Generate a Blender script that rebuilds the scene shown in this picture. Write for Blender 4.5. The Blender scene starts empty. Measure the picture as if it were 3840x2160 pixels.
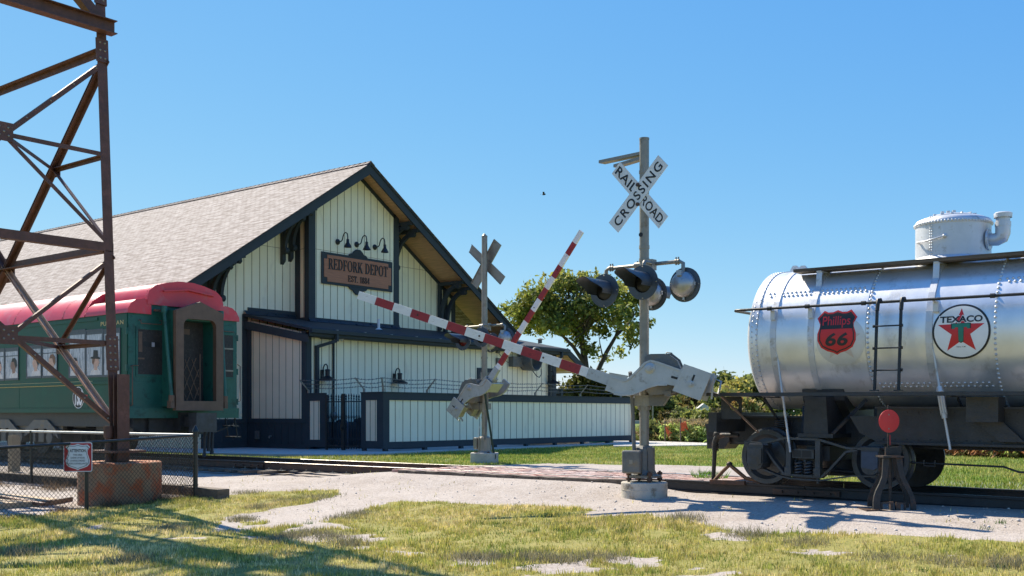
import bpy, bmesh, math, random
import numpy as np
from mathutils import Vector, Matrix
random.seed(7); RNG = np.random.default_rng(7)
R = math.radians
S = bpy.context.scene
C = S.collection
# ---------------------------------------------------------------- camera, sky, sun, exposure
# world x runs along the railway track (to the right), y runs away from the track towards the depot
YAW = R(38.6); CAMZ = 1.25; FPX = 4016.0; HOR = 1556.0
cu, su = math.cos(YAW), math.sin(YAW)
cam = bpy.data.cameras.new('camera'); camo = bpy.data.objects.new('camera', cam); C.objects.link(camo)
camo.location = (0, 0, CAMZ); camo.rotation_euler = (R(90), 0, YAW)
cam.sensor_width = 36; cam.lens = 36 * FPX / 3840; cam.shift_y = (HOR - 1080) / 3840
cam.clip_start = .1; cam.clip_end = 3000
S.camera = camo
SUN_EL = R(46); LU, LV = .9766, -.215
w = bpy.data.worlds.new('World'); S.world = w; w.use_nodes = True
wn, wl = w.node_tree.nodes, w.node_tree.links
sky = wn.new('ShaderNodeTexSky'); sky.sky_type = 'NISHITA'; sky.sun_disc = False
sky.sun_elevation = SUN_EL; sky.sun_rotation = math.atan2(-LU, -LV)
sky.altitude = 200; sky.air_density = .8; sky.dust_density = .1; sky.ozone_density = 2.0
# the deep saturated blue of the photograph: one power curve per colour channel of the sky
sp = wn.new('ShaderNodeSeparateColor'); cb = wn.new('ShaderNodeCombineColor'); wl.new(sky.outputs[0], sp.inputs[0])
for k_, (pw, gn) in enumerate(((1.08, .0475), (.62, .125), (.15, .370))):
    p_ = wn.new('ShaderNodeMath'); p_.operation = 'POWER'; p_.inputs[1].default_value = pw; wl.new(sp.outputs[k_], p_.inputs[0])
    q_ = wn.new('ShaderNodeMath'); q_.operation = 'MULTIPLY'; q_.inputs[1].default_value = gn / .1; wl.new(p_.outputs[0], q_.inputs[0]); wl.new(q_.outputs[0], cb.inputs[k_])
wl.new(cb.outputs[0], wn['Background'].inputs[0])
wn['Background'].inputs[1].default_value = .1
sl = bpy.data.lights.new('sun', 'SUN'); sl.energy = 4.6; sl.angle = R(.5); sl.color = (1, .92, .77)
slo = bpy.data.objects.new('sun', sl); C.objects.link(slo)
slo.rotation_euler = Vector((LU * math.cos(SUN_EL), LV * math.cos(SUN_EL), -math.sin(SUN_EL))).to_track_quat('-Z', 'Y').to_euler()
slo.location = (-30, 10, 40)
S.view_settings.view_transform = 'Standard'; S.view_settings.look = 'None'
S.view_settings.gamma = 1; S.view_settings.exposure = .92

# ---------------------------------------------------------------- layout helpers: a sight line met with a real plane
def ray(px, py):
    r = (px - 1920) / FPX; s = (HOR - py) / FPX
    return Vector((cu * r - su, su * r + cu, s))
def on_u(px, py, u): d = ray(px, py); return d * (u / d.x) + Vector((0, 0, CAMZ))
def on_v(px, py, v): d = ray(px, py); return d * (v / d.y) + Vector((0, 0, CAMZ))
def at_depth(px, py, Y): return ray(px, py) * Y + Vector((0, 0, CAMZ))
def sm(a, b, x): t = np.clip((x - a) / (b - a), 0, 1); return t * t * (3 - 2 * t)
def gz(u, v):
    z = np.where(v > 14.3, 0.0, np.where(v > 10.8, -.07 * (14.3 - v), -.245 - .03 * (10.8 - v)))
    z = np.maximum(z, -.42)
    b = .135 * sm(-17.2, -14.6, u) * (1 - sm(-9.8, -8.4, u)) * sm(13.3, 14.9, v) * (1 - sm(17.6, 19.5, v))
    return z + b - .075*(1 - sm(-17.4, -15.6, u))*sm(12.6, 14.4, v)*(1 - sm(17.2, 18.6, v))
def G(u, v): return float(gz(np.float64(u), np.float64(v)))
def on_ground(px, py):
    d = ray(px, py); t = 10.0
    for _ in range(60):
        t = t * .5 + .5 * (CAMZ - G(d.x * t, d.y * t)) / max(-d.z, 1e-4)
    return Vector((d.x * t, d.y * t, G(d.x * t, d.y * t)))

# ---------------------------------------------------------------- mesh builder
class MB:
    def __init__(s): s.v = []; s.f = []; s.mi = []; s.sm = []
    def add(s, vs, fs, mi=0, smooth=False):
        n = len(s.v); s.v.extend([tuple(p) for p in vs])
        for f in fs: s.f.append([i + n for i in f]); s.mi.append(mi); s.sm.append(smooth)
        return s
    def box(s, x0, x1, y0, y1, z0, z1, mi=0):
        return s.add([(x0,y0,z0),(x1,y0,z0),(x1,y1,z0),(x0,y1,z0),(x0,y0,z1),(x1,y0,z1),(x1,y1,z1),(x0,y1,z1)],
                     [(3,2,1,0),(4,5,6,7),(0,1,5,4),(1,2,6,5),(2,3,7,6),(3,0,4,7)], mi)
    def obox(s, c, ax, ay, az, mi=0):
        c, ax, ay, az = map(Vector, (c, ax, ay, az)); vs = []
        for k in (-1, 1):
            for a, b in ((-1,-1),(1,-1),(1,1),(-1,1)): vs.append(c + ax*a + ay*b + az*k)
        return s.add(vs, [(3,2,1,0),(4,5,6,7),(0,1,5,4),(1,2,6,5),(2,3,7,6),(3,0,4,7)], mi)
    def bar(s, p0, p1, w_, h_, up=(0,0,1), mi=0):
        p0, p1, up = Vector(p0), Vector(p1), Vector(up); d = p1 - p0; L = d.length; d.normalize()
        sd = d.cross(up)
        if sd.length < 1e-4: sd = d.cross(Vector((1, .2, 0)))
        sd.normalize(); uu = sd.cross(d).normalized()
        return s.obox((p0 + p1) / 2, d * L / 2, sd * w_ / 2, uu * h_ / 2, mi)
    def angle(s, p0, p1, a, t, e1, e2, mi=0):
        """an L section: legs of width a along e1 and e2 from the heel line"""
        p0, p1, e1, e2 = map(Vector, (p0, p1, e1, e2)); d = (p1 - p0).normalized()
        e1 = (e1 - d * e1.dot(d)).normalized(); e2 = (e2 - d * e2.dot(d) - e1 * e2.dot(e1)).normalized()
        pr = [(0,0),(a,0),(a,t),(t,t),(t,a),(0,a)]
        vs = [p0 + e1*x + e2*y for x, y in pr] + [p1 + e1*x + e2*y for x, y in pr]
        fs = [(i, (i+1) % 6, (i+1) % 6 + 6, i + 6) for i in range(6)] + [(5,4,3,2,1,0), (6,7,8,9,10,11)]
        return s.add(vs, fs, mi)
    def tube(s, pts, r, n=8, mi=0, caps=True, smooth=True, closed=False):
        pts = [Vector(p) for p in pts]; m = len(pts); rr = r if isinstance(r, (list, tuple)) else [r] * m
        vs = []; nrm = None
        for i, p in enumerate(pts):
            if closed: d = pts[(i+1) % m] - pts[i-1]
            else: d = pts[min(i+1, m-1)] - pts[max(i-1, 0)]
            d.normalize()
            if nrm is None:
                nrm = d.orthogonal().normalized()
            nrm = (nrm - d * nrm.dot(d)).normalized(); b = d.cross(nrm)
            for k in range(n):
                a = 2 * math.pi * (k + .5) / n; vs.append(p + (nrm * math.cos(a) + b * math.sin(a)) * rr[i])
        fs = [(i*n+k, i*n+(k+1) % n, (i+1)*n+(k+1) % n, (i+1)*n+k) for i in range(m-1) for k in range(n)]
        if closed: fs += [((m-1)*n+k, (m-1)*n+(k+1) % n, (k+1) % n, k) for k in range(n)]
        s.add(vs, fs, mi, smooth)
        if caps and not closed:
            s.add(vs[:n], [tuple(range(n))[::-1]], mi); s.add(vs[-n:], [tuple(range(n))], mi)
        return s
    def cyl(s, p0, p1, r0, r1=None, n=16, mi=0, caps=True): return s.tube([p0, p1], [r0, r0 if r1 is None else r1], n, mi, caps)
    def lathe(s, prof, o=(0,0,0), ax=(0,0,1), n=24, mi=0, smooth=True, a0=0, a1=2*math.pi):
        o, ax = Vector(o), Vector(ax).normalized(); e1 = ax.orthogonal().normalized()
        if abs(ax.z) > .99: e1 = Vector((1, 0, 0))
        e2 = ax.cross(e1); full = abs(a1 - a0 - 2*math.pi) < 1e-6; k_ = n if full else n + 1
        # split at sharp corners so shading stays crisp
        runs = [[prof[0]]]
        for i in range(1, len(prof)):
            runs[-1].append(prof[i])
            if i < len(prof) - 1:
                d0 = Vector((prof[i][0]-prof[i-1][0], prof[i][1]-prof[i-1][1])); d1 = Vector((prof[i+1][0]-prof[i][0], prof[i+1][1]-prof[i][1]))
                if d0.length > 1e-7 and d1.length > 1e-7 and d0.angle(d1) > .6: runs.append([prof[i]])
        for ru in runs:
            vs = []
            for r_, z_ in ru:
                for k in range(k_):
                    a = a0 + (a1 - a0) * k / n; vs.append(o + ax*z_ + (e1*math.cos(a) + e2*math.sin(a)) * r_)
            fs = []
            for i in range(len(ru) - 1):
                for k in range(n):
                    k2 = (k+1) % k_
                    q = (i*k_+k, i*k_+k2, (i+1)*k_+k2, (i+1)*k_+k)
                    if ru[i][0] < 1e-6: q = (q[0], q[2], q[3])
                    elif ru[i+1][0] < 1e-6: q = (q[0], q[1], q[2])
                    fs.append(q)
            s.add(vs, fs, mi, smooth)
        return s
    def prism(s, poly, o, ex, ey, d, mi=0, mi_side=None):
        o, ex, ey, d = map(Vector, (o, ex, ey, d)); n = len(poly)
        a = [o + ex*x + ey*y for x, y in poly]; b = [p + d for p in a]
        flip = (ex.cross(ey)).dot(d) < 0
        area = sum(poly[i][0]*poly[(i+1) % n][1] - poly[(i+1) % n][0]*poly[i][1] for i in range(n))
        if area < 0: flip = not flip
        i0 = tuple(range(n))
        s.add(a, [i0 if flip else i0[::-1]], mi); s.add(b, [i0[::-1] if flip else i0], mi)
        sf = [(i, (i+1) % n, (i+1) % n + n, i + n) for i in range(n)]
        if flip: sf = [f[::-1] for f in sf]
        return s.add(a + b, sf, mi if mi_side is None else mi_side)
    def ball(s, c, r, n=10, m=6, mi=0, ax=None):
        c = Vector(c); rx, ry, rz = r if isinstance(r, (tuple, list)) else (r, r, r)
        vs = [c + Vector((0,0,-rz))]
        for i in range(1, m):
            t = math.pi * i / m - math.pi/2
            for k in range(n): a = 2*math.pi*k/n; vs.append(c + Vector((rx*math.cos(t)*math.cos(a), ry*math.cos(t)*math.sin(a), rz*math.sin(t))))
        vs.append(c + Vector((0,0,rz))); L = len(vs) - 1
        fs = [(0, 1+(k+1) % n, 1+k) for k in range(n)]
        for i in range(m-2):
            for k in range(n): fs.append((1+i*n+k, 1+i*n+(k+1) % n, 1+(i+1)*n+(k+1) % n, 1+(i+1)*n+k))
        fs += [(L, 1+(m-2)*n+k, 1+(m-2)*n+(k+1) % n) for k in range(n)]
        return s.add(vs, fs, mi, True)
    def rivet(s, c, nrm, r, mi=0, hgt=.7):
        c, nrm = Vector(c), Vector(nrm).normalized(); e1 = nrm.orthogonal().normalized(); e2 = nrm.cross(e1); vs = []
        for rr, hh in ((1, 0), (.75, hgt*.7)):
            for k in range(6): a = k*math.pi/3; vs.append(c + (e1*math.cos(a)+e2*math.sin(a))*r*rr + nrm*r*hh)
        vs.append(c + nrm*r*hgt)
        fs = [(k, (k+1) % 6, 6+(k+1) % 6, 6+k) for k in range(6)] + [(6+k, 6+(k+1) % 6, 12) for k in range(6)]
        return s.add(vs, fs, mi, True)
    def ngon(s, pts, mi=0): return s.add(pts, [tuple(range(len(pts)))], mi)
    def xform(s, m):
        s.v = [tuple(m @ Vector(p)) for p in s.v]; return s
    def merge(s, o, mi=None):
        n = len(s.v); s.v += o.v; s.f += [[i+n for i in f] for f in o.f]; s.mi += o.mi if mi is None else [mi]*len(o.f); s.sm += o.sm; return s

def build(name, mb, mats, parent=None, local=False, bevel=0):
    me = bpy.data.meshes.new(name); vs = mb.v
    o = bpy.data.objects.new(name, me); C.objects.link(o)
    if parent is not None:
        o.parent = parent
        if not local:
            off = Vector((0, 0, 0)); p = parent
            while p is not None: off += Vector(p.location); p = p.parent
            vs = [(a-off.x, b-off.y, c-off.z) for a, b, c in vs]
    me.from_pydata(vs, [], mb.f)
    for m in (mats if isinstance(mats, (list, tuple)) else [mats]): me.materials.append(m)
    me.polygons.foreach_set('material_index', mb.mi); me.polygons.foreach_set('use_smooth', mb.sm); me.update()
    if bevel:
        b = o.modifiers.new('bevel', 'BEVEL'); b.width = bevel; b.segments = 2; b.limit_method = 'ANGLE'; b.angle_limit = R(40)
    return o
def tag(o, label=None, cat=None, group=None, kind=None):
    if label: o['label'] = label
    if cat: o['category'] = cat
    if group: o['group'] = group
    if kind: o['kind'] = kind
    return o
def thing(name, label, cat, loc=(0,0,0), rot=(0,0,0), group=None):
    o = bpy.data.objects.new(name, None); C.objects.link(o); o.location = loc; o.rotation_euler = rot
    o.empty_display_size = .2
    return tag(o, label, cat, group)
def copy_tree(o, parent=None):
    c = o.copy(); C.objects.link(c)
    if parent is not None: c.parent = parent
    for ch in list(o.children): copy_tree(ch, c)
    return c

# ---------------------------------------------------------------- materials
def lin(r, g, b):
    f = lambda c: (c/255/12.92) if c/255 <= .04045 else ((c/255+.055)/1.055)**2.4
    return (f(r), f(g), f(b))
def mat(name, col, rough=.6, metal=0.0, var=.18, scale=3.0, bump=0.0, bscale=40.0, spot=None, spot_amt=.5, spot_scale=6.0, spec=.5, stretch=(1,1,1), rvar=.12, coat=0):
    m = bpy.data.materials.new(name); m.use_nodes = True; n, l = m.node_tree.nodes, m.node_tree.links
    b = n['Principled BSDF']; b.inputs['Metallic'].default_value = metal; b.inputs['Specular IOR Level'].default_value = spec
    if coat: b.inputs['Coat Weight'].default_value = coat; b.inputs['Coat Roughness'].default_value = .15
    tc = n.new('ShaderNodeTexCoord'); mp = n.new('ShaderNodeMapping'); mp.inputs['Scale'].default_value = stretch
    l.new(tc.outputs['Object'], mp.inputs[0])
    nz = n.new('ShaderNodeTexNoise'); nz.inputs['Scale'].default_value = scale; nz.inputs['Detail'].default_value = 7; nz.inputs['Roughness'].default_value = .65
    l.new(mp.outputs[0], nz.inputs[0])
    cr = n.new('ShaderNodeValToRGB'); cr.color_ramp.elements[0].position = .3; cr.color_ramp.elements[1].position = .7
    cr.color_ramp.elements[0].color = (*[c*(1-var) for c in col], 1); cr.color_ramp.elements[1].color = (*[min(1, c*(1+var)) for c in col], 1)
    l.new(nz.outputs[0], cr.inputs[0]); out = cr.outputs[0]
    if spot is not None:
        n2 = n.new('ShaderNodeTexNoise'); n2.inputs['Scale'].default_value = spot_scale; n2.inputs['Detail'].default_value = 8; n2.inputs['Roughness'].default_value = .7
        l.new(mp.outputs[0], n2.inputs[0])
        r2 = n.new('ShaderNodeValToRGB'); r2.color_ramp.elements[0].position = .62 - spot_amt*.25; r2.color_ramp.elements[1].position = .72 - spot_amt*.2
        l.new(n2.outputs[0], r2.inputs[0])
        mx = n.new('ShaderNodeMix'); mx.data_type = 'RGBA'; l.new(r2.outputs[0], mx.inputs[0]); l.new(out, mx.inputs[6]); mx.inputs[7].default_value = (*spot, 1)
        out = mx.outputs[2]
    l.new(out, b.inputs['Base Color'])
    mr = n.new('ShaderNodeMapRange'); mr.inputs[3].default_value = max(.02, rough-rvar); mr.inputs[4].default_value = min(1, rough+rvar)
    l.new(nz.outputs[0], mr.inputs[0]); l.new(mr.outputs[0], b.inputs['Roughness'])
    if bump:
        nb = n.new('ShaderNodeTexNoise'); nb.inputs['Scale'].default_value = bscale; nb.inputs['Detail'].default_value = 5; l.new(mp.outputs[0], nb.inputs[0])
        bp = n.new('ShaderNodeBump'); bp.inputs['Strength'].default_value = bump; bp.inputs['Distance'].default_value = .02
        l.new(nb.outputs[0], bp.inputs['Height']); l.new(bp.outputs[0], b.inputs['Normal'])
    return m
def leafmat(name, attr='tint', trans=.35):
    m = bpy.data.materials.new(name); m.use_nodes = True; n, l = m.node_tree.nodes, m.node_tree.links
    b = n['Principled BSDF']; b.inputs['Roughness'].default_value = .6; b.inputs['Specular IOR Level'].default_value = .25
    a = n.new('ShaderNodeAttribute'); a.attribute_name = attr
    l.new(a.outputs['Color'], b.inputs['Base Color'])
    t = n.new('ShaderNodeBsdfTranslucent'); l.new(a.outputs['Color'], t.inputs['Color'])
    mx = n.new('ShaderNodeMixShader'); mx.inputs[0].default_value = trans
    l.new(b.outputs[0], mx.inputs[1]); l.new(t.outputs[0], mx.inputs[2]); l.new(mx.outputs[0], n['Material Output'].inputs[0])
    return m
M = {}
M['steel'] = mat('rusty_brown_steel', (.135, .058, .040), .55, .15, .35, 5, .25, 60, spot=(.115, .05, .028), spot_amt=.5, spot_scale=9)
M['trim'] = mat('slate_trim_paint', (.046, .056, .062), .6, 0, .12, 2, .05, 80, spec=.2)
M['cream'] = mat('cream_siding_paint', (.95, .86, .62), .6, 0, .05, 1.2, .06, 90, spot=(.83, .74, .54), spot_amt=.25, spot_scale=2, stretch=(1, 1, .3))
M['shadedcream'] = mat('shaded_cream_siding', (.95, .77, .53), .6, 0, .05, 1.2, .06, 90)  # same cream on the side faces, their shade put in as a pinker tint
M['groove'] = mat('siding_groove', (.30, .22, .13), .8, 0, .3, 5)
M['wood'] = mat('soffit_wood', (.62, .38, .20), .55, 0, .3, 4, .2, 30, stretch=(.3, 6, 6))
M['signwood'] = mat('brown_sign_wood', (.42, .16, .08), .5, 0, .22, 5, .1, 40, stretch=(1, .4, 8))
M['black'] = mat('black_paint', (.014, .015, .017), .45, 0, .3, 6, .15, 50)
M['ink'] = mat('black_lettering', (.012, .012, .014), .5, 0, .1)
M['sunlitbrace'] = mat('painted_sunlit_steel', (.50, .30, .20), .5, .05, .2, 5, .15, 60)  # sunlight on one diagonal brace, painted in as a lighter tan
M['galv'] = mat('galvanised_steel', (.29, .265, .22), .5, .45, .25, 3, .1, 60, spot=(.20, .165, .12), spot_amt=.35, spot_scale=3)
M['alu'] = mat('bare_aluminium', (.43, .43, .43), .42, .7, .14, 4, .08, 60, spot=(.27, .26, .24), spot_amt=.24, spot_scale=7)
M['greybox'] = mat('weathered_grey_casting', (.16, .155, .14), .55, .2, .25, 5, .15, 40, spot=(.22, .17, .11), spot_amt=.4, spot_scale=5)
M['signwhite'] = mat('white_sign_sheet', (.70, .71, .71), .45, .1, .08, 6, spot=(.45, .43, .38), spot_amt=.12, spot_scale=9)
M['lampblack'] = mat('bluish_black_sheet', (.060, .074, .092), .42, .2, .25, 6, .08, 40)
M['lens'] = mat('dark_red_lens', (.10, .008, .010), .15, 0, .3, 12)
M['armwhite'] = mat('chipped_white_paint', (.74, .73, .70), .55, 0, .06, 5, .1, 30, spot=(.33, .28, .22), spot_amt=.12, spot_scale=14, stretch=(1, 1, 3))
M['armred'] = mat('faded_red_paint', (.30, .020, .024), .5, 0, .2, 6, .1, 30, spot=(.20, .016, .02), spot_amt=.4, spot_scale=12)
M['conc'] = mat('concrete', (.46, .42, .35), .85, 0, .2, 4, .3, 60, spot=(.24, .19, .13), spot_amt=.3, spot_scale=5)
M['slab'] = mat('concrete_slab', (.50, .47, .43), .85, 0, .1, 1.2, .2, 60)
M['silver'] = mat('silver_tank_paint', (.84, .84, .84), .40, .62, .10, 1.6, .05, 14, spot=(.62, .61, .59), spot_amt=.22, spot_scale=2.5, stretch=(1, 1, .6), rvar=.1)
M['silver2'] = mat('dull_silver_paint', (.62, .63, .65), .5, .5, .12, 3, .06, 40, spot=(.44, .42, .39), spot_amt=.25, spot_scale=6)
M['under'] = mat('underframe_black', (.032, .034, .037), .5, 0, .4, 5, .3, 40, spot=(.045, .038, .03), spot_amt=.35, spot_scale=6)
M['truck'] = mat('truck_blue_black', (.048, .053, .060), .34, .1, .35, 7, .2, 40, spot=(.05, .042, .034), spot_amt=.3, spot_scale=8)
M['plank'] = mat('weathered_plank', (.13, .095, .065), .75, 0, .4, 5, .4, 30, stretch=(.3, 5, 5), spot=(.03, .025, .02), spot_amt=.5, spot_scale=3)
M['rust'] = mat('rusted_rail_steel', (.075, .045, .033), .6, .25, .35, 8, .25, 50, spot=(.14, .06, .03), spot_amt=.35, spot_scale=7)
M['rustor'] = mat('orange_rusted_bar', (.16, .085, .045), .7, .1, .3, 8, .2, 40)
M['railtop'] = mat('worn_rail_head', (.46, .42, .38), .32, .85, .2, 6, .05)
M['darkrail'] = mat('dark_rail_steel', (.035, .032, .031), .5, .25, .3, 8, .2, 50)
M['tie'] = mat('weathered_timber', (.15, .115, .085), .85, 0, .4, 4, .4, 25, stretch=(1.5, .3, 1.5), spot=(.05, .035, .025), spot_amt=.4)
M['cargreen'] = mat('coach_green_paint', (.005, .078, .050), .45, 0, .15, 1.5, .04, 30, spot=(.010, .10, .062), spot_amt=.3, spot_scale=1.5, spec=.3)
M['carend'] = mat('coach_end_green', (.014, .115, .088), .42, 0, .2, 3, .08, 30, spot=(.008, .05, .04), spot_amt=.4, spot_scale=3)
M['carred'] = mat('faded_coach_red', (.70, .052, .072), .36, 0, .12, 1.5, .04, 30, spot=(.58, .12, .13), spot_amt=.35, spot_scale=2)
M['gold'] = mat('dull_gold_paint', (.62, .48, .20), .5, 0, .15, 8)
M['gang'] = mat('brown_gangway_paint', (.14, .086, .056), .55, 0, .2, 5, .1, 40)
M['mesh_dark'] = mat('dark_window_mesh', (.030, .028, .026), .6, 0, .35, 12, .2, 60, spot=(.07, .062, .055), spot_amt=.3, spot_scale=20)
M['film'] = mat('hazy_window_film', (.40, .42, .46), .12, 0, .35, 6, .05, 10, spot=(.16, .18, .22), spot_amt=.5, spot_scale=4, stretch=(3, 1, .7), spec=.7)
M['skin'] = mat('painted_skin', (.62, .40, .30), .6, 0, .15, 20)
M['cloth'] = mat('painted_white_cloth', (.70, .66, .62), .6, 0, .15, 12)
M['glass'] = mat('dark_glass', (.012, .014, .017), .06, 0, .2, 3, spec=.8)
M['red'] = mat('red_sign_paint', (.46, .018, .024), .42, 0, .08, 5)
M['decalred'] = mat('decal_red', (.64, .022, .028), .4, 0, .06, 5)
M['decalblack'] = mat('decal_black', (.016, .018, .022), .4, 0, .1, 5)
M['decalwhite'] = mat('decal_white', (.86, .85, .83), .4, 0, .04, 5)
M['decalgreen'] = mat('decal_green', (.012, .20, .135), .4, 0, .06, 5)
M['ghost'] = mat('peeled_decal_ghost', (.66, .66, .65), .5, .5, .06, 5)
M['ghoststar'] = mat('peeled_star_ghost', (.60, .53, .48), .5, .4, .06, 5)
M['target'] = mat('chipped_red_enamel', (.66, .034, .034), .4, 0, .08, 5, .04, 30, spot=(.60, .42, .36), spot_amt=-.12, spot_scale=16)
M['castiron'] = mat('rusty_cast_iron', (.036, .034, .032), .6, .2, .4, 8, .3, 50, spot=(.12, .055, .03), spot_amt=.35, spot_scale=8)
M['orange'] = mat('orange_netting', (.75, .16, .05), .6, 0, .2, 5)
M['greenpole'] = mat('dark_green_rod', (.010, .028, .024), .5, 0, .2, 4)
M['hose'] = mat('green_garden_hose', (.02, .22, .11), .4, 0, .1, 4)
M['bark'] = mat('tree_bark', (.072, .056, .042), .9, 0, .35, 8, .6, 20, stretch=(2, 2, .6))
M['leaf'] = leafmat('leaf', trans=.5); M['blade'] = leafmat('grass_blade', trans=.30)
M['footing'] = mat('stained_orange_footing', (.32, .20, .115), .85, 0, .25, 3, .4, 30, spot=(.46, .11, .035), spot_amt=.6, spot_scale=3.2)
M['bird'] = mat('dark_feathers', (.02, .02, .02), .7)
M['chain'] = mat('green_black_vinyl', (.020, .026, .027), .32, .2, .2, 6)
M['chainlight'] = mat('galvanised_rail', (.36, .38, .38), .4, .6, .15, 6)
# ================================================================ GROUND
def vnoise(x, y, seed=0):
    xi, yi = np.floor(x).astype(np.int64), np.floor(y).astype(np.int64); xf, yf = x - xi, y - yi
    def h(a, b):
        n = (a * 374761393 + b * 668265263 + seed * 982451653) & 0xffffffff
        n = ((n ^ (n >> 13)) * 1274126177) & 0xffffffff
        return ((n ^ (n >> 16)) & 0xffff) / 65535.0
    xs, ys = xf*xf*(3-2*xf), yf*yf*(3-2*yf)
    return (h(xi, yi)*(1-xs) + h(xi+1, yi)*xs)*(1-ys) + (h(xi, yi+1)*(1-xs) + h(xi+1, yi+1)*xs)*ys
def fbm(x, y, seed=0, o=4):
    t = 0; a = .5
    for k in range(o): t = t + a*vnoise(x*2**k, y*2**k, seed+k*17); a *= .5
    return t
def inside(poly, x, y):
    r = np.zeros(np.shape(x), bool); n = len(poly); j = n - 1
    for i in range(n):
        xi, yi = poly[i]; xj, yj = poly[j]
        c = ((yi > y) != (yj > y)) & (x < (xj-xi)*(y-yi)/((yj-yi) if abs(yj-yi) > 1e-9 else 1e-9) + xi)
        r ^= c; j = i
    return r
def gp(pts): return [tuple(on_ground(a, b)[:2]) for a, b in pts]
edge = [(0,1937),(150,1927),(280,1914),(420,1897),(560,1877),(700,1864),(800,1864),(960,1848),(1100,1842),(1268,1836),(1288,1856),(1150,1886),(1040,1905),(930,1928),(860,1950),(1120,1962),(1250,1945),(1330,1925),(1400,1903),(1430,1893),(1500,1884),(1800,1890),(2067,1895),(2229,1912),(2183,1941),(2452,1928),(2566,1958),(2710,1982),(2773,1997),(2855,1997),(3360,2010),(3600,2032),(3900,2048)]
gravel_near = [(-70, 12.4), (-30, 9.9)] + gp(edge) + [(14, 13.5), (14, 17.2), (-75, 17.2)]
gravel_far = gp([(1850,1744),(2030,1739),(2400,1742),(2600,1748),(2790,1753),(2960,1792)]) + [(-9, 16.5), (-19, 16.5)]
patches = [gp(p) for p in (
    [(1640,2100),(1700,2088),(1850,2084),(1845,2112),(1700,2120)],
    [(1900,2128),(2050,2108),(2300,2085),(2470,2088),(2460,2120),(2250,2140),(2090,2152),(2150,2178),(2000,2182),(1985,2140)],
    [(2620,1998),(2750,1996),(2825,2027),(2700,2032)], [(2390,2088),(2555,2093),(2480,2122),(2380,2130)],
    [(2480,2142),(2640,2128),(2790,2150),(2700,2170),(2490,2165)],
    [(830,1945),(960,1932),(1240,1958),(1420,2005),(1470,2045),(1340,2060),(1150,2034),(960,2022),(800,1992)],
    [(220,1992),(350,1973),(345,1990),(250,2004)], [(2900,2062),(3150,2073),(3130,2084),(2950,2080)],
    [(1480,2060),(1620,2068),(1560,2086)], [(3480,2080),(3700,2085),(3640,2098)], [(620,2020),(760,2008),(740,2026)])]
def gravelness(u, v):
    wu = u + .5*(fbm(u*1.3, v*1.3, 3) - .47) + .16*(fbm(u*7, v*7, 9, 3) - .44)
    wv = v + .5*(fbm(u*1.3, v*1.3, 5) - .47) + .16*(fbm(u*7, v*7, 11, 3) - .44)
    g = inside(gravel_near, wu, wv).astype(float)
    g = np.maximum(g, inside(gravel_far, wu, wv))
    for k, p in enumerate(patches):
        g = np.maximum(g, inside(p, wu, wv) * np.clip((fbm(u*2.6, v*2.6, 21+k) - .36)*7, 0, 1))
    return g
ua = np.concatenate([-np.geomspace(900, 40, 30), np.arange(-39, -22, .5), np.arange(-22, 4, .075), np.geomspace(4.1, 700, 40)])
va = np.concatenate([-np.geomspace(300, 1, 14), np.arange(0, 4, .4), np.arange(4, 20.5, .075), np.arange(20.6, 40, .6), np.geomspace(40.5, 1300, 40)])
UU, VV = np.meshgrid(ua, va, indexing='ij'); nU, nV = UU.shape
GM = gravelness(UU, VV)
near = (UU > -45) & (UU < 10) & (VV > 0) & (VV < 40)
ZZ = gz(UU, VV) + near*(.05*(fbm(UU*.8, VV*.8, 31) - .47) + .02*(fbm(UU*5, VV*5, 33, 3) - .44)*(1-GM*.5)) * np.where((VV > 14.6) & (VV < 20), .25, 1)
ZZ = ZZ + np.clip((VV + UU*0 - 70)/200, 0, 1)*1.2
me = bpy.data.meshes.new('ground'); me.vertices.add(nU*nV)
me.vertices.foreach_set('co', np.stack([UU, VV, ZZ], -1).astype(np.float32).ravel())
ii = (np.arange(nU-1)[:, None]*nV + np.arange(nV-1)[None]).ravel()
quads = np.stack([ii, ii+nV, ii+nV+1, ii+1], -1).astype(np.int32)
me.loops.add(quads.size); me.loops.foreach_set('vertex_index', quads.ravel()); me.polygons.add(len(quads))
me.polygons.foreach_set('loop_start', np.arange(0, quads.size, 4, dtype=np.int32)); me.polygons.foreach_set('use_smooth', np.ones(len(quads), bool)); me.update()
at = me.attributes.new('lush', 'FLOAT', 'POINT'); at.data.foreach_set('value', sm(16.5, 18.5, VV).astype(np.float32).ravel())
at = me.attributes.new('gravel', 'FLOAT', 'POINT'); at.data.foreach_set('value', GM.astype(np.float32).ravel())
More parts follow.
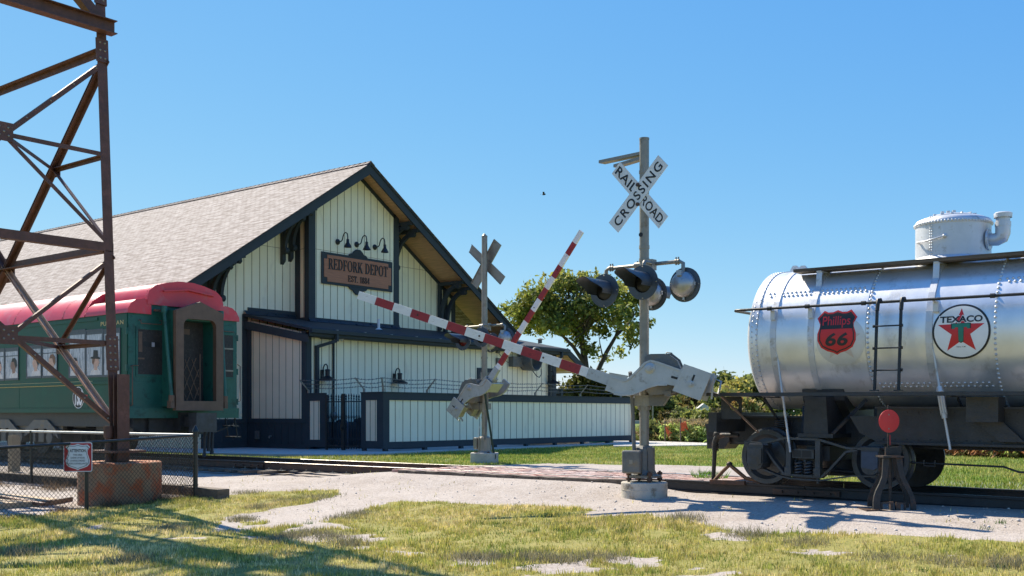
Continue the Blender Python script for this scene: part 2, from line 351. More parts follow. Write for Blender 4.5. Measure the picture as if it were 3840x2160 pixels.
def ground_mat():
    m = bpy.data.materials.new('ground'); m.use_nodes = True; n, l = m.node_tree.nodes, m.node_tree.links; b = n['Principled BSDF']
    b.inputs['Roughness'].default_value = .9; b.inputs['Specular IOR Level'].default_value = .2
    tc = n.new('ShaderNodeTexCoord')
    def noise(sc, det=6): x = n.new('ShaderNodeTexNoise'); x.inputs['Scale'].default_value = sc; x.inputs['Detail'].default_value = det; x.inputs['Roughness'].default_value = .7; l.new(tc.outputs['Object'], x.inputs[0]); return x
    def ramp(src, *st):
        r = n.new('ShaderNodeValToRGB'); e = r.color_ramp.elements
        while len(e) < len(st): e.new(.5)
        for k, (p, c) in enumerate(st): e[k].position = p; e[k].color = (*c, 1)
        l.new(src, r.inputs[0]); return r.outputs[0]
    def mix(f, a, c):
        x = n.new('ShaderNodeMix'); x.data_type = 'RGBA'; l.new(f, x.inputs[0]); l.new(a, x.inputs[6]); l.new(c, x.inputs[7]); return x.outputs[2]
    vo = n.new('ShaderNodeTexVoronoi'); vo.inputs['Scale'].default_value = 42; l.new(tc.outputs['Object'], vo.inputs[0])
    stone = ramp(vo.outputs['Color'], (0, (.11, .085, .07)), (.3, (.34, .29, .25)), (1, (.58, .515, .46)))
    stone2 = ramp(noise(.9, 9).outputs[0], (.28, (.24, .18, .135)), (.48, (.38, .325, .28)), (.66, (.46, .405, .36)))
    gx = n.new('ShaderNodeMix'); gx.data_type = 'RGBA'; gx.inputs[0].default_value = .5; l.new(stone, gx.inputs[6]); l.new(stone2, gx.inputs[7])
    turf = ramp(noise(.5).outputs[0], (.3, (.18, .185, .04)), (.5, (.26, .235, .06)), (.7, (.38, .30, .11)))
    turf2 = ramp(noise(9).outputs[0], (.35, (.14, .155, .034)), (.7, (.40, .33, .13)))
    tx = n.new('ShaderNodeMix'); tx.data_type = 'RGBA'; tx.inputs[0].default_value = .5; l.new(turf, tx.inputs[6]); l.new(turf2, tx.inputs[7])
    lu = n.new('ShaderNodeAttribute'); lu.attribute_name = 'lush'; lush = mix(lu.outputs['Fac'], tx.outputs[2], ramp(noise(2.2).outputs[0], (.3, (.10, .15, .03)), (.7, (.20, .24, .055))))
    a = n.new('ShaderNodeAttribute'); a.attribute_name = 'gravel'
    nf = noise(14, 4); ad = n.new('ShaderNodeMath'); ad.operation = 'ADD'; l.new(a.outputs['Fac'], ad.inputs[0]); l.new(nf.outputs[0], ad.inputs[1])
    fac = n.new('ShaderNodeMapRange'); fac.inputs[1].default_value = .85; fac.inputs[2].default_value = 1.12; l.new(ad.outputs[0], fac.inputs[0])
    l.new(mix(fac.outputs[0], lush, gx.outputs[2]), b.inputs['Base Color'])
    bp = n.new('ShaderNodeBump'); bp.inputs['Strength'].default_value = .6; bp.inputs['Distance'].default_value = .012
    l.new(vo.outputs['Distance'], bp.inputs['Height'])
    b2 = n.new('ShaderNodeBump'); b2.inputs['Strength'].default_value = .4; b2.inputs['Distance'].default_value = .03; l.new(noise(6).outputs[0], b2.inputs['Height']); l.new(b2.outputs[0], bp.inputs['Normal'])
    l.new(bp.outputs[0], b.inputs['Normal']); return m
me.materials.append(ground_mat()); ground = bpy.data.objects.new('ground', me); C.objects.link(ground); tag(ground, kind='structure')

# ---- grass blades (stuff)
def blade_field(name, u, v, h, wd, tint, lean=.5, z=None):
    n = len(u); z = gz(u, v) if z is None else z
    a = RNG.uniform(0, 2*np.pi, n); dx, dy = np.cos(a)*wd, np.sin(a)*wd
    b = RNG.uniform(0, 2*np.pi, n); lx = np.cos(b)*h*lean*RNG.uniform(.2, 1, n); ly = np.sin(b)*h*lean*RNG.uniform(.2, 1, n)
    P = np.empty((n, 3, 3), np.float32)
    P[:, 0] = np.stack([u-dx, v-dy, z-.01], -1); P[:, 1] = np.stack([u+dx, v+dy, z-.01], -1); P[:, 2] = np.stack([u+lx, v+ly, z+h], -1)
    m = bpy.data.meshes.new(name); m.vertices.add(n*3); m.vertices.foreach_set('co', P.ravel())
    m.loops.add(n*3); m.loops.foreach_set('vertex_index', np.arange(n*3, dtype=np.int32)); m.polygons.add(n)
    m.polygons.foreach_set('loop_start', np.arange(0, n*3, 3, dtype=np.int32)); m.update()
    c = np.ones((n*3, 4), np.float32); c[:, :3] = np.repeat(tint, 3, 0)
    ca = m.color_attributes.new('tint', 'FLOAT_COLOR', 'POINT'); ca.data.foreach_set('color', c.ravel())
    m.materials.append(M['blade']); o = bpy.data.objects.new(name, m); C.objects.link(o); return o
def turf_tint(u, v, dry):
    n = len(u); t = np.clip(fbm(u*.9, v*.9, 41) + dry + RNG.normal(0, .16, n), 0, 1)[:, None]
    g = np.array([.085, .135, .018]); y = np.array([.30, .255, .072]); s = np.array([.42, .34, .18])
    t = np.clip(t + (.55*(vnoise(u*11, v*11, 131)-.5) + .5*(fbm(u*2.4, v*2.4, 137, 3)-.44))[:, None], 0, 1)
    c = g*(1-np.clip(t*1.5, 0, 1)) + y*np.clip(t*1.5, 0, 1); k = np.clip((t-.68)*3.2, 0, 1); c = c*(1-k) + s*k
    return c*(RNG.uniform(1.2, 2.6, n)*(.55 + .9*vnoise(u*17, v*17, 141)))[:, None]
def in_view(u, v, m=.04):
    X = cu*u + su*v; Y = -su*u + cu*v; return (Y > 2) & (np.abs(X/np.maximum(Y, .1)) < .478 + m)
n = 560000; u = RNG.uniform(-20, 3, n); v = RNG.uniform(3.2, 15, n); k = in_view(u, v) ; u, v = u[k], v[k]
gm = gravelness(u, v); k = (gm < .5) | (RNG.random(len(u)) < .015*(fbm(u*2, v*2, 77) > .55)); u, v = u[k], v[k]
hh = .010 + (.012 + .036*np.clip(vnoise(u*7, v*7, 151)-.35, 0, 1) + .03*fbm(u*1.6, v*1.6, 51))*RNG.uniform(.3, 1.6, len(u)); thick = fbm(u*3.3, v*3.3, 61)
k = RNG.random(len(u)) < np.clip((thick-.26)*3.4, .06, 1); u, v, hh = u[k], v[k], hh[k]
ddry = .07 + .11*sm(-4, -11, u)
tag(blade_field('grass', u, v, hh, RNG.uniform(.004, .009, len(u)), turf_tint(u, v, ddry)), 'short patchy grass in the foreground with dry yellow areas', 'grass', kind='stuff')
n = 260000; u = RNG.uniform(-32, 3, n); v = 17.1 + 29*RNG.random(n)**1.6; k = in_view(u, v) & (gravelness(u, v) < .5) & ~((u < -24.6) & (v > 20)); u, v = u[k], v[k]
tn = turf_tint(u, v, -.20)
wf = RNG.random(len(u)) < .16*np.clip((fbm(u*.8, v*.8, 91)-.36)*4, 0, 1)*(v < 21.5); tn[wf] = (.62, .60, .50)
tag(blade_field('grass', u, v, RNG.uniform(.03, .08, len(u)), RNG.uniform(.008, .016, len(u)), tn), 'mown green grass beyond the track with pale clover flowers', 'grass', kind='stuff')
# weedy tufts
us, vs_, hs_, ts_ = [], [], [], []
for px, py, r_, hh_, dark in [(2560,1948,.34,.13,.6),(2812,2012,.3,.14,.6),(1345,1930,.26,.10,.5),(1285,1945,.25,.08,.8),(1165,2000,.28,.1,.6),(1090,2015,.24,.12,.6),(905,1950,.22,.1,.7),(1010,2032,.3,.1,.5),
    (70,2080,.3,.16,.35),(480,2105,.3,.14,.6),(1240,2015,.3,.1,.6),(1300,2040,.28,.12,.45),(1850,2095,.22,.1,.7),(1745,2092,.25,.1,.7),(2010,2096,.28,.13,.35),(2120,2102,.26,.1,.6),(2250,2092,.3,.1,.7),(920,1852,.3,.1,.7),(1080,1880,.4,.09,.7),(1180,1868,.45,.09,.7),(970,1905,.3,.09,.7),
    (640,1985,.35,.12,.6),(3010,2040,.3,.1,.7),(3540,2110,.3,.1,.7),(2660,1780,.2,.1,1.2),(3785,2120,.3,.13,.6),(3300,2095,.3,.09,.7)]:
    p = on_ground(px, py); q = 420
    us.append(p.x + RNG.normal(0, r_*.5, q)); vs_.append(p.y + RNG.normal(0, r_*.45, q)); hs_.append(RNG.uniform(.3, 1, q)*hh_)
    base = np.array([.28, .25, .15]) if dark < 1 else np.array([.10, .2, .03]); ts_.append(base*RNG.uniform(.5, 1.5, (q, 1)))
for q in range(60):      # broad green weeds low in the turf
    p = on_ground(RNG.uniform(1850, 2350), RNG.uniform(1960, 2010)) if q < 26 else on_ground(RNG.uniform(100, 3800), RNG.uniform(1960, 2150))
    us.append(p.x + RNG.normal(0, .05, 26)); vs_.append(p.y + RNG.normal(0, .05, 26)); hs_.append(RNG.uniform(.02, .07, 26)); ts_.append(np.array([.06, .14, .02])*RNG.uniform(.7, 1.3, (26, 1)))
u, v, hh = np.concatenate(us), np.concatenate(vs_), np.concatenate(hs_)
tag(blade_field('weeds', u, v, hh, np.full(len(u), .0045), np.concatenate(ts_), lean=.9), 'grey green weed tufts scattered along the edges of the turf', 'weeds', kind='stuff')
# fallen stones on the gravel (stuff)
mb = MB()
for q in range(1700):
    px, py = RNG.uniform(0, 3840), RNG.uniform(1790, 2060); p = on_ground(px, py)
    if gravelness(np.array([p.x]), np.array([p.y]))[0] < .5: continue
    r_ = float(RNG.uniform(.005, .012) + .018*RNG.random()**7); mb.ball((p.x, p.y, p.z + r_*.3), (r_, r_*float(RNG.uniform(.6, 1)), r_*.6), 5, 3)
M['pebble'] = mat('pale_limestone', (.58, .53, .48), .9, 0, .35, 30)
tag(build('gravel_stones', mb, M['pebble']), 'loose pale stones lying on the gravel path', 'gravel', kind='stuff')

# ---- concrete walks
def slab(name, poly, z0, z1, m):
    mb = MB(); mb.prism([(p[0], p[1]) for p in poly], (0, 0, z0), (1, 0, 0), (0, 1, 0), (0, 0, z1-z0)); return tag(build(name, mb, m), kind='structure')
slab('concrete_path', [(-60, 20.0), (-29.3, 20.2), (-26.3, 20.8), (-24.4, 21.8), (-23.9, 23.2), (-24.1, 25.5), (-24.5, 41), (-29.5, 41), (-29.5, 24.9), (-60, 24.9)], -.08, .055, M['slab'])
slab('concrete_road', gp([(2300,1657),(2440,1657),(2600,1663),(2745,1669),(2745,1672),(2600,1674),(2440,1676),(2300,1677)]), -.2, .05, M['slab'])
a, b = at_depth(2420, 1601, 125), at_depth(2520, 1604, 125)
slab('distant_path', [(a.x-30, a.y-24), (b.x+2, b.y+1.6), (b.x-2, b.y+5.6), (a.x-34, a.y-20)], -.3, .62, M['slab'])

# ================================================================ TRACK
def rz(u): return .2 - .0085*max(0, u + 9)
trk = thing('railway_track', 'pair of steel rails running across the photo between depot and gravel', 'railway track', (-12, 16.05, 0))
prof = [(-.07, -.18), (.07, -.18), (.07, -.168), (.012, -.15), (.010, -.04), (.036, -.032), (.036, -.004), (.028, 0), (-.028, 0), (-.036, -.004), (-.036, -.032), (-.010, -.04), (-.012, -.15), (-.07, -.168)]
def rail(v0, segs, parent, mats):
    mb = MB(); n = len(prof)
    for (u0, u1) in segs:
        a = [(u0, v0+p, rz(u0)+q) for p, q in prof]; b = [(u1, v0+p, rz(u1)+q) for p, q in prof]
        for k in range(n):
            mb.add([a[k], a[(k+1) % n], b[(k+1) % n], b[k]], [(0, 1, 2, 3)][::1], 1 if k in (6, 7, 8) and u0 < -9 else 0)
        mb.ngon(a[::-1]); mb.ngon(b)
    return build('rail', mb, mats, parent)
VN, VF = 15.335, 16.845
for v0 in (VN, VF):
    for sg_, mm in (((-70, -19.9), 'rust'), ((-19.89, -9), 'rust'), ((-8.995, -6.6), 'darkrail'), ((-6.59, 18), 'darkrail')): rail(v0, [sg_], trk, [M[mm], M['railtop']])
for u0, u1 in ((-20.5, -19.35), (-7.1, -6.05)):
    mb = MB(); z = rz(u1); mb.box(u0, u1, VN-.052, VN-.028, z-.135, z-.05)
    for q in range(4): mb.tube([(u0 + (u1-u0)*(.14+.24*q), VN-.052, z-.09), (u0 + (u1-u0)*(.14+.24*q), VN-.078, z-.09)], .018, 6, smooth=False)
    build('joint_bar', mb, M['rust'], trk)
for q in range(34):
    u0 = -36 + q*.52 + random.uniform(-.05, .05); mb = MB(); l = 14.72 + random.uniform(-.12, .1)
    if -14.9 < u0 < -8.6: continue
    mb.obox((u0, 16.08, .0), (.11, 0, 0), (0, 16.1-l, 0), (0, 0, .028)); build('sleeper', mb, M['tie'], trk)
for q in range(12):
    u0 = -20.3 + q*.42; mb = MB(); mb.box(u0-.09, u0+.09, VN-.17, VN+.15, .022, .036); mb.cyl((u0-.04, VN-.10, .03), (u0-.04, VN-.10, .075), .014, n=6); build('tie_plate', mb, M['greybox'], trk)
mb = MB(); mb.obox((-18.5, 15.95, .09), (1.4, -.09, 0), (.008, .13, 0), (0, 0, .05)); tag(build('timber_plank', mb, M['tie']), 'loose timber plank lying between the rails left of the brick crossing', 'plank')
def brick_mat():
    m = bpy.data.materials.new('crossing_bricks'); m.use_nodes = True; n, l = m.node_tree.nodes, m.node_tree.links; b = n['Principled BSDF']; b.inputs['Roughness'].default_value = .85
    tc = n.new('ShaderNodeTexCoord'); br = n.new('ShaderNodeTexBrick'); br.inputs['Scale'].default_value = 1; br.inputs['Brick Width'].default_value = .21; br.inputs['Row Height'].default_value = .105; br.inputs['Mortar Size'].default_value = .006
    br.inputs['Color1'].default_value = (.42, .20, .145, 1); br.inputs['Color2'].default_value = (.50, .32, .26, 1); br.inputs['Mortar'].default_value = (.40, .35, .31, 1)
    l.new(tc.outputs['Object'], br.inputs[0])
    nz = n.new('ShaderNodeTexNoise'); nz.inputs['Scale'].default_value = 3; nz.inputs['Detail'].default_value = 8; l.new(tc.outputs['Object'], nz.inputs[0])
    r = n.new('ShaderNodeValToRGB'); r.color_ramp.elements[0].position = .42; r.color_ramp.elements[1].position = .72; l.new(nz.outputs[0], r.inputs[0])
    mx = n.new('ShaderNodeMix'); mx.data_type = 'RGBA'; l.new(r.outputs[0], mx.inputs[0]); l.new(br.outputs[0], mx.inputs[6]); mx.inputs[7].default_value = (.56, .46, .42, 1)
    l.new(mx.outputs[2], b.inputs['Base Color']); bp = n.new('ShaderNodeBump'); bp.inputs['Strength'].default_value = .5; bp.inputs['Distance'].default_value = .01; l.new(br.outputs[1], bp.inputs['Height']); bp.invert = True; l.new(bp.outputs[0], b.inputs['Normal']); return m
M['brick'] = brick_mat()
mb = MB()
def lumpy(u0, u1, v0, v1, z):
    nu = int((u1-u0)/.21); cols = max(1, int(round((v1-v0)/.105)))
    for i in range(nu):
        for j in range(cols):
            a = u0 + i*.21 + (.105 if j % 2 else 0); b_ = v0 + j*(v1-v0)/cols; t = random.uniform(-.008, .004); s_ = random.uniform(-.006, .006)
            if random.random() < .02: continue
            mb.add([(a,b_,z-.08),(a+.203,b_,z-.08),(a+.203,b_+.098,z-.08),(a,b_+.098,z-.08),(a,b_,z+t),(a+.203,b_,z+t+s_),(a+.203,b_+.098,z+t+s_),(a,b_+.098,z+t)], [(4,5,6,7),(0,1,5,4),(1,2,6,5),(2,3,7,6),(3,0,4,7)])
lumpy(-14.7, -7.6, 15.42, 16.76, .19); lumpy(-14.9, -9.5, 14.90, 15.27, .19); lumpy(-14.5, -9.0, 16.90, 17.2, .185)
tag(build('brick_crossing', mb, M['brick']), kind='structure')
for nm, (ua_, ub_) in enumerate(((-14.6, -12.9), (-12.88, -11.2), (-11.18, -9.45))):
    mb = MB(); nseg = 8
    top = [random.uniform(-.012, .012) for _ in range(nseg+1)]
    for k in range(nseg):
        a, b_ = ua_ + (ub_-ua_)*k/nseg, ua_ + (ub_-ua_)*(k+1)/nseg
        mb.add([(a,14.76,0),(b_,14.76,0),(b_,14.885,0),(a,14.885,0),(a,14.76+top[k]*.4,.185+top[k]),(b_,14.76+top[k+1]*.4,.185+top[k+1]),(b_,14.885,.19+top[k+1]),(a,14.885,.19+top[k])], [(4,5,6,7),(0,1,5,4),(2,3,7,6)] + ([(3,0,4,7)] if k == 0 else []) + ([(1,2,6,5)] if k == nseg-1 else []))
    tag(build('crossing_timber', mb, M['tie']), ('weathered edge timber at the left end of the brick crossing', 'weathered edge timber in the middle of the brick crossing', 'weathered edge timber beside the round concrete footing')[nm], 'timber', 'timbers edging the brick crossing')
# ================================================================ DEPOT
UG, UP, UB, UL = -32.3, -31.5, -30.7, -29.0      # gable wall, projecting bay, barge board, lean-to front
VA, ZA, SL = 29.5, 11.2, .6576                    # ridge line and roof slope
def roofz(v): return ZA - SL*abs(v - VA)
dep = thing('railway_depot', 'large cream board and batten depot with slate trim and pale shingle roof', 'building', (-38, 29.5, .05))
def siding(mb, axis, pl, out, a0, a1, zb, zt, step=.36, gap=.03, th=.012, brk=None, seams=()):
    """boards standing proud of a darker backing, cut to the line zt(a); mat 0 boards, 1 backing"""
    P = (lambda a, z, t: (pl + out*t, a, z)) if axis == 'v' else (lambda a, z, t: (a, pl + out*t, z))
    zt_ = zt if callable(zt) else (lambda a: zt)
    def poly(l, r, t, mi, z0):
        pts = [(l, z0), (r, z0), (r, zt_(r))]
        if brk is not None and l < brk < r: pts.append((brk, zt_(brk)))
        pts.append((l, zt_(l)))
        if min(zt_(l), zt_(r)) <= z0 + .02 and max(zt_(l), zt_(r)) <= z0 + .03: return
        pts = [P(a, max(z, z0), t) for a, z in pts]
        if (axis == 'v') != (out > 0): pts = pts[::-1]
        mb.ngon(pts, mi)
    poly(a0, a1, 0, 1, zb)
    a = a0
    while a < a1 - .01:
        b_ = min(a + step - gap, a1)
        zs = [zb] + [z for z in seams if z < min(zt_(a), zt_(b_)) - .1]
        for i, z0 in enumerate(zs):
            if i + 1 < len(zs):
                pts = [P(a, z0, th), P(b_, z0, th), P(b_, zs[i+1]-.015, th), P(a, zs[i+1]-.015, th)]
                mb.ngon(pts if (axis == 'v') == (out > 0) else pts[::-1], 0)
            else: poly(a, b_, th, 0, z0)
        a += step
cg = [M['cream'], M['groove']]; tg = [M['shadedcream'], M['groove']]
# gable wall (faces the crossing) and its long side walls
mb = MB(); siding(mb, 'v', UG, 1, 22.85, 36.3, 1.05, lambda v: roofz(v)-.2, brk=VA, seams=(7.6,))
build('gable_wall', mb, cg, dep)
mb = MB(); mb.box(-80, UG-.02, 22.87, 22.97, 0, roofz(22.9)-.3); mb.box(-80, UG-.02, 36.2, 36.28, 0, roofz(36.2)-.3); build('side_wall', mb, M['cream'], dep)
mb = MB(); mb.box(UG-.02, UG+.03, 22.8, 24.8, 0, 1.05)
for q in range(5): mb.box(UG+.03, UG+.045, 22.9+q*.4, 22.96+q*.4, .25, .95)
mb.box(UG+.03, UG+.07, 22.8, 24.78, .96, 1.10); mb.box(UG+.03, UG+.06, 22.8, 24.78, .0, .22)
build('wainscot', mb, M['trim'], dep)
# bay
mb = MB(); siding(mb, 'v', UP, 1, 27.07, 31.87, 4.95, lambda v: roofz(v)-.2, brk=VA, seams=(7.62,))
build('bay_wall', mb, cg, dep)
mb = MB(); siding(mb, 'u', 27.07, -1, UG, UP, 4.95, roofz(27.07)-.25, step=.26, seams=(7.62,)); mb.box(UG, UP-.01, 31.86, 31.87, 4.9, roofz(31.87)-.2)
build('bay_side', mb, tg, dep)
mb = MB()
def vtrim(u, v0, v1, z0, z1, t=.03): mb.box(u, u+t, v0, v1, z0, z1)
for v0 in (27.07, 31.60): vtrim(UP+.012, v0-.02, v0+.28, 4.75, roofz(v0 + (.28 if v0 < VA else -.02)) - .28)
mb.box(UG+.02, UG+.30, 27.03, 27.068, 4.95, 9.2); mb.box(UP-.22, UP+.042, 27.02, 27.05, 4.75, 9.35)
vtrim(UP+.012, 27.0, 31.9, 4.72, 4.98, .04); mb.box(UG+.02, UP+.05, 27.0, 27.05, 4.72, 4.98)
vtrim(UG+.012, 24.8, 27.0, 4.98, 5.22, .05); vtrim(UG+.012, 31.9, 39.5, 4.72, 4.98, .05)
vtrim(UG+.012, 22.80, 23.06, 0, roofz(22.85)-.35); vtrim(UG+.012, 36.05, 36.3, 4.9, roofz(36.3)-.3)
vtrim(UG+.012, 24.55, 24.8, 1.05, 4.95, .03)
for sgn in (-1, 1):      # frieze boards under the soffit
    for (va, vb, uu) in ((27.35, VA, UP+.012), (22.85, 26.9, UG+.012)):
        a, b_ = (va, vb) if sgn < 0 else (2*VA - va + .0, 2*VA - vb)
        pts = [(a, roofz(a)-.42), (b_, roofz(b_)-.42), (b_, roofz(b_)-.24), (a, roofz(a)-.24)]
        if sgn > 0: pts = pts[::-1]
        mb.prism([(p[0], p[1]) for p in pts], (uu, 0, 0), (0, 1, 0), (0, 0, 1), (.03, 0, 0))
build('trim_board', mb, M['trim'], dep)
# main roof: two slopes with real thickness, soffit underneath, barge boards
def roof_mat():
    m = bpy.data.materials.new('pale_shingles'); m.use_nodes = True; n, l = m.node_tree.nodes, m.node_tree.links; b = n['Principled BSDF']; b.inputs['Roughness'].default_value = .85; b.inputs['Specular IOR Level'].default_value = .3
    tc = n.new('ShaderNodeTexCoord'); sx = n.new('ShaderNodeSeparateXYZ'); l.new(tc.outputs['Object'], sx.inputs[0]); cx = n.new('ShaderNodeCombineXYZ')
    ms = n.new('ShaderNodeMath'); ms.operation = 'MULTIPLY'; ms.inputs[1].default_value = 1/math.sin(math.atan(SL)); l.new(sx.outputs[2], ms.inputs[0])
    l.new(sx.outputs[0], cx.inputs[0]); l.new(ms.outputs[0], cx.inputs[1])
    br = n.new('ShaderNodeTexBrick'); br.inputs['Scale'].default_value = 1; br.inputs['Brick Width'].default_value = .30; br.inputs['Row Height'].default_value = .145; br.inputs['Mortar Size'].default_value = .012; br.inputs['Bias'].default_value = -.1
    br.inputs['Color1'].default_value = (.36, .315, .285, 1); br.inputs['Color2'].default_value = (.44, .395, .365, 1); br.inputs['Mortar'].default_value = (.19, .15, .13, 1); l.new(cx.outputs[0], br.inputs[0])
    mp = n.new('ShaderNodeMapping'); mp.inputs['Scale'].default_value = (1.7, 6.9, 1); l.new(cx.outputs[0], mp.inputs[0])
    nz = n.new('ShaderNodeTexNoise'); nz.inputs['Scale'].default_value = 1; nz.inputs['Detail'].default_value = 4; l.new(mp.outputs[0], nz.inputs[0])
    cr = n.new('ShaderNodeValToRGB'); cr.color_ramp.elements[0].position = .36; cr.color_ramp.elements[0].color = (.52, .46, .44, 1); cr.color_ramp.elements[1].position = .62; cr.color_ramp.elements[1].color = (1.06, 1.04, 1.02, 1); l.new(nz.outputs[0], cr.inputs[0])
    mx = n.new('ShaderNodeMix'); mx.data_type = 'RGBA'; mx.blend_type = 'MULTIPLY'; mx.inputs[0].default_value = 1; l.new(br.outputs[0], mx.inputs[6]); l.new(cr.outputs[0], mx.inputs[7]); l.new(mx.outputs[2], b.inputs['Base Color'])
    bp = n.new('ShaderNodeBump'); bp.inputs['Strength'].default_value = .7; bp.inputs['Distance'].default_value = .02; bp.invert = True; l.new(br.outputs[1], bp.inputs['Height']); l.new(bp.outputs[0], b.inputs['Normal'])
    return m
M['shingle'] = roof_mat()
VE0, VE1 = 21.0, 38.7
mb = MB()
for ve in (VE0, VE1):
    zt, ze = ZA, roofz(ve); ve_ = ve + (.06 if ve > VA else -.06); ze = roofz(ve_); pts = [(UB+.08, VA, zt), (UB+.08, ve_, ze), (-82, ve_, ze), (-82, VA, zt)]
    mb.ngon(pts if ve < VA else pts[::-1], 0)
    mb.ngon([(p[0], p[1], p[2]-.04) for p in pts][::-1 if ve < VA else 1], 0)
for q in range(170):
    x = UB - .1 - q*.3; 
    for f_ in (-1, 1): mb.obox((x, VA + f_*.09, ZA+.03-.055), (.155, 0, .010), (0, .11, -.072*f_), (0, .004*f_, .007))
rf = build('roof', mb, M['shingle'], dep)
mb = MB()
for ve in (VE0, VE1):
    for k in range(int(abs(ve-VA)/.135)):
        f = 1 if ve > VA else -1; a, b_ = VA + f*k*.135, VA + f*(k*.135+.128)
        pts = [(UG-.2, a, roofz(a)-.225), (UG-.2, b_, roofz(b_)-.225), (UB-.07, b_, roofz(b_)-.225), (UB-.07, a, roofz(a)-.225)]
        mb.ngon(pts if f < 0 else pts[::-1])
    a, b_ = VA, ve
    pts = [(UG-.2, a, roofz(a)-.212), (UG-.2, b_, roofz(b_)-.212), (UB-.07, b_, roofz(b_)-.212), (UB-.07, a, roofz(a)-.212)]; mb.ngon(pts if ve < VA else pts[::-1])
build('soffit', mb, M['wood'], dep)
mb = MB()
for f, ve in ((-1, VE0), (1, VE1)):
    pts = [(VA, ZA-.05), (ve, roofz(ve)-.05), (ve, roofz(ve)-.42), (VA, ZA-.46)]
    if f < 0: pts = pts[::-1]
    mb.prism(pts, (UB-.06, 0, 0), (0, 1, 0), (0, 0, 1), (.07, 0, 0))
    pts = [(VA, ZA-.045), (ve, roofz(ve)-.045), (ve, roofz(ve)-.11), (VA, ZA-.11)]
    if f < 0: pts = pts[::-1]
    mb.prism(pts, (UB+.01, 0, 0), (0, 1, 0), (0, 0, 1), (.04, 0, 0))
    mb.box(-82, UB-.06, ve-(.05 if f < 0 else 0), ve+(0 if f < 0 else .05), roofz(ve)-.30, roofz(ve)-.05)
build('barge_board', mb, M['trim'], dep)
# curved knee brackets
def bracket(v, zb):
    mb = MB(); zt = min(roofz(v-.09), roofz(v+.09)) - .27; L = UB - .12 - UG
    mb.box(UG+.012, UG+.16, v-.08, v+.08, zb, zt); mb.box(UG+.16, UB-.09, v-.08, v+.08, zt-.15, zt)
    pr = [(UB-.30, zt-.15), (UB-.28, zt-.28), (UB-.38, zt-.34), (UB-.52, zt-.32), (UB-.56, zt-.15)]
    mb.prism(pr, (0, v+.07, 0), (1, 0, 0), (0, 0, 1), (0, -.14, 0))
    pts = []
    for k in range(11):
        a = math.pi/2*k/10; pts.append((UG+.17 + (L-.45)*(1-math.cos(a)), zb+.35 + (zt-.2-zb-.35)*math.sin(a)))
    for k in range(10):
        (x0, z0), (x1, z1) = pts[k], pts[k+1]; mb.bar((x0, v, z0), (x1, v, z1), .13, .17, up=(0, 0, 1) if k > 5 else (1, 0, 0))
    mb.cyl((UG+.25, v-.085, zb+.33), (UG+.25, v+.085, zb+.33), .12, n=12)
    mb.prism([(UG+.01, zb-.18), (UG+.14, zb-.06), (UG+.16, zb), (UG+.01, zb)], (0, v+.08, 0), (1, 0, 0), (0, 0, 1), (0, -.16, 0))
    build('bracket', mb, M['trim'], dep)
for v, zb in ((26.40, 7.15), (26.78, 7.3), (23.12, 4.95), (23.5, 5.1)):
    bracket(v, zb); bracket(2*VA - v - (.25 if v > 25 else .3), zb)
mb = MB(); mb.box(UB-.75, UB-.05, 23.3, 23.36, 8.0, 8.05)
# windows in the gable wall left of the lean-to (mostly behind the coach)
def window(u, v0, v1, z0, z1, parent):
    mb = MB(); t = .16
    for a, b_, c, d in ((v0, v1, z1-t, z1), (v0, v1, z0, z0+t), (v0, v0+t, z0+t, z1-t), (v1-t, v1, z0+t, z1-t), ((v0+v1)/2-.03, (v0+v1)/2+.03, z0+t, z1-t)): mb.box(u+.013, u+.06, a, b_, c, d)
    f = build('window', mb, M['trim'], parent); g = MB(); g.box(u+.014, u+.022, v0+t, v1-t, z0+t, z1-t); build('pane', g, M['glass'], f)
window(UG, 23.1, 24.28, 3.3, 4.95, dep); window(UG, 23.1, 24.28, 1.2, 2.75, dep)
# lean-to
ZG = 4.30
mb = MB(); siding(mb, 'v', UL, 1, 24.8, 39.5, 1.0, ZG-.1, step=.35); build('lean_to_wall', mb, cg, dep)
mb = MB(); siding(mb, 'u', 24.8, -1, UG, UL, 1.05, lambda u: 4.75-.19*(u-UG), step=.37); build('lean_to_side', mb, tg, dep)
mb = MB(); mb.box(UG, UL+.03, 24.77, 24.80, 0, 1.06)
for q in range(9): mb.box(UG+.1+q*.37, UG+.14+q*.37, 24.75, 24.77, .22, .95)
mb.box(UG, UL+.03, 24.74, 24.77, .97, 1.12); mb.box(UG, UL+.03, 24.745, 24.77, 0, .2); mb.box(UL, UL+.03, 24.8, 39.5, 0, 1.0)
build('lean_to_wainscot', mb, M['trim'], dep)
mb = MB(); mb.box(UG, UG+.28, 24.745, 24.775, 1.12, 4.68); build('corner_board', mb, M['trim'], dep); mb = MB(); mb.box(UL-.2, UL+.03, 24.745, 24.775, 1.12, ZG-.1); mb.box(UL+.012, UL+.04, 24.776, 25.0, 0, ZG-.15)
build('corner_board', mb, M['trim'], dep); mb = MB(); mb.box(UL+.012, UL+.045, 39.2, 39.52, 0, ZG-.15); build('corner_board', mb, M['trim'], dep); mb = MB()
pts = [(UG, 4.72), (UL+.3, 4.72-.19*(UL+.3-UG)), (UL+.3, 4.4-.19*(UL+.3-UG)+.05), (UG, 4.42)]
mb.prism(pts, (0, 24.66, 0), (1, 0, 0), (0, 0, 1), (0, -.05, 0))
mb.box(UG, UL+.3, 24.66, 24.8, 4.02, 4.05) if False else None
build('lean_to_trim', mb, M['trim'], dep)
M['darkshingle'] = mat('dark_shingles', (.020, .026, .034), .7, 0, .5, 6, .4, 14, stretch=(2, 5, 5))
mb = MB(); x1 = UL+.42; zf = lambda u: 4.98 - .19*(u-UG)
VR = 39.9
